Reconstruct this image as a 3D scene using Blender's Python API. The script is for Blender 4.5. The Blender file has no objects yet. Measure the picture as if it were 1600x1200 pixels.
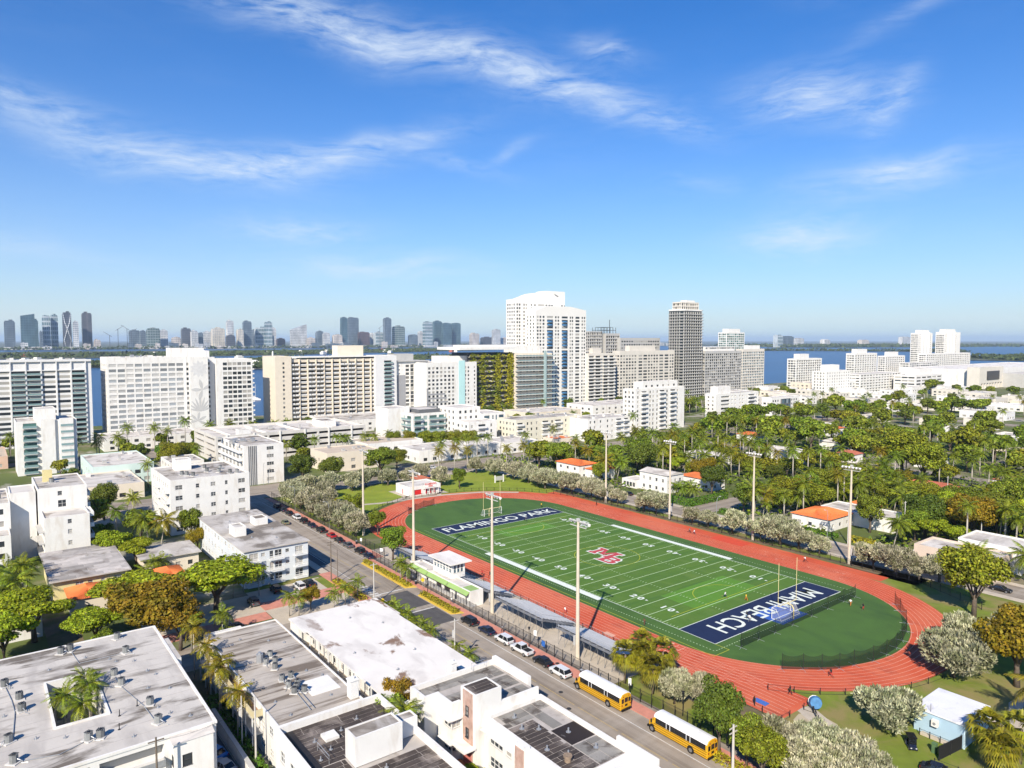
import bpy, bmesh, math, random
import numpy as np
from mathutils import Vector, Matrix

R = math.radians
scene = bpy.context.scene
COL = scene.collection
random.seed(7)

# ------------------------------------------------------------------ camera
# world axes follow the city grid: +x along the street beside the stadium, +y across the pitch, metres
CAM = (186.417, -117.007, 60.911)
HEAD, PITCH = R(142.599), R(-3.523)
cd = bpy.data.cameras.new('camera')
cd.sensor_width = 36.0
cd.lens = 36.0 * 1110 / 1600
cd.clip_start, cd.clip_end = 1.0, 120000.0
cam = bpy.data.objects.new('camera', cd)
cam.location = CAM
cam.rotation_euler = (math.pi / 2 + PITCH, 0, HEAD - math.pi / 2)
COL.objects.link(cam)
scene.camera = cam

# ------------------------------------------------------------------ light
SUN_EL = R(36.0)
SHADOW_AZ = R(127.4)                       # direction in which shadows fall
SUN_AZ = SHADOW_AZ + math.pi               # where the sun stands
sd = bpy.data.lights.new('sun', 'SUN')
sd.energy = 4.7
sd.angle = R(0.53)
sd.color = (1.0, 0.915, 0.785)
sun = bpy.data.objects.new('sun', sd)
sun_dir = Vector((math.cos(SUN_EL) * math.cos(SUN_AZ), math.cos(SUN_EL) * math.sin(SUN_AZ), math.sin(SUN_EL)))
sun.rotation_euler = sun_dir.to_track_quat('Z', 'Y').to_euler()
COL.objects.link(sun)

world = bpy.data.worlds.new('World')
scene.world = world
world.use_nodes = True
scene.view_settings.view_transform = 'Standard'
scene.view_settings.look = 'None'
scene.view_settings.gamma = 1.0
scene.view_settings.use_curve_mapping = False
scene.view_settings.exposure = 0.66
scene.render.engine = 'CYCLES'
scene.cycles.max_bounces = 5
scene.cycles.diffuse_bounces = 2
scene.cycles.glossy_bounces = 2
scene.cycles.transmission_bounces = 3
scene.cycles.transparent_max_bounces = 10
scene.cycles.volume_bounces = 0
scene.cycles.caustics_reflective = False
scene.cycles.caustics_refractive = False
scene.cycles.use_denoising = True
scene.cycles.use_adaptive_sampling = True
scene.cycles.adaptive_threshold = 0.02

class NT:
 """short-hand for node trees"""
 def __init__(s, tree):
  s.t = tree
  s.n = tree.nodes
  s.n.clear()

 def node(s, typ, **kw):
  n = s.n.new(typ)
  for k, v in kw.items():
   if k.startswith('i_'):
    key = k[2:]
    n.inputs[int(key) if key.isdigit() else key.replace('_', ' ')].default_value = v
   else:
    setattr(n, k, v)
  return n

 def link(s, a, b):
  s.t.links.new(a, b)

 def val(s, sock, v):
  if hasattr(v, 'is_output') or hasattr(v, 'links'):
   s.link(v, sock)
  else:
   sock.default_value = v

 def math(s, op, a, b=0.0, c=None, clamp=False):
  n = s.node('ShaderNodeMath', operation=op, use_clamp=clamp)
  s.val(n.inputs[0], a)
  s.val(n.inputs[1], b)
  if c is not None:
   s.val(n.inputs[2], c)
  return n.outputs[0]

 def vmath(s, op, a, b=(0, 0, 0)):
  n = s.node('ShaderNodeVectorMath', operation=op)
  s.val(n.inputs[0], a)
  s.val(n.inputs[1], b)
  return n.outputs['Value'] if op in ('DOT_PRODUCT', 'LENGTH') else n.outputs[0]

 def mix(s, f, a, b, blend='MIX'):
  n = s.node('ShaderNodeMix', data_type='RGBA', blend_type=blend)
  s.val(n.inputs[0], f)
  s.val(n.inputs[6], (*a, 1) if isinstance(a, tuple) and len(a) == 3 else a)
  s.val(n.inputs[7], (*b, 1) if isinstance(b, tuple) and len(b) == 3 else b)
  return n.outputs[2]

 def noise(s, vec, scale, detail=3.0, rough=0.55, dist=0.0):
  n = s.node('ShaderNodeTexNoise')
  if vec is not None:
   s.link(vec, n.inputs['Vector'])
  n.inputs['Scale'].default_value = scale
  n.inputs['Detail'].default_value = detail
  n.inputs['Roughness'].default_value = rough
  n.inputs['Distortion'].default_value = dist
  return n.outputs['Fac']

 def remap(s, v, a, b, c=0.0, d=1.0):
  n = s.node('ShaderNodeMapRange', clamp=True)
  s.val(n.inputs[0], v)
  for i, x in enumerate((a, b, c, d)):
   n.inputs[i + 1].default_value = x
  return n.outputs[0]

 def combine(s, x, y, z=0.0):
  n = s.node('ShaderNodeCombineXYZ')
  s.val(n.inputs[0], x); s.val(n.inputs[1], y); s.val(n.inputs[2], z)
  return n.outputs[0]

def build_sky():
 t = NT(world.node_tree)
 out = t.node('ShaderNodeOutputWorld')
 bg = t.node('ShaderNodeBackground')
 sky = t.node('ShaderNodeTexSky', sky_type='NISHITA')
 sky.sun_disc = False
 sky.sun_elevation = SUN_EL
 sky.sun_rotation = math.pi / 2 - SUN_AZ
 sky.altitude = 60
 sky.air_density = 1.0
 sky.dust_density = 0.1
 sky.ozone_density = 2.0
 hsv = t.node('ShaderNodeHueSaturation')
 hsv.inputs['Hue'].default_value = 0.50
 hsv.inputs['Saturation'].default_value = 1.12
 hsv.inputs['Value'].default_value = 1.0
 t.link(sky.outputs[0], hsv.inputs['Color'])
 col = t.mix(1.0, hsv.outputs[0], (.09, .56, 1.0, 1), 'MULTIPLY')
 tc = t.node('ShaderNodeTexCoord')
 d = t.vmath('NORMALIZE', tc.outputs['Generated'])
 f = (math.cos(HEAD), math.sin(HEAD), 0)
 r = (math.sin(HEAD), -math.cos(HEAD), 0)
 az = t.math('MULTIPLY', t.math('ARCTAN2', t.vmath('DOT_PRODUCT', d, r), t.vmath('DOT_PRODUCT', d, f)), 57.2958)
 sep = t.node('ShaderNodeSeparateXYZ'); t.link(d, sep.inputs[0])
 el = t.math('MULTIPLY', t.math('ARCSINE', sep.outputs[2]), 57.2958)
 # pale marine air low over the horizon, the same all round
 col = t.mix(t.math('MULTIPLY', t.math('EXPONENT', t.math('MULTIPLY', t.math('MAXIMUM', el, 1.5), -.135)), .95), col, (5.6, 5.5, 5.2))
 # wisps: cirrus high in the air, drawn out in long streaks
 c0 = t.combine(az, el, 0)
 warp = t.node('ShaderNodeTexNoise', i_Scale=0.11, i_Detail=3.0)
 t.link(c0, warp.inputs['Vector'])
 off = t.vmath('MULTIPLY', t.vmath('SUBTRACT', warp.outputs['Color'], (0.5, 0.5, 0.5)), (5.0, 2.6, 0.0))
 cw = t.vmath('ADD', c0, off)
 sw = t.node('ShaderNodeSeparateXYZ'); t.link(cw, sw.inputs[0])
 X, Y = sw.outputs[0], sw.outputs[1]
 total = None
 # (centre az, centre el, half length, half width, tilt, strength) in degrees
 strokes = [(-21.5, 24.5, 10.0, 1.5, -13, .80), (-9.0, 22.0, 12.0, 1.6, -10, .85), (2.5, 19.6, 8.0, 1.3, -13, .85),
   (11.0, 16.6, 5.5, 1.0, -13, .60), (-34.0, 15.2, 7.0, 1.2, -9, .85), (-25.5, 12.6, 8.0, 1.3, -6, .85),
   (-18.0, 12.8, 6.5, 1.1, 6, .8), (-10.5, 14.8, 6.5, .9, 13, .75), (22.5, 17.0, 4.6, 1.6, -12, 1.1),
   (27.5, 16.0, 2.2, 1.1, 40, .8), (28.0, 11.2, 5.5, 1.2, 3, 1.0), (19.5, 25.6, 3.4, 1.2, -25, .75),
   (21.5, 7.6, 4.5, 1.4, 2, .95), (-16.5, 8.3, 5.0, .9, 0, .85), (-10.0, 5.8, 8.0, 1.0, 0, .75),
   (-36, 6.3, 7.0, 1.0, -5, .40), (33, 23.0, 8.0, .7, 22, .4), (14, 12.0, 3.0, .8, -4, .35), (7.5, 21.6, 3.0, .8, -12, .7), (-4, 13.6, 3.5, .6, -12, .5), (0, 14.6, 2.2, .5, 25, .4),
   (-60, 19, 14, 2.4, 8, .7), (62, 15, 13, 2.2, -8, .7), (100, 25, 18, 3, 10, .7), (-105, 30, 18, 3, -10, .7), (170, 28, 20, 3, 5, .7)]
 for (ca, ce, hl, hw, tilt, st) in strokes:
  c, s_ = math.cos(R(tilt)), math.sin(R(tilt))
  dx = t.math('SUBTRACT', X, ca); dy = t.math('SUBTRACT', Y, ce)
  u = t.math('ADD', t.math('MULTIPLY', dx, c / hl), t.math('MULTIPLY', dy, s_ / hl))
  v = t.math('ADD', t.math('MULTIPLY', dx, -s_ / hw), t.math('MULTIPLY', dy, c / hw))
  q = t.math('ADD', t.math('MULTIPLY', u, u), t.math('MULTIPLY', v, v))
  m = t.math('MULTIPLY', t.math('EXPONENT', t.math('MULTIPLY', q, -1.1)), st)
  total = m if total is None else t.math('ADD', total, m)
 fine = t.noise(t.vmath('MULTIPLY', cw, (0.13, 0.62, 1.0)), 1.0, 7.0, 0.62, 0.6)
 fib = t.noise(t.vmath('MULTIPLY', cw, (0.5, 2.2, 1.0)), 1.0, 5.0, 0.65, 0.3)
 tex = t.math('ADD', t.math('MULTIPLY', t.remap(fine, .36, .66), .75), t.math('MULTIPLY', t.remap(fib, .35, .7), .45))
 veil = t.math('MULTIPLY', t.remap(t.noise(t.vmath('MULTIPLY', c0, (.035, .1, 1)), 1.0, 4.0), .45, .75), .10)
 amt = t.math('MULTIPLY', t.math('ADD', total, veil), tex, clamp=True)
 amt = t.math('MULTIPLY', amt, t.remap(el, 1.0, 4.0), clamp=True)
 cloud = t.mix(t.math('MULTIPLY', amt, 0.70), col, (5.0, 5.7, 6.5))
 t.link(cloud, bg.inputs['Color'])
 bg.inputs['Strength'].default_value = 0.10
 t.link(bg.outputs[0], out.inputs[0])

build_sky()

# ------------------------------------------------------------------ materials
MATS = {}

def mat(name, col, rough=0.8, var=0.12, scale=0.6, rand=0.0, isl=0.0, metal=0.0, bump=0.0, bscale=6.0, spec=0.35,
  stain=None, stain2=None, transl=0.0, alpha=1.0, emit=None, detail=4.0, rand_hue=0.0, aniso=(1, 1, 1)):
 """procedural surface: base colour with noise, optional stains, per-object and per-piece variation"""
 if name in MATS:
  return MATS[name]
 m = bpy.data.materials.new(name)
 m.use_nodes = True
 t = NT(m.node_tree)
 out = t.node('ShaderNodeOutputMaterial')
 b = t.node('ShaderNodeBsdfPrincipled')
 geo = t.node('ShaderNodeNewGeometry')
 pos = t.vmath('MULTIPLY', geo.outputs['Position'], aniso)
 c = None
 if var:
  n = t.noise(pos, scale, detail)
  k = t.remap(n, 0.25, 0.75, 1 - var, 1 + var)
  c = t.mix(1.0, (*col, 1), t.combine(k, k, k), 'MULTIPLY')
 else:
  rgb = t.node('ShaderNodeRGB'); rgb.outputs[0].default_value = (*col, 1); c = rgb.outputs[0]
 for sp in (stain, stain2):
  if sp:
   scol, svec, lo, hi, st = sp
   n = t.noise(t.vmath('MULTIPLY', geo.outputs['Position'], svec), 1.0, 6.0, 0.6, 0.4)
   c = t.mix(t.math('MULTIPLY', t.remap(n, lo, hi), st), c, (*scol, 1))
 if rand or rand_hue:
  oi = t.node('ShaderNodeObjectInfo')
  h = t.node('ShaderNodeHueSaturation')
  t.link(t.remap(oi.outputs['Random'], 0, 1, 1 - rand, 1 + rand), h.inputs['Value'])
  if rand_hue:
   t.link(t.remap(t.math('FRACT', t.math('MULTIPLY', oi.outputs['Random'], 7.31)), 0, 1, .5 - rand_hue, .5 + rand_hue), h.inputs['Hue'])
  t.link(c, h.inputs['Color']); c = h.outputs[0]
 if isl:
  h = t.node('ShaderNodeHueSaturation')
  t.link(t.remap(geo.outputs['Random Per Island'], 0, 1, 1 - isl, 1 + isl), h.inputs['Value'])
  t.link(t.remap(t.math('FRACT', t.math('MULTIPLY', geo.outputs['Random Per Island'], 5.7)), 0, 1, .5 - .03 * isl, .5 + .03 * isl), h.inputs['Hue'])
  t.link(c, h.inputs['Color']); c = h.outputs[0]
 t.link(c, b.inputs['Base Color'])
 b.inputs['Roughness'].default_value = rough
 b.inputs['Metallic'].default_value = metal
 b.inputs['Specular IOR Level'].default_value = spec
 if bump:
  bn = t.node('ShaderNodeBump', i_Strength=bump, i_Distance=0.05)
  t.link(t.noise(geo.outputs['Position'], bscale, 4.0), bn.inputs['Height'])
  t.link(bn.outputs[0], b.inputs['Normal'])
 if emit:
  b.inputs['Emission Color'].default_value = (*emit[:3], 1)
  b.inputs['Emission Strength'].default_value = emit[3]
 sh = b.outputs[0]
 if transl:
  tr = t.node('ShaderNodeBsdfTranslucent')
  t.link(c, tr.inputs['Color'])
  mx = t.node('ShaderNodeMixShader', i_0=transl)
  t.link(sh, mx.inputs[1]); t.link(tr.outputs[0], mx.inputs[2]); sh = mx.outputs[0]
 if alpha < 1:
  tp = t.node('ShaderNodeBsdfTransparent')
  mx = t.node('ShaderNodeMixShader', i_0=alpha)
  t.link(tp.outputs[0], mx.inputs[1]); t.link(sh, mx.inputs[2]); sh = mx.outputs[0]
 t.link(sh, out.inputs[0])
 MATS[name] = m
 return m

def glass_mat(name, dark, light, share, rough=0.08, tint=None):
 """window glazing: most panes dark and glossy, a share of them pale with blinds"""
 m = bpy.data.materials.new(name)
 m.use_nodes = True
 t = NT(m.node_tree)
 out = t.node('ShaderNodeOutputMaterial')
 b = t.node('ShaderNodeBsdfPrincipled')
 geo = t.node('ShaderNodeNewGeometry'); oi = t.node('ShaderNodeObjectInfo')
 r = t.math('FRACT', t.math('ADD', geo.outputs['Random Per Island'], t.math('MULTIPLY', oi.outputs['Random'], 3.7)))
 k = t.remap(r, 1 - share - .12, 1 - share + .12)
 r2 = t.math('FRACT', t.math('MULTIPLY', r, 9.13))
 dk = t.mix(r2, (*dark, 1), tuple(min(1, x * 2.4) for x in dark) + (1,))
 c = t.mix(k, dk, (*light, 1))
 t.link(c, b.inputs['Base Color'])
 b.inputs['Roughness'].default_value = rough
 b.inputs['Specular IOR Level'].default_value = 0.6
 t.link(b.outputs[0], out.inputs[0])
 MATS[name] = m
 return m

# ------------------------------------------------------------------ mesh building
class MB:
 def __init__(s):
  s.v = []; s.f = []; s.m = []

 def add(s, vs, fs, mi=0):
  o = len(s.v)
  s.v.extend(vs)
  s.f.extend(tuple(i + o for i in f) for f in fs)
  s.m.extend([mi] * len(fs))
  return s

 def quad(s, a, b, c, d, mi=0):
  return s.add([a, b, c, d], [(0, 1, 2, 3)], mi)

 def rect(s, x0, x1, y0, y1, z, mi=0):
  return s.quad((x0, y0, z), (x1, y0, z), (x1, y1, z), (x0, y1, z), mi)

 def box(s, x0, x1, y0, y1, z0, z1, mi=0):
  v = [(x, y, z) for z in (z0, z1) for y in (y0, y1) for x in (x0, x1)]
  return s.add(v, [(0, 2, 3, 1), (4, 5, 7, 6), (0, 1, 5, 4), (2, 6, 7, 3), (0, 4, 6, 2), (1, 3, 7, 5)], mi)

 def obox(s, c, u, w, l, d, z0, z1, mi=0):
  """box with horizontal axis u (unit 2d), length l along u, depth d along perpendicular, centred on c"""
  ux, uy = u; px, py = -uy, ux
  P = [(c[0] + ux * a * l / 2 + px * b * d / 2, c[1] + uy * a * l / 2 + py * b * d / 2) for a, b in ((-1, -1), (1, -1), (1, 1), (-1, 1))]
  return s.prism(P, z0, z1, mi)

 def prism(s, poly, z0, z1, mi=0, top=True):
  n = len(poly)
  v = [(x, y, z0) for x, y in poly] + [(x, y, z1) for x, y in poly]
  f = [(i, (i + 1) % n, n + (i + 1) % n, n + i) for i in range(n)]
  f.append(tuple(range(n - 1, -1, -1)))
  if top:
   f.append(tuple(range(n, 2 * n)))
  return s.add(v, f, mi)

 def poly(s, pts, z, mi=0):
  return s.add([(x, y, z) for x, y in pts], [tuple(range(len(pts)))], mi)

 def tube(s, pts, rad, n=6, mi=0, cap=True):
  pts = [Vector(p) for p in pts]
  if not hasattr(rad, '__len__'):
   rad = [rad] * len(pts)
  v = []; f = []
  for i, p in enumerate(pts):
   d = (pts[min(i + 1, len(pts) - 1)] - pts[max(i - 1, 0)]).normalized()
   a = d.cross(Vector((0, 0, 1)))
   if a.length < 1e-3:
    a = Vector((1, 0, 0))
   a.normalize(); b = d.cross(a)
   for k in range(n):
    q = p + (a * math.cos(2 * math.pi * k / n) + b * math.sin(2 * math.pi * k / n)) * rad[i]
    v.append(tuple(q))
  for i in range(len(pts) - 1):
   for k in range(n):
    f.append((i * n + k, i * n + (k + 1) % n, (i + 1) * n + (k + 1) % n, (i + 1) * n + k))
  if cap:
   f.append(tuple(range(n - 1, -1, -1)))
   f.append(tuple(range((len(pts) - 1) * n, len(pts) * n)))
  return s.add(v, f, mi)

 def cyl(s, x, y, z0, z1, r, n=10, mi=0, r1=None):
  return s.tube([(x, y, z0), (x, y, z1)], [r, r if r1 is None else r1], n, mi)

 def mesh(s, name, mats, off=(0, 0, 0), smooth=False):
  me = bpy.data.meshes.new(name)
  ox, oy, oz = off
  me.from_pydata([(a - ox, b - oy, c - oz) for a, b, c in s.v], [], s.f)
  for m in (mats if isinstance(mats, (list, tuple)) else [mats]):
   me.materials.append(m)
  if any(s.m):
   me.polygons.foreach_set('material_index', s.m)
  if smooth:
   me.polygons.foreach_set('use_smooth', [True] * len(me.polygons))
  me.update()
  return me

 def build(s, name, mats, parent=None, smooth=False, kind=None, label=None):
  """one object from world-space geometry; under a parent it is stored relative to that parent"""
  off = WORLD_OF.get(parent.name, (0, 0, 0)) if parent else (0, 0, 0)
  o = bpy.data.objects.new(name, s.mesh(name, mats, off, smooth))
  COL.objects.link(o)
  if parent:
   o.parent = parent
   WORLD_OF[o.name] = off
  if kind:
   o['kind'] = kind
  if label:
   o['label'] = label
  return o

WORLD_OF = {}

def empty(name, loc=(0, 0, 0), rz=0.0):
 o = bpy.data.objects.new(name, None)
 o.empty_display_size = 0.5
 o.location = loc
 o.rotation_euler = (0, 0, rz)
 COL.objects.link(o)
 WORLD_OF[o.name] = tuple(loc)
 return o

def tag(o, label=None, cat=None, group=None, kind=None):
 if label: o['label'] = label
 if cat: o['category'] = cat
 if group: o['group'] = group
 if kind: o['kind'] = kind
 return o

def inst(name, me, parent=None, loc=(0, 0, 0), rot=(0, 0, 0), scale=(1, 1, 1)):
 o = bpy.data.objects.new(name, me)
 o.location = loc; o.rotation_euler = rot; o.scale = scale
 if parent: o.parent = parent
 COL.objects.link(o)
 return o

def clone(root, loc=None, rz=None, scale=None):
 """a thing, its parts and their sub-parts again, sharing mesh data"""
 def go(o, par):
  c = o.copy()
  if par is not None:
   c.parent = par
  COL.objects.link(c)
  for ch in KIDS.get(o.name, []):
   go(ch, c)
  return c
 c = go(root, None)
 if loc is not None: c.location = loc
 if rz is not None: c.rotation_euler = (0, 0, rz)
 if scale is not None: c.scale = scale if hasattr(scale, '__len__') else (scale,) * 3
 return c

KIDS = {}

def freeze(root):
 """remember the children of a prototype so that it can be cloned"""
 def go(o):
  KIDS[o.name] = list(o.children)
  for c in o.children:
   go(c)
 go(root)
 return root

# labels told apart by where a thing stands in the view from the camera
REG = {}
_ONES = ['', 'first', 'second', 'third', 'fourth', 'fifth', 'sixth', 'seventh', 'eighth', 'ninth', 'tenth', 'eleventh', 'twelfth',
  'thirteenth', 'fourteenth', 'fifteenth', 'sixteenth', 'seventeenth', 'eighteenth', 'nineteenth']
_TENS = {2: 'twent', 3: 'thirt', 4: 'fort', 5: 'fift', 6: 'sixt', 7: 'sevent', 8: 'eight', 9: 'ninet'}

def ordinal(n):
 if n < 20: return _ONES[n]
 if n < 100:
  return _TENS[n // 10] + ('ieth' if n % 10 == 0 else 'y-' + _ONES[n % 10])
 return 'hundred-and-' + ordinal(n - 100) if n > 100 else 'hundredth'

def px(p):
 dx, dy = p[0] - CAM[0], p[1] - CAM[1]
 d = dx * math.cos(HEAD) + dy * math.sin(HEAD)
 r = dx * math.sin(HEAD) - dy * math.cos(HEAD)
 return 800 + 1110 * r / max(d, 1)

def reg(key, o, fmt, pos=None):
 """fmt holds {o} for the place counted from the left of the picture"""
 REG.setdefault(key, []).append((px(pos or o.location), o, fmt))

def finish_labels():
 for key, lst in REG.items():
  lst.sort(key=lambda a: a[0])
  n = len(lst)
  for i, (_, o, fmt) in enumerate(lst):
   w = 'leftmost' if i == 0 and n > 1 else 'rightmost' if i == n - 1 and n > 1 else ordinal(i + 1) + ' from left'
   o['label'] = fmt.format(o=w)

# ------------------------------------------------------------------ the setting: land, bay, islands, roads
asphalt = mat('asphalt', (0.10, 0.096, 0.092), .92, .22, .18, stain=((.17, .155, .14), (.02, .35, 1), .45, .7, .7), bump=.2, bscale=9)
asphalt_pale = mat('worn_asphalt', (0.30, 0.255, 0.205), .93, .14, .25, stain=((.18, .145, .11), (.02, .55, 1), .46, .62, .7), stain2=((.38, .335, .28), (.25, .04, 1), .5, .66, .5))
asphalt_y = mat('worn_asphalt_cross', (0.30, 0.255, 0.205), .93, .14, .25, stain=((.18, .145, .11), (.55, .02, 1), .46, .62, .7))
asphalt_new = mat('fresh_asphalt', (0.085, 0.08, 0.078), .9, .2, .5)
concrete = mat('concrete', (0.47, 0.405, 0.32), .9, .12, .5, stain=((.28, .25, .21), (.25, .25, .3), .52, .75, .6))
red_paving = mat('red_paving', (0.52, 0.22, 0.16), .88, .14, .8, stain=((.28, .13, .10), (.3, .3, 1), .55, .75, .5))
yellow_paint = mat('yellow_paint', (0.62, 0.42, 0.06), .7, .15, 2)
white_paint = mat('white_paint', (0.74, 0.73, 0.70), .7, .1, 2)
dirty_white = mat('worn_white_paint', (0.55, 0.53, 0.49), .8, .2, 2)
lawn = mat('lawn', (0.145, 0.185, 0.020), .95, .22, .25, stain=((.25, .195, .075), (.10, .10, 1), .46, .60, .85), bump=.5, bscale=14)
lawn_bright = mat('park_lawn', (0.20, 0.25, 0.02), .95, .16, .2, stain=((.27, .27, .035), (.06, .06, 1), .5, .7, .7), bump=.5, bscale=14)
soil = mat('soil', (0.17, 0.125, 0.075), .95, .25, .5, stain=((.08, .095, .025), (.12, .12, 1), .45, .6, .8))
land = mat('land', (0.21, 0.18, 0.12), .95, .25, .05, stain=((.085, .115, .02), (.045, .045, 1), .38, .50, .95), stain2=((.36, .33, .28), (.03, .03, 1), .55, .62, .8))
turf = mat('artificial_turf', (0.075, 0.155, 0.018), .9, .10, .35, stain=((.115, .19, .03), (.10, .22, 1), .50, .64, .55), bump=.3, bscale=20)
turf_dark = mat('artificial_turf_dark', (0.058, 0.125, 0.022), .9, .10, .25, bump=.3, bscale=20, stain=((.022, .06, .018), (.05, .12, 1), .5, .7, .6))
turf_light = mat('worn_light_turf', (0.088, 0.215, 0.02), .9, .1, .5)
navy = mat('navy_turf', (0.008, 0.018, 0.060), .85, .1, .7)
turf_line = mat('turf_line_white', (0.66, 0.70, 0.62), .85, .06, 2)
turf_cream = mat('turf_line_pale', (0.47, 0.60, 0.34), .85, .06, 2)
turf_yellow = mat('turf_line_yellow', (0.38, 0.40, 0.03), .85, .06, 2)
logo_red = mat('logo_red', (0.46, 0.06, 0.07), .85, .12, 1.5)
track_red = mat('running_track', (0.52, 0.082, 0.033), .9, .08, .25, stain=((.57, .135, .065), (.05, .05, 1), .45, .62, .8), stain2=((.36, .06, .03), (.14, .5, 1), .53, .66, .55), bump=.15, bscale=25)
lane_white = mat('lane_paint', (0.64, 0.34, 0.24), .85, .1, 1)

def sheet(name, mtl, rects, z, parent=None, kind='structure'):
 mb = MB()
 for r in rects:
  if len(r) == 4 and not hasattr(r[0], '__len__'):
   mb.rect(*r, z)
  else:
   mb.poly(r, z)
 o = mb.build(name, mtl, parent)
 if not parent:
  o['kind'] = kind
 return o

def water_mat():
 m = bpy.data.materials.new('bay_water'); m.use_nodes = True
 t = NT(m.node_tree)
 out = t.node('ShaderNodeOutputMaterial'); b = t.node('ShaderNodeBsdfPrincipled')
 geo = t.node('ShaderNodeNewGeometry')
 n = t.noise(t.vmath('MULTIPLY', geo.outputs['Position'], (.004, .0012, 1)), 1.0, 5)
 t.link(t.mix(t.remap(n, .35, .65), (.008, .045, .125, 1), (.014, .070, .17, 1)), b.inputs['Base Color'])
 b.inputs['Roughness'].default_value = .32
 b.inputs['Specular IOR Level'].default_value = .35
 bn = t.node('ShaderNodeBump', i_Strength=.55, i_Distance=.6)
 t.link(t.noise(t.vmath('MULTIPLY', geo.outputs['Position'], (.22, .1, .2)), 1.0, 4), bn.inputs['Height'])
 t.link(bn.outputs[0], b.inputs['Normal'])
 t.link(b.outputs[0], out.inputs[0])
 return m

# the city's land reaches from the bay shore back past the camera; the bay and the far mainland carry on to the horizon
SHORE = [(-395, -1500), (-392, 60), (-400, 200), (-398, 480), (-385, 700), (-392, 1010), (-375, 1250), (-330, 1500), (-420, 1900), (-380, 2600), (-150, 3300), (1200, 4200)]
sheet('ground', land, [[(-395, -3000), (3000, -3000), (3000, 4300), (1200, 4300)] + SHORE[::-1]], 0.0)
sheet('bay_water', water_mat(), [(-60000, 40000, -45000, 60000)], -0.9)
mainland = mat('mainland', (0.07, 0.085, 0.05), .95, .3, .002, stain=((.28, .27, .25), (.006, .006, 1), .55, .62, .8))
sheet('mainland', mainland, [[(-5200, -9000), (-5200, 2000), (-5600, 4000), (-6200, 6500), (-7000, 9000), (-9000, 14000), (-12000, 60000), (-58000, 58000), (-58000, -40000)]], -0.3)

# roads -------------------------------------------------------------------
sheet('street', asphalt_pale, [(-88, 175, -43.6, -28.4)], 0.02)
sheet('street_patch', asphalt_new, [(36.0, 47.0, -42.4, -34.2), (49.5, 58.5, -42.2, -34.3), (-26, 5, -46.2, -41.2)], 0.028)
sheet('cross_street', asphalt_y, [(38.2, 49.2, -200, -43.6)], 0.024)
sheet('avenue', asphalt_y, [(-113, -88, -200, 420)], 0.02)
sheet('far_road', asphalt_pale, [(-86, 175, 77.5, 87.5)], 0.02)
sheet('cross_road', asphalt_y, [(22.0, 32.0, 87.5, 420)], 0.024)
sheet('back_road', asphalt_pale, [(-300, 260, 228, 236)], 0.028)
sheet('west_avenue', asphalt_y, [(-242, -230, -200, 620)], 0.02)
sheet('west_street', asphalt_pale, [(-380, -113, -44, -33)], 0.026)
sheet('boulevard', asphalt_pale, [(-250, 400, 470, 484)], 0.03)
sheet('dark_parking', asphalt, [(-222, -168, -78, -52), (-186, -140, -96, -80)], 0.03)
sheet('side_lane', asphalt_new, [(-10, 11.8, -49, -43.4)], 0.034)
# pavements with kerbs
pv = MB()
pv.box(57, 140, -32.2, -29.8, 0, .14)
pv.box(8, 57, -31.2, -29.8, 0, .14)
pv.box(-86, 8, -28.4, -26.2, 0, .14)
pv.build('pavement', red_paving, kind='structure')
pv = MB()
pv.box(11.5, 38.0, -46.6, -43.6, 0, .14); pv.box(23.0, 28.0, -66, -46.6, 0, .13)
pv.box(29.0, 33.5, -90, -66.2, 0, .13)
pv.build('corner_pavement', red_paving, kind='structure')
pv = MB()
pv.box(50, 175, -46.0, -43.6, 0, .13)
pv.box(-86, 11.4, -46.0, -43.9, 0, .13)
pv.box(-86, 175, 75.4, 77.5, 0, .13); pv.box(34, 175, 87.5, 89.4, 0, .13); pv.box(-86, 20, 87.5, 89.4, 0, .13)
pv.box(-88, -86, -26, 75, 0, .13)
pv.build('concrete_pavement', concrete, kind='structure')
sheet('parking_apron', concrete, [(13.5, 23.0, -66, -47.6), (28.0, 38.2, -66, -46.6), (16, 29, -90, -66)], .03)
sheet('verge', lawn, [(11.6, 14.0, -66, -49.4), (14.0, 26, -49.0, -46.7), (49.4, 53, -74, -66)], .045)
sheet('park_lawn', lawn_bright, [[(-84, -24), (-84, 74), (-30, 74), (-24, 60), (-60, 20), (-40, -10), (-10, -24)]], .012)
sheet('field_lawn', lawn, [(90, 200, -29.6, 75), (-30, 110, 68, 75)], .010)
sheet('bleacher_ground', concrete, [(0, 100, -29.6, -15)], .016)
sheet('soil_strip', soil, [(100, 125, -22, -15.6), (-30, 100, 69.0, 72.0)], .020)
# park paths
pp = MB()
for pts, w in [([(-55, -6), (-52, 4), (-51.5, 16), (-50, 30), (-45, 45), (-36, 56)], 1.0), ([(-52, 8), (-56, 17)], .8), ([(-50.5, 28), (-55, 31)], .8),
   ([(160, 8), (151, 10), (148, 14), (146, 20), (147, 28), (152, 36)], 1.0), ([(140, 10.5), (148, 12)], .9), ([(125, -9), (131, -12), (137, -12)], 1.6)]:
 for i in range(len(pts) - 1):
  a, b = Vector(pts[i]), Vector(pts[i + 1]); d = (b - a).normalized(); n = Vector((-d.y, d.x)) * w
  a = a - d * .3; b = b + d * .3
  pp.poly([tuple(a - n), tuple(b - n), tuple(b + n), tuple(a + n)], .03 + .0004 * i)
pp.build('park_path', concrete, kind='structure')

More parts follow.
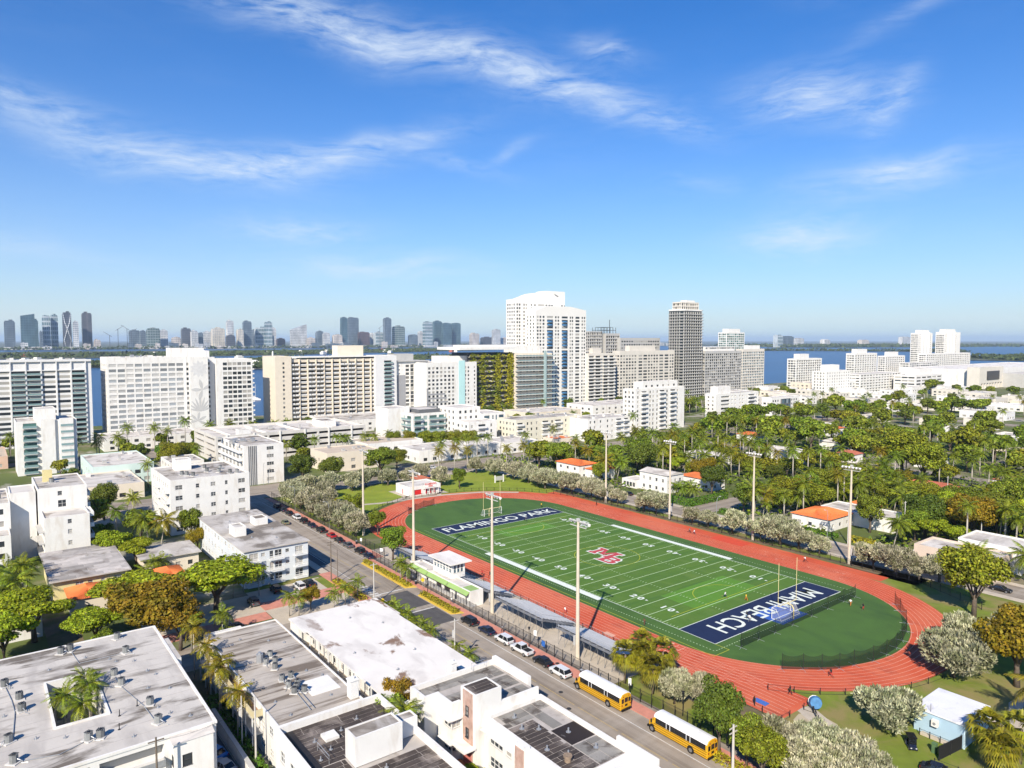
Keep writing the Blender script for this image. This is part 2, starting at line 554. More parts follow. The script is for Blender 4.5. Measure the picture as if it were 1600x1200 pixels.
sheet('driveway', soil, [(4, 44, -106.5, -100.5)], .022)
sheet('worn_grass', mat('sand', (.42, .35, .24), .95, .15, .4), [[(125.5, -11.5), (127, -8.8), (131, -9.6), (133, -12), (130, -14), (126, -14)]], .026)
# painted lines on the street
ml = MB()
ml.rect(60, 170, -35.32, -35.15, .036); ml.rect(-80, 8, -31.5, -31.35, .036); ml.rect(-80, 175, -41.7, -41.55, .036)
for x in (34.2, 49.0):
 ml.rect(x, x + .45, -42.6, -34.4, .040)
for k in range(6):
 ml.rect(27.0 + k * 1.5, 27.7 + k * 1.5, -42.8, -40.6, .037)
ml.build('road_marking', dirty_white, kind='structure')
ml = MB()
for x in range(62, 170, 2):
 ml.rect(x, x + (2 if (x // 2) % 5 else 1.2), -38.75, -38.62, .038)
ml.rect(-84, 28, -37.3, -37.17, .038)
ml.build('road_centre_marking', mat('faded_yellow', (.42, .31, .12), .85, .3, 1.5), kind='structure')
# yellow kerbs round the planting strips
yk = MB()
for x0, x1 in ((8.5, 35.5), (39.5, 56.5)):
 yk.prism([(x0, -31.2), (x0 + 1.2, -33.9), (x1 - 1.2, -33.9), (x1, -31.2)], 0, .14)
yk.prism([(18, -46.7), (19, -43.55), (36, -43.55), (37.8, -46.7)], 0, .135)
yk.build('yellow_kerb', yellow_paint, kind='structure')
mh = MB()
for x, y in ((96.5, -37.6), (101.5, -40.2), (88, -31.0), (72, -38.5), (45, -31.0), (54, -30.9)):
 mh.prism([(x + .42 * math.cos(a * .7854), y + .42 * math.sin(a * .7854)) for a in range(8)], .0, .15 if y > -32.2 else .04)
mh.build('manhole_covers', mat('cast_iron', (.03, .028, .026), .6, .2, 3), kind='structure')

# ------------------------------------------------------------------ stadium
CY, RI = 24.75, 30.75
XL, XR = -8.3, 93.8
LANE = 1.07

def stadium(r, n=40, xl=XL, xr=XR):
 """closed outline of a running track, counter-clockwise"""
 pts = []
 for i in range(n + 1):
  a = -math.pi / 2 + math.pi * i / n
  pts.append((xr + r * math.cos(a), CY + r * math.sin(a)))
 for i in range(n + 1):
  a = math.pi / 2 + math.pi * i / n
  pts.append((xl + r * math.cos(a), CY + r * math.sin(a)))
 return pts

track = MB()
track.poly(stadium(RI + 8 * LANE + .5), .030)
track.rect(XR - 14, 124.8, -15.6, -5.5, .0325)
track.rect(-28, 103, CY + RI + 8.6, 68.6, .0325)
outer = [(-8.3 + 43.5 * math.cos(a), CY + 43.0 * math.sin(a)) for a in [math.pi / 2 + math.pi * i / 30 for i in range(31)]]
track.poly(outer + [(12, CY - 43.0), (12, -14)] + [(12, CY + 42.5)], .0275)
track = track.build('running_track', track_red, kind='structure')
for k in range(9):
 r = RI + .12 + k * LANE
 a, b = stadium(r - .045), stadium(r + .045)
 mb = MB(); n = len(a)
 for i in range(n):
  j = (i + 1) % n
  mb.quad((*a[i], .037), (*a[j], .037), (*b[j], .037), (*b[i], .037))
 mb.build('lane_line', lane_white, track)
for k in range(9):
 y = CY - RI - .12 - k * LANE
 MB().rect(XR + 3, 123.5, y - .05, y + .05, .0385).build('chute_line', lane_white, track)
mk = MB()
rnd = random.Random(3)
for k in range(26):                                   # stagger and relay marks across the lanes
 lane = k % 8
 y = CY + RI + .35 + lane * LANE
 x = rnd.choice([rnd.uniform(-25, 20), rnd.uniform(70, 98)])
 mk.rect(x, x + .7, y, y + .22, .0405)
for x in (96.5, 98.0):
 mk.rect(x, x + .15, CY - RI - 8.6, CY - RI - .2, .0405)
for k in range(8):
 mk.rect(95.0, 95.7, CY - RI - .8 - k * LANE, CY - RI - .35 - k * LANE, .0405)
 mk.rect(-4 - k * .6, -3.6 - k * .6, CY - RI - .8 - k * LANE, CY - RI - .3 - k * LANE, .0405)
mk.rect(83.0, 85.6, -14.3, -12.9, .0405)
for i in range(22):
 a = math.pi + .35 + rnd.uniform(-.5, .5); rr = RI + rnd.uniform(.4, 8)
 mk.rect(XL + rr * math.cos(a), XL + rr * math.cos(a) + .5, CY + rr * math.sin(a), CY + rr * math.sin(a) + .2, .0405)
mk.build('track_marks', lane_white, track, kind='stuff')
sheet('runway_patch', mat('bright_track', (.56, .065, .03), .9, .08, .5), [(52, 63.5, 62.2, 67.2)], .0445, track)

field = MB().poly(stadium(RI - .05), .045).build('sports_field', turf_dark, kind='structure')
for i in range(20):                                    # mown stripes between the yard lines
 x0 = i * 4.572
 MB().rect(x0, x0 + 4.572, 0, 48.77, .0475 + .0001 * (i % 2)).build('turf_panel', turf if i % 2 else mat('artificial_turf_b', (0.084, 0.166, 0.019), .9, .08, .5, stain=((.048, .125, .018), (.35, .03, 1), .46, .62, .7)), field)
MB().rect(-9.14, 0, 0, 48.77, .0505).build('end_zone', navy, field)
MB().rect(91.44, 100.58, 0, 48.77, .0505).build('end_zone', navy, field)
MB().rect(6, 13.5, 14, 34, .0500).build('goal_area_panel', turf_light, field)
MB().rect(76, 87.5, 12, 36, .0500).build('goal_area_panel', turf_light, field)
MB().rect(96.0, 103.5, 19.5, 29.5, .0530).build('blue_goal_mat', mat('goal_mat', (.03, .10, .38), .8, .15, 1), field)
Z = .0560
for i in range(21):
 x = i * 4.572
 MB().rect(x - .09, x + .09, 0, 48.77, Z).build('yard_line', turf_cream if i % 20 else turf_line, field)
bl = MB()
for y in (-.15, 48.77):
 bl.rect(-9.3, 100.7, y, y + .15, Z)
for x in (-9.3, 100.58):
 bl.rect(x, x + .18, 0, 48.77, Z + .003)
bl.build('boundary_line', turf_line, field)
MB().rect(22.9, 69.0, -1.9, -.2, Z).build('team_box_line', turf_line, field)
MB().rect(22.7, 68.9, 48.97, 50.5, Z).build('team_box_line', turf_line, field)
hm = MB()
for i in range(1, 100):
 x = i * .9144
 if i % 5 == 0: continue
 for y in (.25, 15.9, 32.2, 47.9):
  hm.rect(x - .06, x + .06, y, y + .62, Z)
for i in range(0, 140):
 x = -9 + i * .8
 hm.rect(x, x + .35, -3.0, -2.85, Z); hm.rect(x, x + .35, 51.6, 51.75, Z)
for i in range(0, 66):
 hm.rect(102.6, 102.75, -2.5 + i * .83, -2.1 + i * .83, Z)
hm.build('hash_marks', turf_cream, field, kind='stuff')
so = MB()
def ring(mb, cx, cy, r, w, z, a0=0, a1=360, n=40):
 for i in range(n):
  A, B = R(a0 + (a1 - a0) * i / n), R(a0 + (a1 - a0) * (i + 1) / n)
  mb.quad((cx + r * math.cos(A), cy + r * math.sin(A), z), (cx + (r + w) * math.cos(A), cy + (r + w) * math.sin(A), z),
    (cx + (r + w) * math.cos(B), cy + (r + w) * math.sin(B), z), (cx + r * math.cos(B), cy + r * math.sin(B), z))
ring(so, 45.72, 24.4, 9.1, .16, Z + .003)
ring(so, 85.5, 24.4, 7.6, .16, Z + .003, 110, 250, 24)
ring(so, 6.0, 24.4, 7.6, .16, Z + .003, -70, 70, 24)
so.rect(-14, 104, -5.0, -4.84, Z); so.rect(100.6, 104, -.2, -.05, Z + .002); so.rect(103.9, 104.05, -5.0, 0, Z)
so.rect(86, 86.15, 4, 45, Z + .004); so.rect(5.5, 5.65, 4, 45, Z + .004)
so.build('soccer_line', turf_yellow, field)

def text_mesh(name, s, size, mtl, extrude=0.0, bold=0.0, spacing=1.0, align='CENTER', shear=0.0):
 cu = bpy.data.curves.new(name, 'FONT')
 cu.body = s; cu.size = size; cu.align_x = align; cu.align_y = 'CENTER'
 cu.offset = bold; cu.extrude = extrude; cu.space_character = spacing; cu.shear = shear
 cu.resolution_u = 3
 o = bpy.data.objects.new(name, cu); COL.objects.link(o)
 dg = bpy.context.evaluated_depsgraph_get()
 me = bpy.data.meshes.new_from_object(o.evaluated_get(dg))
 me.materials.clear(); me.materials.append(mtl); me.name = name
 bpy.data.objects.remove(o); bpy.data.curves.remove(cu)
 return me

def ground_text(name, s, size, x, y, rz, mtl, z=Z, sx=1.0, sy=1.0, bold=.05, parent=field, spacing=1.0):
 me = text_mesh(name, s, size, mtl, 0, bold, spacing)
 return inst(name, me, parent, (x, y, z), (0, 0, rz), (sx, sy, 1))

ground_text('end_zone_lettering', 'FLAMINGO PARK', 6.6, -4.5, 24.6, R(90), turf_line, Z + .002, 1.0, 1.0, .06).scale = (.90, 1.0, 1)
ground_text('end_zone_lettering', 'MIAMI BEACH', 7.4, 96.0, 25.2, R(-90), turf_line, Z + .006, .86, 1.0, .06)
for i, s in enumerate(['10', '20', '30', '40', '50', '40', '30', '20', '10']):
 x = 9.144 * (i + 1)
 ground_text('yard_number', s[0] + ' ' + s[1], 2.5, x, 7.0, 0, turf_line, Z + .004, 1.15, 1, .09)
 ground_text('yard_number', s[0] + ' ' + s[1], 2.5, x, 41.8, math.pi, turf_line, Z + .004, 1.15, 1, .09)
 if i != 4:
  sg = -1 if i < 4 else 1
  for y in (7.2, 41.6):
   MB().add([(x + sg * 2.5, y - .35, Z + .004), (x + sg * 3.3, y, Z + .004), (x + sg * 2.5, y + .35, Z + .004)], [(0, 1, 2)]).build('yard_arrow', turf_line, field)
def slab_letter(pts, name, mtl, z, grow):
 """block letter strokes given as polygons"""
 mb = MB()
 for p in pts:
  p = [(44.6 + (a - 44.4) * .78, 24.0 + (b - 23.8) * .80) for a, b in p]
  c = Vector((sum(a for a, b in p) / len(p), sum(b for a, b in p) / len(p)))
  mb.poly([(a + grow * (1 if a > c.x else -1), b + grow * (1 if b > c.y else -1)) for a, b in p], z)
  z += .0004
 return mb.build(name, mtl, field)
mx0, my0 = 37.6, 22.6
Mst = [[(mx0, my0), (mx0 + 3.6, my0), (mx0 + 3.6, my0 + 1.2), (mx0, my0 + 1.2)], [(mx0 + 7.6, my0), (mx0 + 11.2, my0), (mx0 + 11.2, my0 + 1.2), (mx0 + 7.6, my0 + 1.2)],
 [(mx0 + .9, my0), (mx0 + 2.9, my0), (mx0 + 2.9, my0 + 7), (mx0 + .9, my0 + 7)], [(mx0 + 8.3, my0), (mx0 + 10.3, my0), (mx0 + 10.3, my0 + 7), (mx0 + 8.3, my0 + 7)],
 [(mx0 + 2.3, my0 + 7), (mx0 + 4.7, my0 + 1.4), (mx0 + 6.3, my0 + 1.4), (mx0 + 3.6, my0 + 7)], [(mx0 + 7.5, my0 + 7), (mx0 + 4.8, my0 + 1.4), (mx0 + 6.5, my0 + 1.4), (mx0 + 9, my0 + 7)],
 [(mx0 - .2, my0 + 5.9), (mx0 + 3, my0 + 5.9), (mx0 + 3, my0 + 7), (mx0 - .2, my0 + 7)], [(mx0 + 8.2, my0 + 5.9), (mx0 + 11.4, my0 + 5.9), (mx0 + 11.4, my0 + 7), (mx0 + 8.2, my0 + 7)]]
bx0, by0 = 45.6, 18.6
Bst = [[(bx0, by0), (bx0 + 6.6, by0), (bx0 + 7.8, by0 + 1.1), (bx0 + 1, by0 + 1.3)], [(bx0, by0 + 6.4), (bx0 + 6.4, by0 + 6.4), (bx0 + 7.3, by0 + 5.2), (bx0 + 1, by0 + 5.1)],
 [(bx0 + 1, by0), (bx0 + 3.2, by0), (bx0 + 3.2, by0 + 6.4), (bx0 + 1, by0 + 6.4)], [(bx0 + 3, by0 + 2.7), (bx0 + 6.9, by0 + 2.7), (bx0 + 6.9, by0 + 3.8), (bx0 + 3, by0 + 3.8)],
 [(bx0 + 5.8, by0 + .4), (bx0 + 7.9, by0 + 1.0), (bx0 + 7.9, by0 + 2.7), (bx0 + 5.8, by0 + 3.2)], [(bx0 + 5.6, by0 + 3.4), (bx0 + 7.4, by0 + 3.8), (bx0 + 7.4, by0 + 5.3), (bx0 + 5.6, by0 + 6.1)]]
slab_letter(Mst, 'logo_outline', turf_line, Z + .008, .42)
slab_letter(Bst, 'logo_outline', turf_line, Z + .013, .42)
slab_letter(Mst, 'logo_letter', logo_red, Z + .019, .0)
slab_letter(Bst, 'logo_letter', logo_red, Z + .025, .0)
sh = MB()
for i, (a, w) in enumerate([(9.6, 5), (11.2, 4), (13, 3)]):
 sh.rect(a, a + w, 43.6 + i * .9, 44.2 + i * .9, Z + .004)
sh.build('sponsor_mark', turf_line, field)

# ------------------------------------------------------------------ buildings: tools
white_wall = mat('white_stucco', (0.72, 0.70, 0.655), .85, .05, .4, stain=((.54, .48, .40), (.5, .5, .12), .52, .68, .5))
cool_wall = mat('cool_white_stucco', (0.67, 0.66, 0.64), .85, .05, .3, stain=((.5, .48, .45), (.3, .3, .06), .6, .85, .4))
cream_wall = mat('cream_stucco', (0.68, 0.60, 0.48), .85, .05, .3, stain=((.45, .39, .3), (.3, .3, .06), .6, .85, .4))
beige_wall = mat('beige_concrete', (0.62, 0.575, 0.50), .85, .06, .2, stain=((.4, .36, .3), (.2, .2, .05), .6, .85, .4))
grey_wall = mat('grey_concrete', (0.44, 0.43, 0.405), .85, .08, .3, stain=((.27, .26, .25), (.2, .2, .05), .6, .85, .5))
dark_grey = mat('slate_grey', (0.12, 0.125, 0.13), .8, .1, .3)
yellow_wall = mat('yellow_stucco', (0.64, 0.55, 0.27), .85, .07, .3, stain=((.5, .42, .25), (.3, .3, .2), .55, .8, .5))
pink_tile = mat('pink_stone', (0.42, 0.27, 0.21), .75, .22, 1.2, stain=((.56, .43, .36), (.9, .9, .5), .45, .7, .8))
mint = mat('mint_panel', (0.45, 0.68, 0.66), .6, .05, .3)
mint_wall = mat('mint_stucco', (0.55, 0.66, 0.60), .85, .05, .3)
blue_wall = mat('sky_blue_block', (0.36, 0.50, 0.60), .85, .06, .4)
roof_white = mat('white_roof', (0.61, 0.565, 0.505), .9, .10, .25, stain=((.18, .14, .105), (.10, .16, 1), .53, .63, .75), stain2=((.38, .345, .31), (.22, .07, 1), .48, .62, .7))
roof_clean = mat('bright_roof', (0.72, 0.68, 0.62), .85, .05, .3, stain=((.20, .115, .07), (.085, .17, 1), .585, .63, .95), stain2=((.52, .48, .44), (.1, .2, 1), .50, .64, .6))
roof_court = mat('pale_stained_roof', (0.54, 0.50, 0.445), .9, .07, .25, stain=((.10, .08, .06), (.26, .085, 1), .50, .60, .88), stain2=((.36, .33, .30), (.09, .3, 1), .47, .64, .6))
roof_grey = mat('grey_roof', (0.43, 0.38, 0.32), .92, .10, .3, stain=((.12, .09, .065), (.6, .05, 1), .47, .58, .85), stain2=((.56, .52, .47), (.12, .12, 1), .50, .66, .6))
roof_mid = mat('worn_roof', (0.45, 0.41, 0.36), .92, .12, .25, stain=((.14, .115, .09), (.15, .1, 1), .48, .60, .85), stain2=((.62, .59, .55), (.08, .2, 1), .49, .64, .65))
roof_seam = mat('roof_seam', (0.42, 0.38, 0.34), .9, .15, .6, stain=((.12, .09, .07), (.3, .3, 1), .55, .75, .7))
sheet_dark = mat('dark_roof_sheet', (0.060, 0.047, 0.041), .85, .25, .4, rand=.25, stain=((.26, .22, .19), (.25, .25, 1), .52, .64, .75))
sheet_black = mat('black_roof_sheet', (0.028, 0.020, 0.018), .8, .25, .4, rand=.3, stain=((.30, .28, .27), (.3, .3, 1), .57, .63, .85))
sheet_grey = mat('grey_roof_sheet', (0.24, 0.225, 0.20), .85, .2, .4, rand=.2, stain=((.07, .055, .045), (.35, .35, 1), .51, .62, .85))
tile_orange = mat('orange_roof_tile', (0.60, 0.16, 0.045), .85, .16, .5, rand=.1)
tile_red = mat('red_roof_tile', (0.42, 0.13, 0.075), .85, .16, .5, rand=.1)
frame_white = mat('window_frame_white', (0.66, 0.65, 0.62), .6, .03, 1)
frame_dark = mat('window_frame_dark', (0.05, 0.05, 0.055), .5, .03, 1)
metal_grey = mat('galvanised', (0.38, 0.39, 0.40), .45, .12, 2, metal=.4)
metal_dark = mat('black_metal', (0.018, 0.018, 0.02), .5, .1, 2)
rail_white = mat('white_rail', (0.70, 0.69, 0.66), .7, .05, 1)
rail_glass = mat('glass_rail', (0.20, 0.30, 0.30), .1, .05, .2, spec=.6)
glass = glass_mat('window_glass', (.022, .026, .030), (.40, .38, .34), .34)
glass_blue = glass_mat('blue_glass', (.035, .065, .085), (.30, .36, .38), .2)
glass_green = glass_mat('green_glass', (.035, .075, .065), (.35, .42, .40), .2)
glass_pale = glass_mat('pale_glass', (.16, .17, .175), (.55, .53, .49), .35, .15)

FACES = {'S': lambda a: ((a[0], a[2]), (1, 0), (0, -1), a[1] - a[0], 0.0),
  'E': lambda a: ((a[1], a[2]), (0, 1), (1, 0), a[3] - a[2], math.pi / 2),
  'N': lambda a: ((a[1], a[3]), (-1, 0), (0, 1), a[1] - a[0], math.pi),
  'W': lambda a: ((a[0], a[3]), (0, -1), (-1, 0), a[3] - a[2], -math.pi / 2)}

def grid(W, n, fl, ww, wh, sill, fh, m0=0.6, m1=None, z0=0.0, skip=()):
 """rows and columns of openings on a wall of width W"""
 m1 = m0 if m1 is None else m1
 st = (W - m0 - m1) / n
 return [(m0 + st * (i + .5) - ww / 2, m0 + st * (i + .5) + ww / 2, z0 + f * fh + sill, z0 + f * fh + sill + wh)
   for f in range(fl) for i in range(n) if (i, f) not in skip and i not in skip]

def wall_face(mb, panes, o, u, n, W, z0, z1, holes, depth=.22, mi=0, pmi=0):
 """wall with real openings, reveals and set-back glazing"""
 P = lambda a, z, d=0.0: (o[0] + u[0] * a - n[0] * d, o[1] + u[1] * a - n[1] * d, z)
 holes = [(max(a, .02), min(b, W - .02), max(c, z0 + .02), min(d, z1 - .02)) for a, b, c, d in holes]
 holes = [h for h in holes if h[1] - h[0] > .05 and h[3] - h[2] > .05]
 us = sorted({0.0, W, *[round(h[i], 3) for h in holes for i in (0, 1)]})
 zs = sorted({z0, z1, *[round(h[i], 3) for h in holes for i in (2, 3)]})
 ui = {v: i for i, v in enumerate(us)}; zi = {v: i for i, v in enumerate(zs)}
 occ = np.zeros((len(zs), len(us)), bool)
 for a, b, c, d in holes:
  occ[zi[round(c, 3)]:zi[round(d, 3)], ui[round(a, 3)]:ui[round(b, 3)]] = True
 for k in range(len(zs) - 1):
  i = 0
  while i < len(us) - 1:
   if occ[k, i]:
    i += 1; continue
   j = i
   while j < len(us) - 1 and not occ[k, j]:
    j += 1
   mb.quad(P(us[i], zs[k]), P(us[j], zs[k]), P(us[j], zs[k + 1]), P(us[i], zs[k + 1]), mi)
   i = j
 for a, b, c, d in holes:
  mb.quad(P(a, c), P(a, d), P(a, d, depth), P(a, c, depth), mi)
  mb.quad(P(b, c), P(b, d), P(b, d, depth), P(b, c, depth), mi)
  mb.quad(P(a, c), P(b, c), P(b, c, depth), P(a, c, depth), mi)
  mb.quad(P(a, d), P(b, d), P(b, d, depth), P(a, d, depth), mi)
  if panes is not None:
   q = depth - .01
   panes.quad(P(a, c, q), P(b, c, q), P(b, d, q), P(a, d, q), pmi)

WIN = {}

def window_meshes(w, h, fm, gm):
 key = (round(w, 2), round(h, 2), fm.name, gm.name)
 if key not in WIN:
  mb = MB(); t = .07
  w2 = w / 2
  mb.box(-w2, -w2 + t, -.03, .14, 0, h); mb.box(w2 - t, w2, -.03, .14, 0, h)
  mb.box(-w2 + t, w2 - t, -.03, .14, 0, t); mb.box(-w2 + t, w2 - t, -.03, .14, h - t, h)
  nb = max(1, round(w / .95))
  for i in range(1, nb):
   x = -w2 + w * i / nb
   mb.box(x - .035, x + .035, -.02, .12, t, h - t)
  mb.box(-w2 + t, w2 - t, -.015, .11, h * .5 - .025, h * .5 + .025)
  mb.box(-w2 - .08, w2 + .08, -.10, -.031, -.07, .03)
  pane = MB().quad((-w2 + .02, .06, .02), (w2 - .02, .06, .02), (w2 - .02, .06, h - .02), (-w2 + .02, .06, h - .02))
  WIN[key] = (mb.mesh('window', fm), pane.mesh('pane', gm))
 return WIN[key]

def block(root, x0, x1, y0, y1, H, wall, roof=None, faces=None, z0=0.0, parapet=.5, gm=None, fm=None, single=False, name='wall',
  depth=.22, cap=None, ptk=.25):
 """one box of a building: walls with openings on the given faces, parapet and roof deck"""
 faces = faces or {}
 mb = MB(); panes = MB(); box = (x0, x1, y0, y1)
 base = WORLD_OF[root.name]
 for k in 'SENW':
  o, u, n, W, rz = FACES[k](box)
  holes = faces.get(k, [])
  holes = holes(W) if callable(holes) else holes
  wall_face(mb, None if single else panes, o, u, n, W, z0, H, holes, depth)
  if single:
   for a, b, c, d in holes:
    a, b, c, d = max(a, .02), min(b, W - .02), max(c, z0 + .02), min(d, H - .02)
    wm, pm = window_meshes(b - a, d - c, fm or frame_white, gm or glass)
    ca = (a + b) / 2
    q = (o[0] + u[0] * ca - n[0] * .1 - base[0], o[1] + u[1] * ca - n[1] * .1 - base[1], c - base[2])
    w = inst('window', wm, root, q, (0, 0, rz))
    inst('pane', pm, w)
 e = ptk
 zt = H - parapet
 if parapet > 0:
  for a in ((x0, x1, y0, y0 + e), (x0, x1, y1 - e, y1), (x0, x0 + e, y0 + e, y1 - e), (x1 - e, x1, y0 + e, y1 - e)):
   mb.rect(*a, H)
  mb.quad((x0 + e, y0 + e, zt), (x1 - e, y0 + e, zt), (x1 - e, y0 + e, H), (x0 + e, y0 + e, H))
  mb.quad((x0 + e, y1 - e, zt), (x1 - e, y1 - e, zt), (x1 - e, y1 - e, H), (x0 + e, y1 - e, H))
  mb.quad((x0 + e, y0 + e, zt), (x0 + e, y1 - e, zt), (x0 + e, y1 - e, H), (x0 + e, y0 + e, H))
  mb.quad((x1 - e, y0 + e, zt), (x1 - e, y1 - e, zt), (x1 - e, y1 - e, H), (x1 - e, y0 + e, H))
 else:
  e = 0
 w = mb.build(name, wall, root)
 if panes.v:
  panes.build('windows', gm or glass, root, kind='stuff')
 if roof is not None:
  MB().rect(x0 + e, x1 - e, y0 + e, y1 - e, zt).build('roof', roof, root)
 return w

def new_building(name, label, cat, x, y, group=None):
 r = empty(name, (x, y, 0))
 tag(r, label, cat, group)
 return r

def balconies(root, face, box, zs, u0, u1, depth=1.3, rail=1.0, slab=.18, mats=None, posts=0, solid=True, dividers=0, name='balcony'):
 """one balcony for each level along a face"""
 o, u, n, W, rz = FACES[face](box)
 P = lambda a, d: (o[0] + u[0] * a + n[0] * d, o[1] + u[1] * a + n[1] * d)
 for z in zs:
  mb = MB()
  mb.prism([P(u0, .003), P(u1, .003), P(u1, depth), P(u0, depth)], z - slab, z)
  mb.prism([P(u0, depth - .08), P(u1, depth - .08), P(u1, depth - .01), P(u0, depth - .01)], z + (.0 if solid else .12), z + rail, 1)
  for a in (u0 + .01, u1 - .08):
   mb.prism([P(a, .01), P(a + .07, .01), P(a + .07, depth - .09), P(a, depth - .09)], z + (.0 if solid else .12), z + rail, 1)
  for i in range(1, dividers + 1):
   a = u0 + (u1 - u0) * i / (dividers + 1)
   mb.prism([P(a - .06, .01), P(a + .06, .01), P(a + .06, depth - .1), P(a - .06, depth - .1)], z, z + 2.5, 0)
  mb.build(name, mats or [white_wall, rail_white], root)

def ring_boxes(x0, x1, y0, y1, hx0, hx1, hy0, hy1):
 return [(x0, hx0, y0, y1), (hx1, x1, y0, y1), (hx0, hx1, y0, hy0), (hx0, hx1, hy1, y1)]

def roof_sheets(root, x0, x1, y0, y1, z, mtl, w=1.0, l=6.0, along='x', seed=1, skip=.0, gap=.09):
 """felt sheets laid in rows, each one a piece of its own"""
 rn = random.Random(seed); cache = {}
 base = WORLD_OF[root.name]
 a0, a1, b0, b1 = (x0, x1, y0, y1) if along == 'x' else (y0, y1, x0, x1)
 nrow = max(1, round((b1 - b0) / w)); w = (b1 - b0) / nrow
 for r in range(nrow):
  a = a0 - rn.uniform(0, l * .8) if nrow > 1 else a0
  while a < a1 - .3:
   s, e = max(a, a0), min(a + l, a1)
   if e - s > .4 and rn.random() >= skip:
    L = round(e - s - gap, 1)
    if L not in cache:
     mb = MB()
     if along == 'x': mb.box(-L / 2, L / 2, -(w - gap) / 2, (w - gap) / 2, 0, .035)
     else: mb.box(-(w - gap) / 2, (w - gap) / 2, -L / 2, L / 2, 0, .035)
     cache[L] = mb.mesh('roof_sheet', mtl)
    ca, cb = (s + e) / 2, b0 + w * (r + .5)
    q = (ca, cb) if along == 'x' else (cb, ca)
    inst('roof_sheet', cache[L], root, (q[0] - base[0], q[1] - base[1], z + .004 + .001 * rn.random() - base[2]))
   a += l

# rooftop machines -----------------------------------------------------------
def make_ac():
 r = empty('air_conditioner')
 mb = MB()
 n = 8
 P = [(.46 * math.cos(i * 2 * math.pi / n + .39), .46 * math.sin(i * 2 * math.pi / n + .39)) for i in range(n)]
 mb.prism(P, .12, .95)
 inst('casing', mb.mesh('casing', mat('ac_casing', (.20, .205, .20), .6, .2, 3, rand=.35)), r)
 mb = MB()
 for i in range(4):
  mb.box(-.40, .40, -.3 + i * .19, -.24 + i * .19, .955, .985)
 mb.cyl(0, 0, .955, 1.02, .16, 8)
 inst('fan_grille', mb.mesh('fan_grille', metal_dark), r)
 mb = MB().box(-.62, .62, -.55, .55, 0, .12)
 inst('stand', mb.mesh('stand', mat('pale_curb', (.55, .53, .50), .8, .15, 2)), r)
 mb = MB(); mb.tube([(.42, 0, .5), (.75, .05, .4), (.85, .1, .05), (1.5, .3, .05)], .05, 5)
 inst('pipe', mb.mesh('pipe', metal_grey), r)
 return freeze(r)

AC = make_ac()
ac_used = [False]

def place_ac(x, y, z, key, fmt, s=1.0, rz=None):
 o = AC if not ac_used[0] else clone(AC)
 ac_used[0] = True
 o.location = (x, y, z); o.scale = (s, s, s * 1.05); o.rotation_euler = (0, 0, random.uniform(0, 6.28) if rz is None else rz)
 tag(o, None, 'air conditioner', 'rooftop air conditioners')
 reg(key, o, fmt)
 return o

def vent_pipes(root, pts, z, h=.35, r=.09, mtl=None):
 for x, y in pts:
  mb = MB(); mb.cyl(x, y, z, z + h, r, 6); mb.cyl(x, y, z, z + .05, r * 3, 7)
  mb.build('vent_pipe', mtl or metal_grey, root)

def chimney(root, x, y, z0, z1, w=1.0, mtl=None):
 mb = MB(); mb.box(x - w / 2, x + w / 2, y - w / 2, y + w / 2, z0, z1); mb.box(x - w / 2 - .1, x + w / 2 + .1, y - w / 2 - .1, y + w / 2 + .1, z1, z1 + .18)
 mb.cyl(x, y, z1 + .18, z1 + .45, w * .25, 8)
 mb.build('chimney', mtl or white_wall, root)

# ------------------------------------------------------------------ the courtyard block at lower left
b = new_building('apartment_block', 'long white flat-roofed block with a square palm courtyard in its stained roof', 'building', 70, -115)
H1 = 10.2
x0, x1, y0, y1 = 49.8, 89.5, -150, -92.6
hx0, hx1, hy0, hy1 = 63.6, 78.6, -109.7, -103.8
gal = lambda W: [(W - 30 + i * 8.2, W - 30 + i * 8.2 + 7.2, z, z + 1.75) for i in range(3) for z in (1.0, 4.3, 7.6)] + \
    [(W - 46, W - 39, z, z + 1.75) for z in (1.0, 4.3, 7.6)]
block(b, x0, x1, y0, y1, H1, white_wall, None, {'E': gal, 'N': lambda W: grid(W, 9, 3, 1.5, 1.3, .9, 3.3)}, parapet=0, depth=1.5)
for r_ in ring_boxes(x0, x1, y0, y1, hx0, hx1, hy0, hy1):
 MB().rect(*r_, H1).build('roof', roof_court, b)
ed = MB()
for a in ((x0 - .1, x1 + .1, y1 - .25, y1 + .12), (x0 - .1, x0 + .22, y0, y1 - .25), (x1 - .22, x1 + .12, y0, y1 - .25)):
 ed.box(*a, H1 - .25, H1 + .10)
for a in ((hx0 - .3, hx0, hy0 - .3, hy1 + .3), (hx1, hx1 + .3, hy0 - .3, hy1 + .3), (hx0, hx1, hy0 - .3, hy0), (hx0, hx1, hy1, hy1 + .3)):
 ed.box(*a, H1 + .002, H1 + .22)
ed.build('roof_edge', white_wall, b)
cw = MB(); cp = MB()
wall_face(cw, cp, (hx0, hy0), (1, 0), (0, 1), hx1 - hx0, 0, H1, grid(hx1 - hx0, 5, 3, 1.6, 1.7, .8, 3.3), .25)
wall_face(cw, cp, (hx0, hy1), (1, 0), (0, -1), hx1 - hx0, 0, H1, grid(hx1 - hx0, 5, 3, 1.6, 1.7, .8, 3.3), .25)
wall_face(cw, cp, (hx0, hy0), (0, 1), (1, 0), hy1 - hy0, 0, H1, grid(hy1 - hy0, 2, 3, 1.4, 1.7, .8, 3.3), .25)
wall_face(cw, cp, (hx1, hy0), (0, 1), (-1, 0), hy1 - hy0, 0, H1, grid(hy1 - hy0, 2, 3, 1.4, 1.7, .8, 3.3), .25)
cw.build('courtyard_wall', white_wall, b); cp.build('windows', glass, b, kind='stuff')
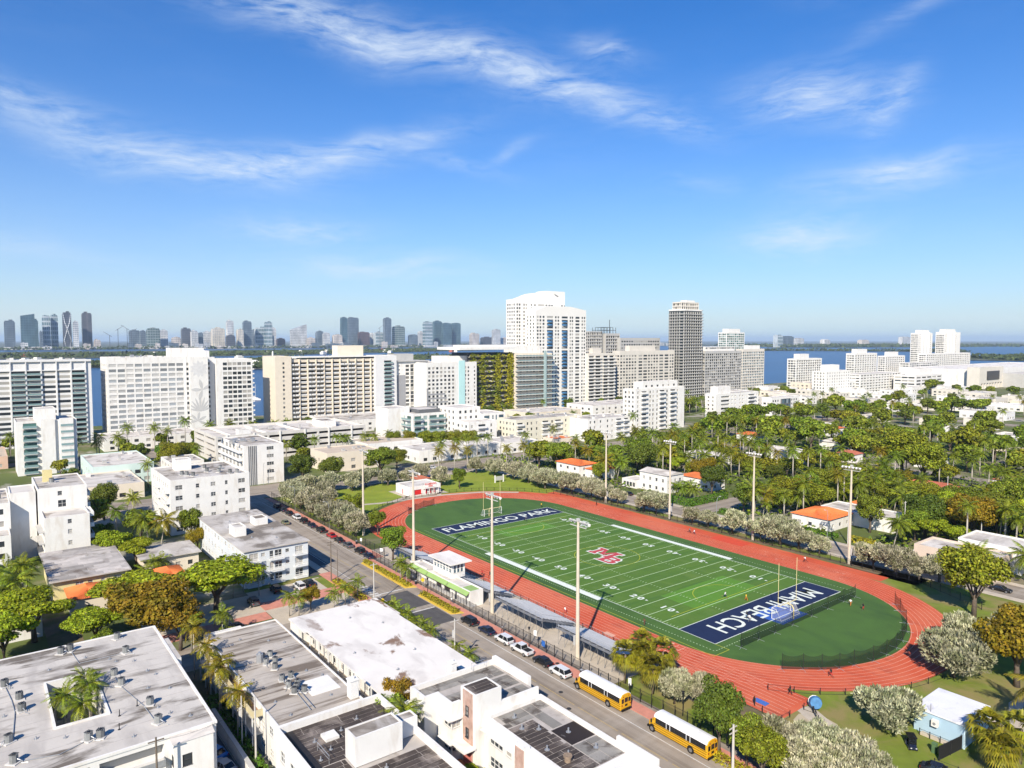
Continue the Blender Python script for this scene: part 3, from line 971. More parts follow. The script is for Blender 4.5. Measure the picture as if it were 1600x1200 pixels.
sheet('courtyard_paving', concrete, [(hx0, hx1, hy0, hy1)], .02)
block(b, 89.5, 91.2, -98.2, -93.4, 9.7, white_wall, roof_white, {'S': [(.2, 1.5, 6.5, 8.0), (.2, 1.5, 3.1, 4.6)], 'E': [(1.0, 2.2, 6.4, 8.0), (1.0, 2.2, 3.1, 4.7)]}, single=True, fm=frame_dark, parapet=.1, name='stair_block')
block(b, 56.6, 66.0, -92.6, -91.7, H1 - .02, white_wall, roof_court, {}, parapet=0, name='wall_step')
balconies(b, 'E', (x0, x1, y0, y1), (3.4, 6.7), 24, 51, .9, 1.0, mats=[white_wall, metal_grey], solid=False, name='gallery')
cs = MB(); cs.add([(91.3, -98.4, 9.72), (91.3, -93.2, 9.72), (89.6, -93.2, 10.12), (89.6, -98.4, 10.12)], [(0, 1, 2, 3)]); cs.build('stair_canopy', roof_white, b)
vent_pipes(b, [(57, -104), (60, -101), (61.5, -100.3), (63, -98), (58.5, -109), (68, -97), (70, -96.2), (74, -98), (76, -95.5), (81, -98), (83.6, -97), (86, -95), (87, -102), (82, -109), (80, -112), (71, -115), (62, -114)], H1)
sm = MB()
for i in range(13):
 x = 52 + i * 2.9
 for ya, yb in ((-150, -93), ) if not (hx0 - .4 < x < hx1 + .4) else ((-150, hy0 - .4), (hy1 + .4, -93)):
  sm.box(x, x + .09, ya, yb, H1 + .002, H1 + .014)
sm.build('roof_seams', mat('seam_grey', (.42, .39, .36), .9, .2, .8), b, kind='stuff')
cn = MB()
for p in ([(52.5, -105.6), (58.9, -105.0), (58.9, -98.5)], [(66.7, -101.3), (70.6, -101.2), (79.4, -99.5), (85.3, -99)], [(60.8, -114.6), (66.6, -114), (70.6, -113.8), (78.9, -114.4)], [(84.4, -106.7), (86, -110), (84.6, -114.5)]):
 cn.tube([(x, y, H1 + .08) for x, y in p], .06, 5)
cn.build('conduit', metal_grey, b, kind='stuff')
vent_pipes(b, [(84, -103.2), (80.2, -102.6), (78.7, -100.2)], H1, .9, .06, metal_dark)
for (x, y) in [(51.9, -98.7), (52.9, -106.9), (52.5, -105.6), (58.9, -98.5), (66.7, -101.3), (70.6, -100.9), (60.8, -114.6), (66.6, -113.1), (70.6, -113.0), (79.4, -98.7), (85.3, -98.8), (84.4, -106.7), (84.6, -105.4), (78.9, -114.8), (84.6, -114.5)]:
 place_ac(x, y, H1, 'ac1', 'grey round condenser on the courtyard block roof, {o}', 1.1)

# parking lane and wall beside it
sheet('parking_lane', asphalt, [(60, 125, -92.5, -88.6)], .03)
pl = MB()
for k in range(14):
 pl.rect(72 + k * 2.7, 72.12 + k * 2.7, -92.2, -89.6, .036)
pl.build('parking_marking', dirty_white, kind='structure')
MB().rect(66, 110, -89.5, -89.3, .037).build('orange_parking_line', mat('orange_paint', (.62, .22, .04), .7, .2, 2), kind='structure')
bw = empty('boundary_wall', (88, -88.2, 0)); tag(bw, 'low pale grey wall between the parking lane and the green alley', 'wall')
mb = MB(); mb.box(70.5, 118, -88.35, -88.0, 0, 2.3); mb.build('wall', white_wall, bw)
mb = MB(); mb.box(70.4, 118, -88.5, -87.9, 2.3, 2.45); mb.build('coping', grey_wall, bw)
sheet('alley', soil, [(49, 125, -88.2, -85.2)], .015)
sheet('inner_court', concrete, [(52, 93, -71.4, -66), (93, 135, -70, -60)], .012)

# ------------------------------------------------------------------ grey-roofed block beside the alley
b = new_building('apartment_block', 'two-storey block with streaked grey roof, condensers and one white roof patch', 'building', 70, -78)
x0, x1, y0, y1, H2 = 51.6, 90.2, -84.6, -71.6, 7.0
block(b, x0, x1, y0, y1, H2, white_wall, roof_grey, {'S': lambda W: grid(W, 10, 2, 1.7, 1.4, 1.0, 3.3, 1.2), 'E': lambda W: grid(W, 3, 2, 1.3, 1.4, 1.0, 3.3, 2.0),
 'N': lambda W: grid(W, 9, 2, 1.5, 1.4, 1.0, 3.3, 1.2)}, single=True, parapet=.16)
block(b, 50.7, 51.6, -84.6, -78, H2 - .02, white_wall, roof_grey, {}, parapet=.1, name='wall_step')
mb = MB(); mb.box(53.5, 83.8, -86.1, -84.62, 3.2, 3.4); mb.build('gallery_floor', grey_wall, b)
mb = MB(); mb.box(53.5, 83.8, -86.15, -85.95, 5.9, 6.9); mb.box(83.6, 83.8, -85.95, -84.62, 5.9, 6.9); mb.box(53.5, 53.7, -85.95, -84.62, 5.9, 6.9)
mb.build('parapet', mat('yellowish_stucco', (.58, .50, .30), .85, .1, .5, stain=((.3, .22, .12), (.3, .3, .3), .5, .75, .5)), b)
mb = MB(); mb.box(53.7, 83.6, -85.94, -84.63, 5.8, 5.9); mb.build('ledge', mat('brown_ledge', (.33, .20, .12), .9, .2, .4), b)
for i in range(10):
 mb = MB(); mb.box(54 + i * 3.25, 54.14 + i * 3.25, -86.1, -85.96, 0, 5.9); mb.build('post', rail_white, b)
chimney(b, 88.6, -72.6, H2 - .1, 9.6, 1.3)
MB().box(79.4, 84.6, -77.4, -72.8, H2 - .15, H2 - .08).build('white_patch', mat('white_coating', (.72, .70, .66), .8, .06, .6), b)
mb = MB(); mb.tube([(77, -78.8, H2), (88.5, -79.2, H2)], .07, 5); mb.tube([(81, -78.4, H2 + .1), (88.4, -78.6, H2 + .1)], .05, 5); mb.build('pipe_run', metal_grey, b)
vent_pipes(b, [(57, -80), (60.5, -76), (63, -74), (70, -75), (74, -83), (76, -75), (86, -75), (88, -82), (83, -82.5), (79, -73.5)], H2 - .15)
for (x, y) in [(67.3, -79.3), (67.1, -77.9), (69.6, -79.4), (69.9, -78.0), (72.2, -78.8), (76.9, -79.3), (76.8, -77.8), (79.6, -79.2), (79.9, -77.9), (82.0, -79.2), (82.5, -77.8), (81.0, -78.5)]:
 place_ac(x, y, H2 - .15, 'ac2', 'grey condenser clustered on the streaked grey roof, {o}', 1.0)
mb = MB(); mb.cyl(68.2, -80.0, H2 - .15, H2 + 1.3, .55, 10); mb.cyl(68.2, -80.0, H2 + 1.3, H2 + 1.6, .3, 8); mb.build('water_heater', metal_grey, b)

# ------------------------------------------------------------------ bright white roofed motel with outdoor gallery
b = new_building('apartment_block', 'two-storey block with bright white roof and brown puddle stains along the street', 'building', 72, -60)
x0, x1, y0, y1, H4 = 53.8, 91.6, -67.4, -52.6, 7.0
block(b, x0, x1, y0, y1, H4 - .3, white_wall, None, {'S': lambda W: grid(W, 11, 2, 1.1, 1.9, .4, 3.2, 1.2), 'W': lambda W: grid(W, 5, 2, 1.4, 1.3, .9, 3.2, 1.5),
 'N': lambda W: grid(W, 10, 2, 1.5, 1.3, .9, 3.2, 1.2), 'E': lambda W: grid(W, 4, 2, 1.5, 1.3, .9, 3.2, 1.2)}, single=True, parapet=0)
mb = MB(); mb.prism([(53.0, -69.6), (61.0, -69.6), (61.0, -69.0), (92.2, -69.0), (92.2, -51.6), (63.5, -51.6), (63.5, -51.0), (53.0, -51.0)], H4 - .3, H4)
mb.build('roof', roof_clean, b)
mb = MB(); mb.box(53.1, 57.5, -69.3, -67.42, 0, H4 - .31); mb.build('end_bay', white_wall, b)
for z in (1.0, 4.2):
 wm, pm = window_meshes(1.3, 1.3, frame_white, glass)
 w = inst('window', wm, b, (55.3 - 72, -69.28 + 60, z)); inst('pane', pm, w)
mb = MB(); mb.box(57.5, 91.6, -69.0, -67.42, 3.1, 3.3); mb.build('gallery_floor', concrete, b)
mb = MB()
for i in range(60):
 mb.box(57.7 + i * .57, 57.74 + i * .57, -68.98, -68.94, 3.3, 4.25)
mb.box(57.5, 91.6, -68.99, -68.93, 4.25, 4.32); mb.build('railing', metal_grey, b, kind='stuff')
for i in range(9):
 mb = MB(); mb.box(57.6 + i * 4.2, 57.78 + i * 4.2, -68.92, -68.74, 0, 3.1); mb.box(57.6 + i * 4.2, 57.78 + i * 4.2, -68.92, -68.74, 3.3, H4 - .31); mb.build('post', rail_white, b)
mb = MB()
for i in range(11):
 mb.box(63 + i * .3, 63.3 + i * .3, -70.6, -69.02, .28 * i, .28 * (i + 1))
mb.build('staircase', concrete, b)
chimney(b, 92.9, -57.5, 6.4, 9.6, 1.0)
vent_pipes(b, [(60, -60), (66, -56), (75, -66), (80, -57), (85, -63)], H4)

# ------------------------------------------------------------------ dark-roofed block at the bottom edge
b = new_building('apartment_block', 'white-walled block with dark brown sheet roof and a white roof hut', 'building', 108, -78)
x0, x1, y0, y1, H3 = 91.9, 126, -85.6, -69.9, 8.0
block(b, x0, x1, y0, y1, H3, white_wall, roof_seam, {'S': lambda W: [(2, 3.6, 4.3, 5.9), (5.5, 7.6, 4.3, 5.9), (9, 11, 4.3, 5.9), (2, 4, 1, 2.6), (7, 9, 1, 2.6)], 'W': lambda W: grid(W, 4, 2, 1.3, 1.3, 1, 3.4, 2),
 'N': lambda W: grid(W, 8, 2, 1.4, 1.3, 1, 3.4, 2)}, single=True, parapet=1.0, ptk=.45)
roof_sheets(b, x0 + .5, 103.0, y0 + .5, y1 - .5, H3 - 1.0, sheet_dark, 1.0, 5.5, 'y', 5)
roof_sheets(b, 106.6, x1 - .5, y0 + .5, y1 - .5, H3 - 1.0, sheet_dark, 1.0, 5.5, 'y', 6)
roof_sheets(b, 103.1, 106.5, y0 + .5, -80.4, H3 - 1.0, sheet_dark, 1.0, 5.5, 'y', 7)
block(b, 102.8, 105.8, -80.2, -73.5, 10.9, white_wall, roof_mid, {}, z0=H3 - .9, parapet=.1, name='roof_hut')
block(b, 101.6, 103.6, -73.4, -70.0, 9.6, white_wall, roof_mid, {}, z0=H3 - .9, parapet=.1, name='stair_head')
mb = MB(); mb.box(92.6, 126, -84.4, -83.5, H3 - .98, H3 - .9); mb.build('tar_strip', mat('tar', (.022, .02, .02), .6, .2, 1), b)
vent_pipes(b, [(95, -75), (96.5, -78), (98.5, -73), (100, -81), (97, -82), (108, -77), (110, -82), (101.5, -83)], H3 - .95, .5)
mb = MB(); mb.box(96.3, 98.2, -80.9, -79.0, H3 - .9, H3 - .5); mb.build('roof_hatch', white_wall, b)
mb = MB(); mb.tube([(99.2, -82.5, H3 - .9), (99.2, -82.5, H3 + .2), (103, -82.5, H3 + .2), (103, -82.5, H3 - .9)], .04, 5); mb.tube([(103, -82.5, H3 - .3), (99.2, -82.5, H3 - .3)], .03, 5); mb.build('guard_rail', metal_grey, b)
mb = MB(); mb.cyl(98.8, -72.6, H3 - .9, H3 + 1.6, .07, 6); mb.build('mast', metal_dark, b)
mb = MB(); mb.box(97.5, 100.6, -73.6, -71.3, H3 - .9, H3 - .75); mb.box(98, 100, -73.2, -71.8, H3 - .75, H3 - .68); mb.build('curb_frame', roof_mid, b)

# ------------------------------------------------------------------ art deco block with stepped front
b = new_building('apartment_block', 'stepped art deco block with corner windows, pink stone tower strip and dark patched roof', 'building', 112, -58)
H5 = 8.8
win2 = lambda a: [(a, a + 1.9, 5.0, 6.3), (a, a + 1.9, 1.5, 2.8)]
block(b, 94.4, 98.6, -66.0, -50.6, 8.05, white_wall, roof_seam, {'S': [(1.2, 2.6, 5.0, 6.4), (1.2, 2.6, 1.4, 2.8)], 'E': [], 'W': lambda W: grid(W, 4, 2, 1.3, 1.3, 1.2, 3.5, 1.5)}, single=True, parapet=0)
block(b, 98.6, 102.5, -63.8, -50.6, 8.05, white_wall, roof_seam, {'S': win2(1.8), 'E': [(.15, 1.6, 5.0, 6.3), (.15, 1.6, 1.5, 2.8)]}, single=True, parapet=0)
block(b, 102.5, 106.2, -62.2, -57.6, 11.0, white_wall, roof_mid, {}, parapet=.12, name='entrance_tower')
mb = MB(); mb.box(103.2, 105.6, -62.32, -62.2, 0.3, 10.9); mb.build('pink_strip', pink_tile, b)
for z in (7.4, 4.2):
 wm, pm = window_meshes(.7, 1.4, frame_dark, glass); w = inst('window', wm, b, (104.4 - 112, -62.40 + 58, z)); inst('pane', pm, w)
block(b, 102.5, 106.2, -57.6, -50.6, 8.05, white_wall, roof_seam, {}, parapet=0)
pp = MB()
for a in ((94.4, 98.6, -66, -65.6), (94.4, 94.8, -65.6, -50.6), (98.2, 98.6, -65.6, -63.4), (98.6, 102.5, -63.8, -63.4), (102.1, 102.5, -63.4, -62.2), (105.8, 106.2, -57.6, -50.6)):
 pp.box(*a, 8.05, H5)
pp.build('parapet', white_wall, b)
block(b, 106.2, 133, -60.6, -50.2, 7.6, white_wall, roof_seam, {'S': [(1.3, 4.3, 4.2, 5.7), (5.0, 6.3, 4.2, 5.7), (7.0, 8.3, 4.2, 5.7), (1.3, 4.3, .9, 2.4), (5.2, 8.0, .9, 2.4), (15, 18, 4.2, 5.7)], 'N': lambda W: grid(W, 8, 2, 1.6, 1.3, 1, 3.4, 1.5)}, single=True, parapet=.55, ptk=.5)
mb = MB(); mb.box(114.6, 116.6, -61.6, -60.62, 0, 8.0); mb.build('pier', white_wall, b)
mb = MB(); mb.box(114.7, 116.5, -61.72, -61.6, .3, 7.6); mb.build('pink_strip', pink_tile, b)
for z in (6.45, 2.95):                                     # thin concrete brows over the corner windows
 mb = MB(); mb.prism([(99.8, -64.6), (103.1, -64.6), (103.1, -62.4), (102.52, -62.4), (102.52, -63.82), (99.8, -63.82)], z, z + .16); mb.build('window_brow', white_wall, b)
 mb = MB(); mb.prism([(94.0, -66.9), (98.0, -66.9), (98.0, -66.02), (94.0, -66.02)], z, z + .16); mb.build('window_brow', white_wall, b)
mb = MB(); mb.prism([(106.3, -61.5), (114.5, -61.5), (114.5, -60.62), (106.3, -60.62)], 5.85, 6.0); mb.build('window_brow', white_wall, b)
mb = MB(); mb.box(102.3, 106.4, -64.2, -62.22, 3.2, 3.4); mb.build('door_canopy', white_wall, b)
mb = MB(); mb.box(103.4, 105.4, -62.36, -62.325, .2, 2.7); mb.build('door', mat('pink_door', (.50, .16, .13), .6, .1, 1), b)
mb = MB(); mb.box(102.5, 106.5, -67.2, -62.4, 0, .16); mb.box(102.9, 106.1, -66.2, -62.4, .16, .32); mb.build('entrance_steps', mat('terracotta', (.52, .20, .09), .85, .15, .7), b)
roof_sheets(b, 94.9, 98.4, -65.5, -51.1, H5 - .75, sheet_grey, 1.05, 5, 'y', 11, .08)
roof_sheets(b, 98.9, 102.3, -63.3, -51.1, H5 - .75, sheet_grey, 1.05, 5, 'y', 12, .1)
roof_sheets(b, 102.8, 106.0, -57.3, -51.1, H5 - .75, sheet_grey, 1.05, 4, 'y', 13, .1)
roof_sheets(b, 102.7, 106.0, -62.0, -57.8, 11.0 - .12, sheet_dark, .8, 5, 'y', 14)
roof_sheets(b, 106.8, 110.2, -60.0, -54.6, 7.6 - .55, sheet_grey, 1.2, 5, 'y', 15, .1)
roof_sheets(b, 110.4, 124, -60.0, -55.2, 7.6 - .55, sheet_dark, .92, 4.6, 'y', 16)
roof_sheets(b, 106.8, 114, -54.5, -50.8, 7.6 - .55, sheet_grey, 1.8, 5, 'x', 17, .1)
roof_sheets(b, 114.2, 118.6, -55.1, -50.8, 7.6 - .55, sheet_black, 4.3, 5, 'x', 18)
roof_sheets(b, 118.8, 124, -55.1, -50.8, 7.6 - .55, sheet_grey, 2.1, 6, 'x', 19)
MB().box(124.2, 132.4, -60, -50.8, 7.06, 7.12).build('white_patch', mat('white_coating', (.72, .70, .66), .8, .06, .6), b)
mb = MB(); mb.box(94.2, 103.5, -50.6, -49.9, 0, 9.2); mb.build('street_parapet', white_wall, b)
mb = MB(); mb.box(122, 129, -50.2, -49.7, 0, 8.2); mb.build('street_parapet', white_wall, b)
vent_pipes(b, [(96, -58), (99.5, -56), (100.5, -53), (108.5, -57), (111.5, -58), (113, -56.2), (117.5, -58.5), (120, -57.0), (121, -53), (116, -53.4), (126.5, -55)], 7.15, .6, .12)
mb = MB(); mb.cyl(121, -58.0, 7.1, 7.75, .45, 10); mb.cyl(121, -58, 7.75, 7.95, .6, 10); mb.build('roof_fan', mat('rusty_vent', (.26, .19, .13), .8, .3, 3), b)
mb = MB(); mb.tube([(95.4, -53, 8.8), (95.4, -53, 9.8), (95.4, -55.5, 9.8), (95.4, -55.5, 8.8)], .04, 5); mb.build('ladder_rail', metal_grey, b)

# ------------------------------------------------------------------ three-storey block with balconies at the corner
b = new_building('apartment_block', 'pale blue-white three-storey corner block with railed balconies facing the parking', 'building', -10, -57)
x0, x1, y0, y1, H6 = -31, 11.0, -65.3, -49.2, 9.2
blue_white = mat('blue_white_stucco', (0.60, 0.625, 0.63), .85, .05, .3)
bw_ = (x0, x1, y0, y1)
hl = []
for f in range(3):
 z = .5 + f * 2.95
 hl += [(1.2, 3.4, z, z + 2.0), (4.1, 5.1, z + .9, z + 1.8), (6.2, 7.2, z, z + 2.0), (7.5, 9.3, z + .2, z + 2.0), (10.2, 11.2, z + .9, z + 1.8), (12.7, 14.7, z, z + 2.0)]
block(b, *bw_, H6, blue_white, None, {'E': hl, 'S': lambda W: grid(W, 12, 3, 1.5, 1.3, 1.1, 2.95, 1.5), 'N': lambda W: grid(W, 12, 3, 1.5, 1.3, 1.1, 2.95, 1.5)}, single=True, parapet=0)
MB().box(x0 - .3, x1 + .5, y0 - .4, y1 + .4, H6, H6 + .25).build('roof', roof_mid, b)
zl = [.42 + f * 2.95 for f in range(3)]
for (u0, u1) in ((.4, 3.8), (5.9, 9.6), (12.2, 15.6)):
 balconies(b, 'E', bw_, zl, u0, u1, 1.2, .12, mats=[blue_white, rail_white])
 for z in zl:
  mb = MB()
  o, u, n, W, rz = FACES['E'](bw_)
  k = int((u1 - u0) / .28)
  for i in range(k):
   y = y0 + u0 + .06 + i * (u1 - u0 - .12) / (k - 1)
   mb.box(x1 + 1.12, x1 + 1.18, y - .06, y + .06, z + .121, z + .92)
  mb.box(x1 + 1.10, x1 + 1.2, y0 + u0, y0 + u1, z + .92, z + 1.02)
  mb.build('balustrade', rail_white, b, kind='stuff')
block(b, -8, -3, -63.5, -60.5, 12.0, white_wall, roof_mid, {}, z0=H6 + .2, parapet=.2, name='roof_hut')
block(b, -16, -11.5, -55.5, -52, 11.4, white_wall, roof_mid, {}, z0=H6 + .2, parapet=.2, name='stair_head')
block(b, -40, -31.2, -62, -47.5, 7.2, white_wall, roof_mid, {'E': []}, parapet=.2, name='rear_wing')
vent_pipes(b, [(-20, -60), (-14, -62), (-5, -53), (0, -60), (4, -55), (-24, -54)], H6 + .25, .5, .12)

# ------------------------------------------------------------------ five-storey white block behind it
b = new_building('apartment_block', 'five-storey plain white block with small square windows and roof fans', 'building', -62, -56)
x0, x1, y0, y1, H7 = -80, -51.5, -68.8, -44.6, 17.4
hl = []
for f in range(5):
 z = 1.0 + f * 3.3
 hl += [(1.5, 3.6, z, z + 1.4), (7.5, 8.6, z, z + 1.3), (12.0, 13.5, z, z + 1.3), (16.4, 17.3, z, z + 1.3), (20.6, 22.8, z, z + 1.4)]
block(b, x0, x1, y0, y1, H7, white_wall, roof_mid, {'E': hl, 'S': lambda W: grid(W, 8, 5, 1.6, 1.4, 1.0, 3.3, 2)}, single=True, parapet=.5)
balconies(b, 'S', (x0, x1, y0, y1), [3.4 + 3.3 * f for f in range(4)], 20.5, 27.5, 1.4, 1.0, mats=[white_wall, rail_white])
balconies(b, 'S', (x0, x1, y0, y1), [3.4 + 3.3 * f for f in range(4)], 9, 16, 1.4, 1.0, mats=[white_wall, rail_white])
block(b, -76, -71, -63, -58, 20.6, white_wall, roof_white, {}, z0=16.9, parapet=.2, name='roof_hut')
for (x, y) in [(-62, -63), (-60, -62), (-58, -60.5), (-63, -55), (-60, -52), (-56, -49.5), (-55, -47.5), (-66, -50), (-70, -54)]:
 place_ac(x, y, 16.9, 'ac7', 'small grey roof fan on the five-storey white block, {o}', 1.3)

# ------------------------------------------------------------------ stepped white apartment cluster at the left edge
b = new_building('apartment_block', 'white stepped apartment cluster at the left edge with grey flat roofs', 'building', -55, -100)
block(b, -50, -39.0, -102.6, -92.0, 13.2, white_wall, roof_white, {'E': [(5.4, 6.4, z, z + 1.2) for z in (2.0, 5.1, 8.2, 11.0)], 'N': lambda W: grid(W, 3, 4, 1.5, 1.4, 1, 3.1)}, single=True, parapet=.35)
block(b, -72, -50.0, -103.2, -91.2, 19.4, white_wall, roof_mid, {'E': [(4.8, 5.9, 17.0, 18.2), (4.8, 6.8, 13.6, 15.6)], 'N': lambda W: grid(W, 5, 6, 1.5, 1.4, 1, 3.1)}, single=True, parapet=.3)
block(b, -62, -49.8, -109.5, -103.6, 19.0, white_wall, roof_white, {'E': []}, parapet=.25, name='stair_tower')
block(b, -70, -46.5, -128, -109.6, 17.2, white_wall, roof_mid, {'E': lambda W: grid(W, 5, 5, 2.2, 1.5, .9, 3.3, 1)}, parapet=.3)
block(b, -46.4, -38, -128, -110, 10.2, white_wall, roof_mid, {'E': lambda W: grid(W, 5, 3, 2.4, 1.5, .9, 3.2, 1)}, parapet=.3, name='front_wing')
balconies(b, 'N', (-50, -39, -102.6, -92.0), (3.0, 6.1, 9.2, 12.2), 1, 9, 1.2, 1.0)
balconies(b, 'N', (-72, -50, -103.2, -91.2), (3.0, 6.1, 9.2, 12.2, 15.4), 4, 16, 1.2, 1.0)
mb = MB(); mb.box(-50, -39, -103.9, -102.62, 3.0, 3.2); mb.box(-50, -39, -103.9, -102.62, 6.1, 6.3); mb.box(-50, -39, -103.9, -102.62, 9.2, 9.4); mb.build('gallery', grey_wall, b)
for (x, y) in [(-66, -112), (-62, -113), (-60, -116), (-55, -112), (-64, -118), (-56, -118)]:
 place_ac(x, y, 16.9, 'ac8', 'grey condenser on the stepped white cluster roof, {o}', 1.4)
place_ac(-60, -99, 19.1, 'ac8', 'grey condenser on the stepped white cluster roof, {o}', 1.4)
mb = MB(); mb.box(-64, -62.5, -101, -98.6, 19.1, 22.5); mb.build('roof_cabinet', yellow_wall, b)

# ------------------------------------------------------------------ low yellow house and its neighbours
b = new_building('house', 'yellow two-storey house with patched grey flat roof beside the bright tree', 'house', -16, -96)
block(b, -30.5, -3.9, -103.6, -88.5, 5.7, yellow_wall, None, {'E': [(4.4, 6.0, 3.7, 4.8), (6.9, 7.9, 3.9, 4.7), (9.6, 10.4, 3.8, 4.8), (12.3, 13.8, 3.8, 4.8)], 'S': lambda W: grid(W, 6, 2, 1.4, 1.2, 1, 2.8)}, single=True, parapet=0)
MB().box(-31, -2.9, -104.4, -87.7, 5.7, 5.98).build('roof', roof_mid, b)
roof_sheets(b, -30.8, -3.1, -104.2, -87.9, 5.98, mat('patched_sheet', (.40, .365, .33), .9, .2, .4, rand=.35, stain=((.16, .12, .09), (.2, .2, 1), .52, .7, .8)), 2.2, 5.5, 'y', 21, .05)

def gable_house(name, label, x0, x1, y0, y1, h, rise, wall, roof, axis='x', holesE=None, holesS=None, ov=.5, group=None, tiles=0):
 b = new_building(name, label, 'house', (x0 + x1) / 2, (y0 + y1) / 2, group)
 block(b, x0, x1, y0, y1, h, wall, None, {'E': holesE or (lambda W: grid(W, max(1, int(W / 4)), max(1, int(h / 3)), 1.3, 1.2, 1, 2.9, .6)), 'S': holesS or (lambda W: grid(W, max(1, int(W / 4)), max(1, int(h / 3)), 1.3, 1.2, 1, 2.9, .6))}, parapet=0)
 mb = MB()
 X0, X1, Y0, Y1 = x0 - ov, x1 + ov, y0 - ov, y1 + ov
 if axis == 'x':
  yc = (y0 + y1) / 2
  hp = min((X1 - X0) * .28, (Y1 - Y0) * .5)
  A, B = (X0 + hp, yc, h + rise), (X1 - hp, yc, h + rise)
 else:
  xc = (x0 + x1) / 2
  hp = min((Y1 - Y0) * .28, (X1 - X0) * .5)
  A, B = (xc, Y0 + hp, h + rise), (xc, Y1 - hp, h + rise)
 c = [(X0, Y0, h), (X1, Y0, h), (X1, Y1, h), (X0, Y1, h)]
 if axis == 'x':
  fs = [(0, 1, 5, 4), (1, 2, 5), (2, 3, 4, 5), (3, 0, 4)]
 else:
  fs = [(0, 1, 4), (1, 2, 5, 4), (2, 3, 5), (3, 0, 4, 5)]
 mb.add(c + [A, B], fs + [(3, 2, 1, 0)])
 rf = mb.build('roof', roof, b)
 if tiles:                                   # ridges of barrel tile running down each slope
  V = [Vector(v) for v in c + [A, B]]
  tb = MB()
  for f in fs:
   if len(f) == 4: e0, e1, r1, r0 = [V[i] for i in f]
   else: e0, e1, r1 = [V[i] for i in f]; r0 = r1
   n = max(2, int((e1 - e0).length / tiles))
   for i in range(n):
    t = (i + .5) / n
    p = e0.lerp(e1, t); q = r0.lerp(r1, t)
    tb.tube([p + Vector((0, 0, .02)), q + Vector((0, 0, .02))], .09, 4, 0, False)
  tb.build('tile_rows', roof, b, kind='stuff')
 return b

gable_house('house', 'small cream house with bright orange tiled roof between yellow house and bright tree', -2.6, 6.6, -101.2, -94, 4.0, 1.2, cream_wall, tile_orange, 'x', tiles=.4)
gable_house('house', 'little house with orange tiled roof half hidden behind two spreading trees', -8, 3.4, -82.6, -76.5, 3.2, 1.2, cream_wall, tile_orange, 'x', tiles=.4)
b = new_building('house', 'low house with stained grey roof among banana plants', 'house', -18, -76)
block(b, -25, -13.4, -83.2, -70, 4.4, cream_wall, None, {'E': lambda W: grid(W, 4, 1, 1.2, 1.2, 1.4, 3)}, parapet=0)
MB().box(-25.8, -12.6, -84, -69.4, 4.4, 4.65).build('roof', roof_mid, b)
b = new_building('house', 'low white shed with grey roof behind the bright trees at left edge', 'house', 12, -118)
block(b, -2, 14, -114, -107, 4.4, white_wall, roof_mid, {'E': lambda W: grid(W, 2, 1, 1.3, 1.2, 1.4, 3)}, parapet=.3)

# ------------------------------------------------------------------ mid-distance buildings
def simple(name, label, cat, box, H, wall, roof, nE=0, nS=0, fl=1, ww=1.6, wh=1.4, sill=.9, fh=3.0, gm=None, parapet=.4, m=1.0, z0=0, depth=.25, pent=None, nN=0):
 b = new_building(name, label, cat, (box[0] + box[1]) / 2, (box[2] + box[3]) / 2)
 fc = {}
 if nE: fc['E'] = lambda W: grid(W, nE, fl, min(ww, (W - 2 * m) / nE * .9), wh, sill, fh, m, z0=z0)
 if nS: fc['S'] = lambda W: grid(W, nS, fl, min(ww, (W - 2 * m) / nS * .9), wh, sill, fh, m, z0=z0)
 if nN: fc['N'] = lambda W: grid(W, nN, fl, min(ww, (W - 2 * m) / nN * .9), wh, sill, fh, m, z0=z0)
 block(b, *box, H, wall, roof, fc, parapet=parapet, gm=gm, depth=depth)
 for p in (pent or []):
  block(b, *p[:4], p[4], wall, roof, {}, z0=H - parapet, parapet=.3, name='penthouse')
 return b

def roof_clutter(b, box, z, n, seed, s=1.0):
 """plant and hatches on a roof, each its own part"""
 rn = random.Random(seed)
 for i in range(n):
  x, y = rn.uniform(box[0] + 1.5, box[1] - 1.5), rn.uniform(box[2] + 1.5, box[3] - 1.5)
  w, d, h = rn.uniform(.6, 1.8) * s, rn.uniform(.6, 1.8) * s, rn.uniform(.6, 1.6) * s
  mb = MB(); mb.box(x - w / 2, x + w / 2, y - d / 2, y + d / 2, z, z + h); mb.box(x - w / 2 - .08, x + w / 2 + .08, y - d / 2 - .08, y + d / 2 + .08, z + h, z + h + .1)
  mb.build('roof_unit', rn.choice([metal_grey, grey_wall, white_wall]), b)

# left-edge slab with framed top storey
b = simple('apartment_tower', 'wide white slab tower at the left edge with framed bays and green glass balconies', 'building', (-325, -300, -128, -59.5), 49.4, cool_wall, roof_white, 0, 0)
bx_ = (-325, -300, -128, -59.5)
mb = MB(); pn = MB()
o, u, n, W, rz = FACES['E'](bx_)
nb = 9; st = (W - 3.0) / nb
mb2 = MB()
for i in range(nb + 1):
 y = -128 + i * st
 mb2.box(-299.98, -299.1, y - .3, y + .3, 0, 48.6)
mb2.box(-299.98, -299.0, -128, -59.5, 48.6, 49.8); mb2.box(-299.98, -299.3, -128, -62.5, 43.4, 43.9)
mb2.build('facade_frame', cool_wall, b)
for f in range(15):
 z = 1.0 + f * 2.87
 for i in range(nb):
  y = -128 + i * st + .35
  pn.quad((-299.97, y + .2, z + .75), (-299.97, y + st - .9, z + .75), (-299.97, y + st - .9, z + 2.3), (-299.97, y + .2, z + 2.3))
pn.build('windows', glass, b, kind='stuff')
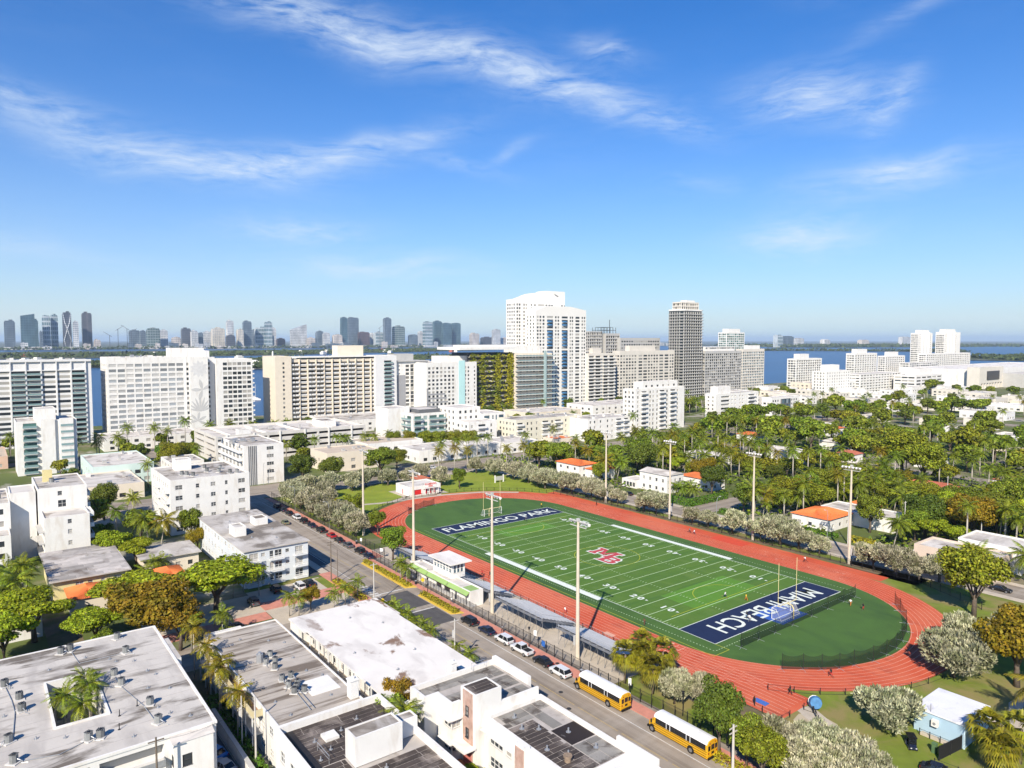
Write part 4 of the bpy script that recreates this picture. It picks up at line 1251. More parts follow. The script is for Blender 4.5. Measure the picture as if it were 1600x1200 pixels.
for f in range(15):
 z = 1.0 + f * 2.87
 for i in (0, 1, 4, 5, 8):
  mb = MB()
  y = -128 + i * st + .35
  mb.box(-299.9, -298.6, y, y + st - .7, z - .15, z); mb.box(-298.7, -298.6, y, y + st - .7, z, z + .95, 1)
  mb.build('balcony', [cool_wall, rail_glass], b)
roof_clutter(b, bx_, 48.9, 14, 4, 1.6)

# white slab with mural
b = new_building('apartment_tower', 'white slab tower with grey flower mural panel and gridded windows', 'building', -312, -8)
HA = 50.6
block(b, -325, -300, -51.5, -7.5, HA, white_wall, roof_white, {'E': lambda W: grid(W, 9, 15, 3.9, 1.75, 1.0, 3.12, .8), 'S': lambda W: grid(W, 5, 15, 3.2, 1.7, 1.0, 3.12, 1)}, parapet=1.2, gm=glass_pale)
block(b, -325, -299.3, -7.5, -5.2, HA + .1, white_wall, roof_white, {'E': [(0.5, 1.8, 1.2 + 3.12 * f, 2.9 + 3.12 * f) for f in range(15)]}, parapet=1.0)
block(b, -325, -298.8, -5.2, 6.0, HA - .3, white_wall, roof_white, {}, parapet=1.0, name='mural_wall')
block(b, -325, -303.5, 6.0, 11.4, HA - .6, cool_wall, roof_white, {'E': [(.8, 2.2, 1.2 + 3.12 * f, 2.9 + 3.12 * f) for f in range(15)]}, parapet=1.0)
block(b, -325, -300, 11.4, 34.6, 48.6, white_wall, roof_white, {'E': lambda W: grid(W - 3.5, 6, 15, 2.8, 1.9, .9, 3.1, .5) if False else [(4.2 + i * 3.1, 4.2 + i * 3.1 + 2.6, 1.0 + 3.1 * f, 2.9 + 3.1 * f) for f in range(15) for i in range(6)]}, parapet=.8, gm=glass)
for f in range(15):
 mb = MB(); mb.box(-304, -300.1, 34.62, 35.9, .8 + f * 3.1, 1.7 + f * 3.1); mb.build('balcony', white_wall, b)
block(b, -322, -312, -14, 7, 55.9, white_wall, roof_white, {}, z0=49.4, parapet=.4, name='penthouse')
block(b, -322, -309, 7, 9.6, 54.1, cool_wall, roof_white, {}, z0=49.4, parapet=.4, name='penthouse')
mu = mat('mural_grey', (.50, .49, .47), .85, .1, .6)
mu2 = mat('mural_pale', (.60, .59, .57), .85, .1, .6)
def petal(mb, cy, cz, ang, l, w, x):
 d = Vector((math.cos(ang), math.sin(ang))); nn = Vector((-d.y, d.x))
 pts = []
 for t, k in ((0, 0), (.3, .8), (.6, 1), (.85, .6), (1, 0), (.85, -.6), (.6, -1), (.3, -.8)):
  q = d * l * t + nn * w * k * .5
  pts.append((x, min(5.9, max(-5.1, cy + q.x)), cz + q.y))
 mb.add(pts, [tuple(range(8))])
mb = MB()
for i in range(11):
 petal(mb, .6, 42.5, i * .571, 5.6, 2.2, -298.78 + .002 * i)
mb.build('mural_flower', mu2, b)
mb = MB()
for i in range(9):
 petal(mb, .8, 15.0, .35 + i * .31, 10.5 - abs(i - 4) * .8, 1.2, -298.78 + .002 * i)
for i in range(5):
 petal(mb, -1.0, 9.0, -.4 + i * .9, 6, 1.6, -298.75 + .002 * i)
for i in range(4):
 petal(mb, 2.2, 29.0, .5 + i * 1.3, 7, 2.2, -298.73 + .002 * i)
mb.build('mural_leaves', mu, b)
roof_clutter(b, (-324, -302, -50, -16), 49.4, 10, 5, 1.5)

# beige slab with many balconies
b = new_building('apartment_tower', 'wide cream slab tower with rows of dark recessed balconies', 'building', -312, 95)
block(b, -326, -300, 50, 61.4, 49.8, cream_wall, roof_white, {'E': [(5.2, 6.6, 1.4 + 3.05 * f, 2.9 + 3.05 * f) for f in range(15)]}, parapet=.4)
W_ = 129 - 61.4
hl = []
for f in range(15):
 z = .6 + f * 3.05
 for i in range(11):
  hl.append((.5 + i * 6.1, 5.9 + i * 6.1, z, z + 2.1))
block(b, -326, -302, 61.4, 129, 47.6, cream_wall, roof_white, {'E': hl}, parapet=.4, depth=1.6, gm=glass)
for f in range(15):
 z = .6 + f * 3.05
 rn = random.Random(f)
 for i in range(11):
  mb = MB()
  a = 61.4 + .55 + i * 6.1
  if i in (0, 2, 3, 6, 7):
   k = rn.uniform(1.6, 2.6)
   mb.box(-302.0, -300.9, a, a + k, z - .2, z + .9); mb.box(-302.0, -300.9, a + k + .9, a + 5.2, z - .2, z + .9); mb.box(-302, -300.9, a + k, a + k + .9, z - .2, z - .05)
  else:
   mb.box(-302.1, -301.8, a, a + 5.2, z - .1, z + .75)
  mb.build('balcony', rail_white, b)
for i in range(12):
 mb = MB(); y = 61.4 + .25 + i * 6.1; mb.box(-301.98, -301.0, y - .2, y + .2, 0, 47.6); mb.build('pier', cream_wall, b)
MB().box(-326, -300.8, 67, 126, 48.6, 49.2).build('roof_canopy', white_wall, b)
block(b, -322, -312, 101, 121.6, 57, cream_wall, roof_white, {}, z0=47.2, parapet=.4, name='penthouse')
block(b, -326, -299.5, 125.4, 143.2, 49.4, cool_wall, roof_white, {'E': [(7.2, 13.8, .8 + 3.05 * f, 2.9 + 3.05 * f) for f in range(15)]}, parapet=.4, depth=1.5)
balconies(b, 'E', (-326, -299.5, 125.4, 143.2), [.8 + 3.05 * f for f in range(15)], 7.2, 14.4, 1.1, 1.0, mats=[cool_wall, rail_glass])

# grey and white block with striped window columns
b = new_building('apartment_tower', 'white and dark grey tower with two striped window columns beside the cream slab', 'building', -312, 158)
block(b, -326, -302, 143.4, 172.4, 44.4, white_wall, roof_mid, {'E': [(3, 4, 1.5 + 3 * f, 2.6 + 3 * f) for f in range(14)] + [(9.0, 12.2, .9 + 3 * f, 2.9 + 3 * f) for f in range(14)] + [(13.2, 16.2, .6 + 3 * f, 3.2 + 3 * f) for f in range(14)] + [(18, 21, .6 + 3 * f, 3.2 + 3 * f) for f in range(14)] + [(22.6, 27, .9 + 3 * f, 2.9 + 3 * f) for f in range(14)]}, parapet=.4, depth=.5)
MB().box(-301.98, -301.9, 143.6, 152.2, 0, 34).build('grey_panel', mat('panel_grey', (.30, .30, .31), .85, .05, .3), b)
balconies(b, 'E', (-326, -302, 143.4, 172.4), [.9 + 3 * f for f in range(14)], 22.4, 28.6, 1.2, 1.0, mats=[white_wall, rail_white])
block(b, -324, -312, 148, 165, 50.2, grey_wall, roof_mid, {}, z0=44, parapet=.3, name='penthouse')
MB().box(-326.4, -300.6, 143.0, 173, 44.42, 45.1).build('roof_slab', grey_wall, b)

# white tower with mint glass stripe
b = new_building('apartment_tower', 'white tower with pale mint vertical stripe and grey lower corner', 'building', -300, 185)
bx_ = (-315, -285, 161, 207.6)
block(b, *bx_, 43.8, white_wall, roof_white, {'E': [(1.5 + i * 3.6, 3.6 + i * 3.6, 1.2 + 3.1 * f, 2.9 + 3.1 * f) for f in range(13) for i in range(7)] + [(35.6, 36.6, 1.2 + 3.1 * f, 3.2 + 3.1 * f) for f in range(13)] + [(38, 39.4, 1.4 + 3.1 * f, 2.9 + 3.1 * f) for f in range(13)] + [(44, 45.2, 1.4 + 3.1 * f, 2.9 + 3.1 * f) for f in range(13)]}, parapet=.5)
MB().box(-284.98, -284.6, 190.2, 196.0, 4, 45.0).build('mint_stripe', mint, b)
block(b, -310, -295, 180.5, 206, 48.4, white_wall, roof_white, {}, z0=43.3, parapet=.3, name='penthouse')
pg = MB(); pg.box(-284.99, -284.93, 161.0, 162.4, 0, 24)
for f in range(7):
 pg.box(-284.99, -284.93, 162.4, 185 - f * 1.2, 3.1 * f, 1.15 + 3.1 * f)
pg.build('grey_panel', MATS['panel_grey'], b)

# planted building with green hanging facade
b = new_building('apartment_tower', 'terraced tower draped in yellow-green hanging plants with white roof slab', 'building', -290, 245)
vine = mat('hanging_vines', (0.30, 0.275, 0.015), .9, .25, .5, isl=.5, stain=((.10, .15, .015), (.06, .06, .05), .45, .6, .9))
block(b, -318, -293, 205, 249, 50.6, dark_grey, roof_white, {}, parapet=.4, name='core')
block(b, -318, -288, 249, 290, 50.0, cream_wall, roof_white, {'E': lambda W: grid(W, 11, 12, 2.6, 2.6, .7, 4.1, .4)}, parapet=.4, gm=glass_pale, name='core')
for f in range(12):
 z = 2.0 + f * 4.1
 mb = MB(); mb.box(-293, -289.6, 204 - (0 if f % 3 else 1.5), 249, z, z + .5); mb.box(-289.9, -289.6, 204, 249, z + .5, z + 1.3); mb.build('terrace_slab', beige_wall, b)
 mb = MB(); mb.box(-288, -284.8, 249, 291.5, z, z + .45); mb.box(-285, -284.85, 249, 291.5, z + .45, z + 1.15, 1); mb.build('balcony', [white_wall, rail_glass], b)
MB().box(-320, -286, 192, 249, 53.2, 55.4).build('roof_slab', white_wall, b)
block(b, -314, -292, 204, 247, 57.0, white_wall, roof_white, {}, z0=55.4, parapet=.3, name='penthouse')
block(b, -312, -294, 255, 282, 56.0, white_wall, roof_white, {}, z0=49.6, parapet=.3, name='penthouse')
mb = MB(); mb.box(-284.8, -284.0, 277.8, 280.4, 0, 52); mb.build('glass_lift', mat('pale_green_panel', (.36, .46, .44), .3, .05, .2), b)
rn = random.Random(9)
vn = MB()
def leaf_quad(mb, x, y, z, s, rn):
 a, c = rn.uniform(0, 6.28), rn.uniform(-1, 1)
 d1 = Vector((math.cos(a) * .5, math.sin(a), c)).normalized() * s
 d2 = d1.cross(Vector((rn.uniform(-1, 1), rn.uniform(-1, 1), rn.uniform(-1, 1)))).normalized() * s * .6
 p = Vector((x, y, z))
 mb.quad(tuple(p - d1), tuple(p + d2), tuple(p + d1), tuple(p - d2))
for i in range(5200):
 q = rn.random()
 if q < .55:
  yc = rn.choice([206.5, 217, 231.5, 232.5, 244, 245]); y = yc + rn.gauss(0, 1.5); z = rn.uniform(2, 51)
 else:
  y = rn.uniform(204, 249); z = 2.9 + rn.randrange(12) * 4.1 + rn.gauss(0, .55)
 leaf_quad(vn, -289.4 + rn.uniform(-.4, .7), y, z, rn.uniform(.5, 1.1), rn)
vn.build('hanging_plants', vine, b, kind='stuff')

# the tall white pair with blue balconies
b = new_building('apartment_tower', 'pair of tall curved-top white towers with blue balcony stacks', 'building', -310, 300)
wpure = mat('bright_white_tower', (0.74, 0.715, 0.66), .8, .03, .05)
def curved(y0, y1, x0, x1, zf, z0, nm):
 """rounded roofline wall on top of a tower"""
 mb = MB(); n = 24
 for i in range(n):
  a, c = y0 + (y1 - y0) * i / n, y0 + (y1 - y0) * (i + 1) / n
  mb.add([(x, y, z) for x in (x1, x0) for (y, z) in ((a, z0), (c, z0), (c, zf(c)), (a, zf(a)))], [(0, 1, 2, 3), (4, 7, 6, 5), (3, 2, 6, 7)] + ([(0, 3, 7, 4)] if i == 0 else []) + ([(1, 5, 6, 2)] if i == n - 1 else []))
 mb.build(nm, wpure, b)
def tower_cols(W, cols, fl, fh, z0, wh):
 return [(a, a + w, z0 + f * fh, z0 + f * fh + wh) for f in range(fl) for a, w in cols]
block(b, -323, -309.2, 266, 323.6, 95.0, wpure, None, {'S': lambda W: grid(W, 4, 30, 1.8, 1.8, 1.5, 3.1, .8), 'E': lambda W: tower_cols(W, [(1, 1.8), (3.6, 1.8), (8.5, 2), (11.2, 2), (17, 1.6), (21, 1.8), (25.5, 7.6), (34.2, 2.2), (37.6, 2.6), (41, 2), (53, 2.2), (56.4, 2.4)], 30, 3.1, 1.5, 1.8)}, parapet=0)
curved(266, 323.6, -323, -309.2, lambda y: 97.0 + min(8.6, (y - 266) * .24) - (.6 * math.sin((y - 266) * .22) if y < 300 else 0), 95.0, 'crown')
block(b, -309, -295, 277, 337.2, 86.0, wpure, None, {'S': lambda W: grid(W, 3, 27, 1.8, 1.8, 1.2, 3.05, .8), 'E': lambda W: tower_cols(W, [(1.5, 2), (4.5, 2), (8, 2.2), (13, 7.2), (22.4, 1.9), (25.4, 1.9), (30.4, 7.2), (40, 1.6), (42.4, 1.8), (47, 5), (54.6, 1.8), (57.4, 1.8)], 27, 3.05, 1.2, 1.8)}, parapet=0)
curved(277, 337.2, -309, -295, lambda y: 87.0 + min(4.2, (y - 277) * .35) - max(0, (y - 318)) * .15, 86.0, 'crown')
tblue = mat('tower_blue', (.055, .17, .33), .5, .1, .3)
for (x1_, ya, yb, fl, fh) in ((-309.2, 286.3, 294.3, 29, 3.1), (-295, 290.2, 297.0, 26, 3.05), (-295, 307.6, 314.4, 26, 3.05)):
 for f in range(fl):
  z = 1.0 + f * fh
  if f % 6 == 5: continue
  n = 7; pts = [(x1_ + .003, ya)] + [(x1_ + .1 + 1.5 * math.sin(math.pi * i / n), ya + (yb - ya) * i / n) for i in range(n + 1)] + [(x1_ + .003, yb)]
  mb = MB(); mb.prism(pts, z - .2, z + .95); mb.build('balcony', tblue, b)
mb = MB(); mb.add([(-309.1, 310, 103.5), (-309.1, 315.5, 101.2), (-309.1, 315, 100.4), (-309.1, 312, 101.6)], [(0, 1, 2, 3)]); mb.build('emblem', dark_grey, b)

# beige pair behind
b = new_building('apartment_tower', 'stepped white tower with banded balconies right of the tall white pair', 'building', -300, 350)
block(b, -300, -291.5, 337, 372, 48.8, beige_wall, roof_white, {'E': lambda W: tower_cols(W, [(1, 6.5), (9.5, 6.5), (19.5, 6), (27.5, 6)], 15, 3.1, 1.2, 1.9)}, parapet=.4, depth=.9)
for f in range(15):
 for ya, yb in ((337, 354), (356, 371.8)):
  MB().box(-291.5, -290.2, ya, yb, .4 + 3.1 * f, 1.3 + 3.1 * f).build('balcony', white_wall, b)
block(b, -299, -294, 345, 356, 53.5, beige_wall, roof_white, {}, z0=48.4, parapet=.3, name='penthouse')
b = new_building('apartment_tower', 'broad beige tower with many window rows left of the dark tower', 'building', -312, 425)
block(b, -310, -300, 387, 468.5, 50.4, beige_wall, roof_white, {'E': lambda W: tower_cols(W, [(1 + i * 4.0, 2.7) for i in range(6)] + [(27, 5.5), (34, 5.5)] + [(41 + i * 4.0, 2.7) for i in range(4)] + [(58, 6), (66, 6)] + [(74, 2.6), (77.5, 2.6)], 15, 3.1, 1.2, 1.7), 'S': lambda W: grid(W, 3, 15, 2.4, 1.7, 1.2, 3.1, .6)}, parapet=.4)
block(b, -309, -303, 404, 442, 55.6, beige_wall, roof_white, {}, z0=50, parapet=.3, name='penthouse')
b = new_building('tower_under_construction', 'grey unfinished tower with dark scaffold top behind the beige towers', 'building', -345, 395)
block(b, -352, -336, 381, 399, 70, grey_wall, roof_mid, {'E': lambda W: grid(W, 7, 21, 2.2, 2.2, .6, 3.3, .4), 'S': lambda W: grid(W, 5, 21, 2.4, 2.2, .6, 3.3, .4)}, parapet=.2, depth=1.0)
block(b, -350, -334, 402, 422, 68, grey_wall, roof_mid, {'E': lambda W: grid(W, 6, 20, 2.8, 2.2, .6, 3.3, .4)}, parapet=.2, depth=1.0)
mb = MB()
for i in range(6):
 mb.box(-349, -348.7, 397 + i * 4, 397.3 + i * 4, 68, 74); mb.box(-335.3, -335, 397 + i * 4, 397.3 + i * 4, 68, 74)
mb.box(-349, -335, 397, 417.3, 71, 71.3); mb.box(-349, -335, 401, 413, 74, 74.3); mb.tube([(-342, 415, 68), (-342, 415, 82)], .4, 4)
mb.build('scaffold', metal_dark, b, kind='stuff')
simple('apartment_tower', 'low wide grey building with striped floors behind the beige tower', 'building', (-348, -330, 419, 480), 63.4, grey_wall, roof_white, 16, 0, 18, 2.6, 1.6, 1, 3.4, glass, .3)

# dark balcony tower
b = new_building('apartment_tower', 'tall dark grey round-cornered tower wrapped in pale balcony lines with white crown', 'building', -312, 490)
prof = [(-317, 479), (-303, 479), (-300.6, 480.2), (-299.4, 483), (-299.4, 510), (-300.6, 513), (-303, 514.4), (-317, 514.4)]
mb = MB(); mb.prism(prof, 0, 92); mb.build('core', glass_mat('tower_dark_glass', (.016, .019, .020), (.16, .16, .15), .14), b)
bal = [(p[0] + (1.5 if p[0] > -305 else 0), p[1] + (-1.3 if p[1] < 490 else 1.3)) for p in prof]
for f in range(28):
 z = 3.0 + f * 3.15
 mb = MB(); mb.prism(bal, z, z + .75); mb.build('balcony', grey_wall, b)
for i in range(9):
 mb = MB(); y = 481.5 + i * 3.7; mb.box(-299.35, -298.3, y - .09, y + .09, 0, 91); mb.build('fin', grey_wall, b)
for i in range(5):
 mb = MB(); x = -315 + i * 3.2; mb.box(x - .09, x + .09, 477.9, 478.97, 0, 91); mb.build('fin', grey_wall, b)
mb = MB(); mb.prism([(p[0] + (.8 if p[0] > -305 else 0), p[1] + (-.6 if p[1] < 490 else .6)) for p in prof], 92, 93.5); mb.build('crown_band', white_wall, b)
block(b, -315, -303, 482, 511, 101.5, beige_wall, roof_white, {'E': lambda W: grid(W, 8, 2, 2.8, 2.4, .6, 3.6, .6, z0=93.5), 'S': lambda W: grid(W, 4, 2, 2.8, 2.4, .6, 3.6, .6, z0=93.5)}, z0=93.5, parapet=.4, depth=.8, name='crown')
block(b, -314, -306, 494, 508, 103.6, white_wall, roof_white, {}, z0=101, parapet=.3, name='penthouse')

# long grey slab right of it, tower behind
b = new_building('apartment_tower', 'long low grey slab with fine window grid right of the dark tower', 'building', -300, 570)
block(b, -308, -299, 518, 584, 49.2, grey_wall, roof_white, {'E': lambda W: grid(W, 18, 15, 3.0, 2.0, .9, 3.1, .6), 'S': lambda W: grid(W, 3, 15, 2.4, 2.0, .9, 3.1, .6)}, parapet=.4, gm=glass, depth=.5)
block(b, -308, -299, 586, 629, 51, beige_wall, roof_white, {'E': lambda W: grid(W, 12, 15, 3.0, 2.0, .9, 3.2, .6), 'S': lambda W: grid(W, 3, 15, 2.4, 2.0, .9, 3.2, .6)}, parapet=.4, gm=glass_blue, depth=.5)
block(b, -307, -302, 522, 575, 54, white_wall, roof_white, {'E': lambda W: grid(W, 20, 1, 2.4, 1.6, .9, 3.2, .6, z0=50.5)}, z0=49.2, parapet=.3, name='penthouse')
block(b, -307, -302, 600, 624, 55, white_wall, roof_white, {}, z0=50.6, parapet=.3, name='penthouse')
b = simple('apartment_tower', 'white tower with green glass rising behind the long grey slab', 'building', (-434, -420, 723, 765), 72, white_wall, roof_white, 9, 4, 22, 4.4, 2.2, .8, 3.2, glass_green, .4, pent=[(-432, -422, 730, 757, 77)])

# white mid-rise blocks in front
b = new_building('apartment_block', 'eight-storey white block with balcony columns rising behind the white walk-up', 'building', -140, 245)
bx_ = (-146, -135, 231, 281)
block(b, *bx_, 28.6, white_wall, roof_white, {'E': lambda W: tower_cols(W, [(2, 1.3), (6, 5), (14, 1.2), (17, 1.2), (21, 1.2), (24, 5), (31, 1.4), (35, 5), (42, 1.2)], 9, 3.05, 1.0, 1.7), 'S': lambda W: grid(W, 3, 9, 1.6, 1.5, 1.1, 3.05, .6)}, parapet=.4)
for (a, c) in ((5.8, 11.4), (23.8, 29.4), (34.8, 40.4)):
 balconies(b, 'E', bx_, [.9 + 3.05 * f for f in range(9)], a, c, 1.2, 1.0)
block(b, -145, -137, 240, 276, 33, white_wall, roof_white, {'E': lambda W: grid(W, 6, 1, 2, 1.4, .8, 3, 1, z0=28.6)}, z0=28.2, parapet=.3, name='penthouse')
roof_clutter(b, (-146, -136, 232, 280), 28.2, 10, 8, 1.3)
b = new_building('apartment_block', 'six-storey white block with long dark balcony bands above the green canopy', 'building', -160, 350)
bx_ = (-160, -150, 337, 393)
block(b, *bx_, 19.6, white_wall, roof_mid, {'E': lambda W: tower_cols(W, [(6.5, 11), (20, 1.3), (24, 1.3), (30, 1.4), (34, 1.4), (42, 9), (53, 1.4)], 6, 3.0, 1.2, 1.5), 'S': lambda W: grid(W, 2, 6, 1.6, 1.4, 1.2, 3.0, 1)}, parapet=.4, depth=.7)
balconies(b, 'E', bx_, [.8 + 3 * f for f in range(6)], 42, 51.5, 1.2, .9)
block(b, -159, -152, 342, 358, 25, white_wall, roof_white, {}, z0=19.2, parapet=.3, name='penthouse')
b = new_building('apartment_block', 'squat white block with dark framed central glass bay', 'building', -150, 405)
block(b, -149, -140, 396, 436, 14.5, white_wall, roof_white, {'E': lambda W: grid(12, 3, 4, 2.0, 1.6, 1.0, 3.3, 1) + [(a + 27, b_ + 27, c, d) for a, b_, c, d in grid(12, 3, 4, 2.0, 1.6, 1.0, 3.3, 1)], 'S': lambda W: grid(W, 2, 3, 2.4, 1.6, 1.2, 3.8, 1)}, parapet=.4)
block(b, -140, -138.8, 409, 422, 13, dark_grey, roof_mid, {'E': lambda W: grid(W, 4, 3, 2.6, 3.4, .6, 4.4, .4)}, parapet=.1, gm=glass_blue, name='glass_bay')

# right-hand white cluster towards the water
b = simple('apartment_block', 'white waterside block with shaded balcony grid left of the water gap', 'building', (-333, -320, 733, 795), 37, white_wall, roof_white, 11, 3, 11, 4.6, 2.0, .8, 3.2, glass, .4, pent=[(-331, -323, 745, 768, 43)], depth=1.0)
b = simple('apartment_block', 'plain white tower with paired window columns above low roofs', 'building', (-215, -200, 588, 638), 28.8, wpure, roof_white, 10, 4, 9, 1.6, 1.5, 1.0, 3.1, glass, .4, pent=[(-213, -203, 600, 620, 35)])
b = simple('apartment_block', 'tall white balcony block with boxed roof, left of two matching blocks', 'building', (-343, -330, 903, 970), 42, white_wall, roof_white, 9, 3, 12, 5, 1.7, .9, 3.3, glass, .4, pent=[(-341, -333, 915, 945, 48)], depth=1.1)
b = simple('apartment_block', 'white balcony block with roof hut, right of its taller twin', 'building', (-342, -330, 997, 1062), 37, white_wall, roof_white, 9, 3, 11, 5, 1.7, .9, 3.2, glass, .4, pent=[(-340, -333, 1015, 1045, 43)], depth=1.1)
b = simple('apartment_block', 'low white striped block in front of the twin towers', 'building', (-294, -280, 962, 1059), 28.3, white_wall, roof_white, 13, 3, 9, 6.5, 1.6, .9, 3.1, glass, .4)
for nm, lab, bx_, H, pen in (('apartment_tower', 'left one of the twin white towers at the far right shore', (-352, -340, 1130, 1184), 73, (-350, -342, 1142, 1175, 78)), ('apartment_tower', 'right one of the twin white towers at the far right shore', (-344, -330, 1206, 1272), 75, (-342, -333, 1216, 1258, 80))):
 b = new_building(nm, lab, 'building', -350, bx_[2] + 40)
 block(b, *bx_, H, wpure, roof_white, {'E': lambda W: tower_cols(W, [(1, 3), (5.5, 3), (10, 2.5), (24, 3), (30, 3), (46, 3.5)], 22, 3.2, 1.2, 1.9), 'S': lambda W: grid(W, 5, 22, 2.6, 1.8, 1.2, 3.2, 1)}, parapet=.5, depth=1.0)
 block(b, *pen[:4], pen[4], wpure, roof_white, {}, z0=H - .5, parapet=.3, name='penthouse')
 for k in range(3):
  mb = MB(); y = bx_[2] + 14 + k * 12; mb.box(-2 + bx_[1], bx_[1] + 1.6, y, y + 4, 0, H + 1.2); mb.build('bay', wpure, b)
b = simple('apartment_block', 'long white balcony block standing before the twin towers', 'building', (-312, -300, 1066, 1235), 40, white_wall, roof_white, 24, 3, 12, 5.5, 1.7, .9, 3.2, glass, .4, depth=1.0)
b = new_building('convention_hall', 'big beige exhibition hall with dark screen and long white roof at right', 'building', -190, 930)
block(b, -174, -160, 877, 955, 27, beige_wall, roof_white, {'E': [(6 + i * 9, 12 + i * 9, .5, 7) for i in range(8)]}, parapet=.5, depth=2.0)
MB().box(-159.98, -159.2, 900, 940, 11, 22).build('screen', mat('dark_screen', (.03, .03, .033), .4, .1, .2), b)
block(b, -260, -174.2, 885, 1280, 24, white_wall, roof_clean, {'E': lambda W: grid(W, 30, 1, 7, 5, 1, 10, 2)}, parapet=.6)
block(b, -160, -60, 955, 1250, 18, grey_wall, roof_white, {}, parapet=.5, name='annex')
b = simple('office_block', 'white office block with dark roof box left of the exhibition hall', 'building', (-210, -185, 760, 832), 20, white_wall, roof_white, 5, 3, 5, 11, 1.7, 1, 3.8, glass, .4, pent=[(-206, -190, 780, 815, 27)])
b = simple('apartment_block', 'white striped mid-rise behind the round dark tree', 'building', (-240, -215, 690, 790), 22, white_wall, roof_white, 14, 5, 7, 5.5, 1.4, 1, 3.1, glass, .4, depth=.8)
b = simple('apartment_block', 'small pale block between the white balcony blocks and the trees', 'building', (-240, -220, 640, 690), 15, white_wall, roof_white, 7, 3, 4, 3, 1.5, 1, 3.2, glass, .4)

# the long parking garage and what stands in front of it
b = new_building('parking_garage', 'long pale grey multi-storey parking garage with open decks', 'building', -200, 18)
bx_ = (-221.5, -179, -21.6, 58.7)
decks = [(1.0, 25.4), (26.4, 52.2), (53.2, 79.4)]
block(b, *bx_, 13.6, mat('garage_concrete', (.60, .57, .52), .88, .08, .2, stain=((.4, .37, .33), (.1, .1, .05), .55, .8, .6)), roof_white, {'E': [(a, c, z, z + 1.25) for a, c in decks for z in (1.4, 4.5, 7.6, 10.7)], 'S': [(2, 20, z, z + 1.2) for z in (1.4, 4.5, 7.6, 10.7)] + [(22, 40, z, z + 1.2) for z in (1.4, 4.5, 7.6, 10.7)]}, parapet=1.1, depth=3.0, gm=mat('deck_shade', (.06, .055, .05), .9, .1, 1), ptk=.3)  # dark sheets set back in the open decks stand for the shade inside
for i in range(6):
 mb = MB(); y = -21.6 + 13.3 * (i + .4); mb.box(-178.95, -178.5, y - .4, y + .4, 0, 14.0); mb.build('pilaster', white_wall, b)
for k, y in enumerate((-14, 4, 22, 40)):
 mb = MB(); mb.box(-219, -182, y, y + .3, 12.52, 13.5); mb.build('ramp_wall', white_wall, b)
block(b, -205, -190, 38, 46, 16, white_wall, roof_mid, {}, z0=12.5, parapet=.2, name='stair_head')
block(b, -186, -181, -10, -4, 15.6, white_wall, roof_mid, {}, z0=12.5, parapet=.2, name='stair_head')
roof_clutter(b, (-215, -185, -15, 55), 12.52, 10, 3, 1.4)
b = new_building('apartment_block', 'white block with vertical black stripes on its end wall and open balconies', 'building', -125, -24)
bx_ = (-148, -115, -27.4, -10.6)
block(b, *bx_, 16.9, white_wall, roof_mid, {'E': [(9.6, 12.6, 1.2 + 3.3 * f, 2.6 + 3.3 * f) for f in range(5)], 'S': lambda W: grid(W, 6, 5, 3.6, 2.0, .6, 3.3, .5)}, parapet=.4, single=True)
for k in range(5):
 MB().box(-114.99, -114.85, -25.5 + k * .75, -25.15 + k * .75, 0, 16.6).build('stripe', dark_grey, b)
balconies(b, 'S', bx_, [.6 + 3.3 * f for f in range(5)], .6, 31.5, 1.5, 1.0, mats=[white_wall, rail_white])
roof_clutter(b, (-147, -117, -31, -17), 16.5, 9, 12, 1.2)

# green-glass apartment pair and others along the avenue
b = new_building('apartment_block', 'modern white block with green glass balconies and dark roof terrace', 'building', -172, 92)
bx_ = (-195, -170, 84, 106)
block(b, *bx_, 18.8, white_wall, roof_white, {'E': lambda W: tower_cols(W, [(1, 4.5), (7, 2.6), (11, 5), (17.4, 3.6)], 5, 3.5, .9, 2.3), 'S': lambda W: tower_cols(W, [(2, 6), (10, 6), (18, 5)], 5, 3.5, .9, 2.3)}, parapet=.4, gm=glass_green)
balconies(b, 'E', bx_, [.9 + 3.5 * f for f in range(5)], .5, 6, 1.5, 1.05, mats=[white_wall, rail_glass])
balconies(b, 'E', bx_, [.9 + 3.5 * f for f in range(5)], 10.5, 21.6, 1.5, 1.05, mats=[white_wall, rail_glass])
balconies(b, 'S', bx_, [.9 + 3.5 * f for f in range(5)], 1, 23, 1.5, 1.05, mats=[white_wall, rail_glass])
block(b, -190, -173, 90, 104, 20.6, dark_grey, roof_white, {}, z0=18.4, parapet=.2, name='penthouse')
block(b, -197, -181, 74, 88, 21.6, white_wall, roof_white, {}, parapet=.4, name='rear_block')
b = new_building('apartment_block', 'white stepped block with dark tall windows beside the green-glass balconies', 'building', -160, 122)
block(b, -180, -160, 107, 124, 21.6, white_wall, roof_white, {'E': lambda W: grid(W, 4, 6, 1.6, 1.6, 1.2, 3.4, 1), 'S': lambda W: grid(W, 4, 6, 1.6, 1.6, 1.2, 3.4, 1)}, parapet=.4)
block(b, -178, -158, 124, 141, 17.4, white_wall, roof_white, {'E': lambda W: tower_cols(W, [(1.5, 4), (7.5, 1), (10, 1), (12.4, 3.6)], 4, 4, 1.2, 2.8)}, parapet=.4, gm=glass_blue)
block(b, -160, -146, 106.5, 126, 14.6, white_wall, roof_white, {'E': lambda W: tower_cols(W, [(1.5, 1.2), (6.5, 5), (15, 1.2)], 4, 3.3, 1.2, 1.7), 'S': lambda W: grid(W, 3, 4, 1.8, 1.5, 1.2, 3.3, 1)}, parapet=.4, name='front_wing')
balconies(b, 'E', (-160, -146, 106.5, 126), [.9 + 3.3 * f for f in range(4)], 6, 12, 1.3, 1.0)
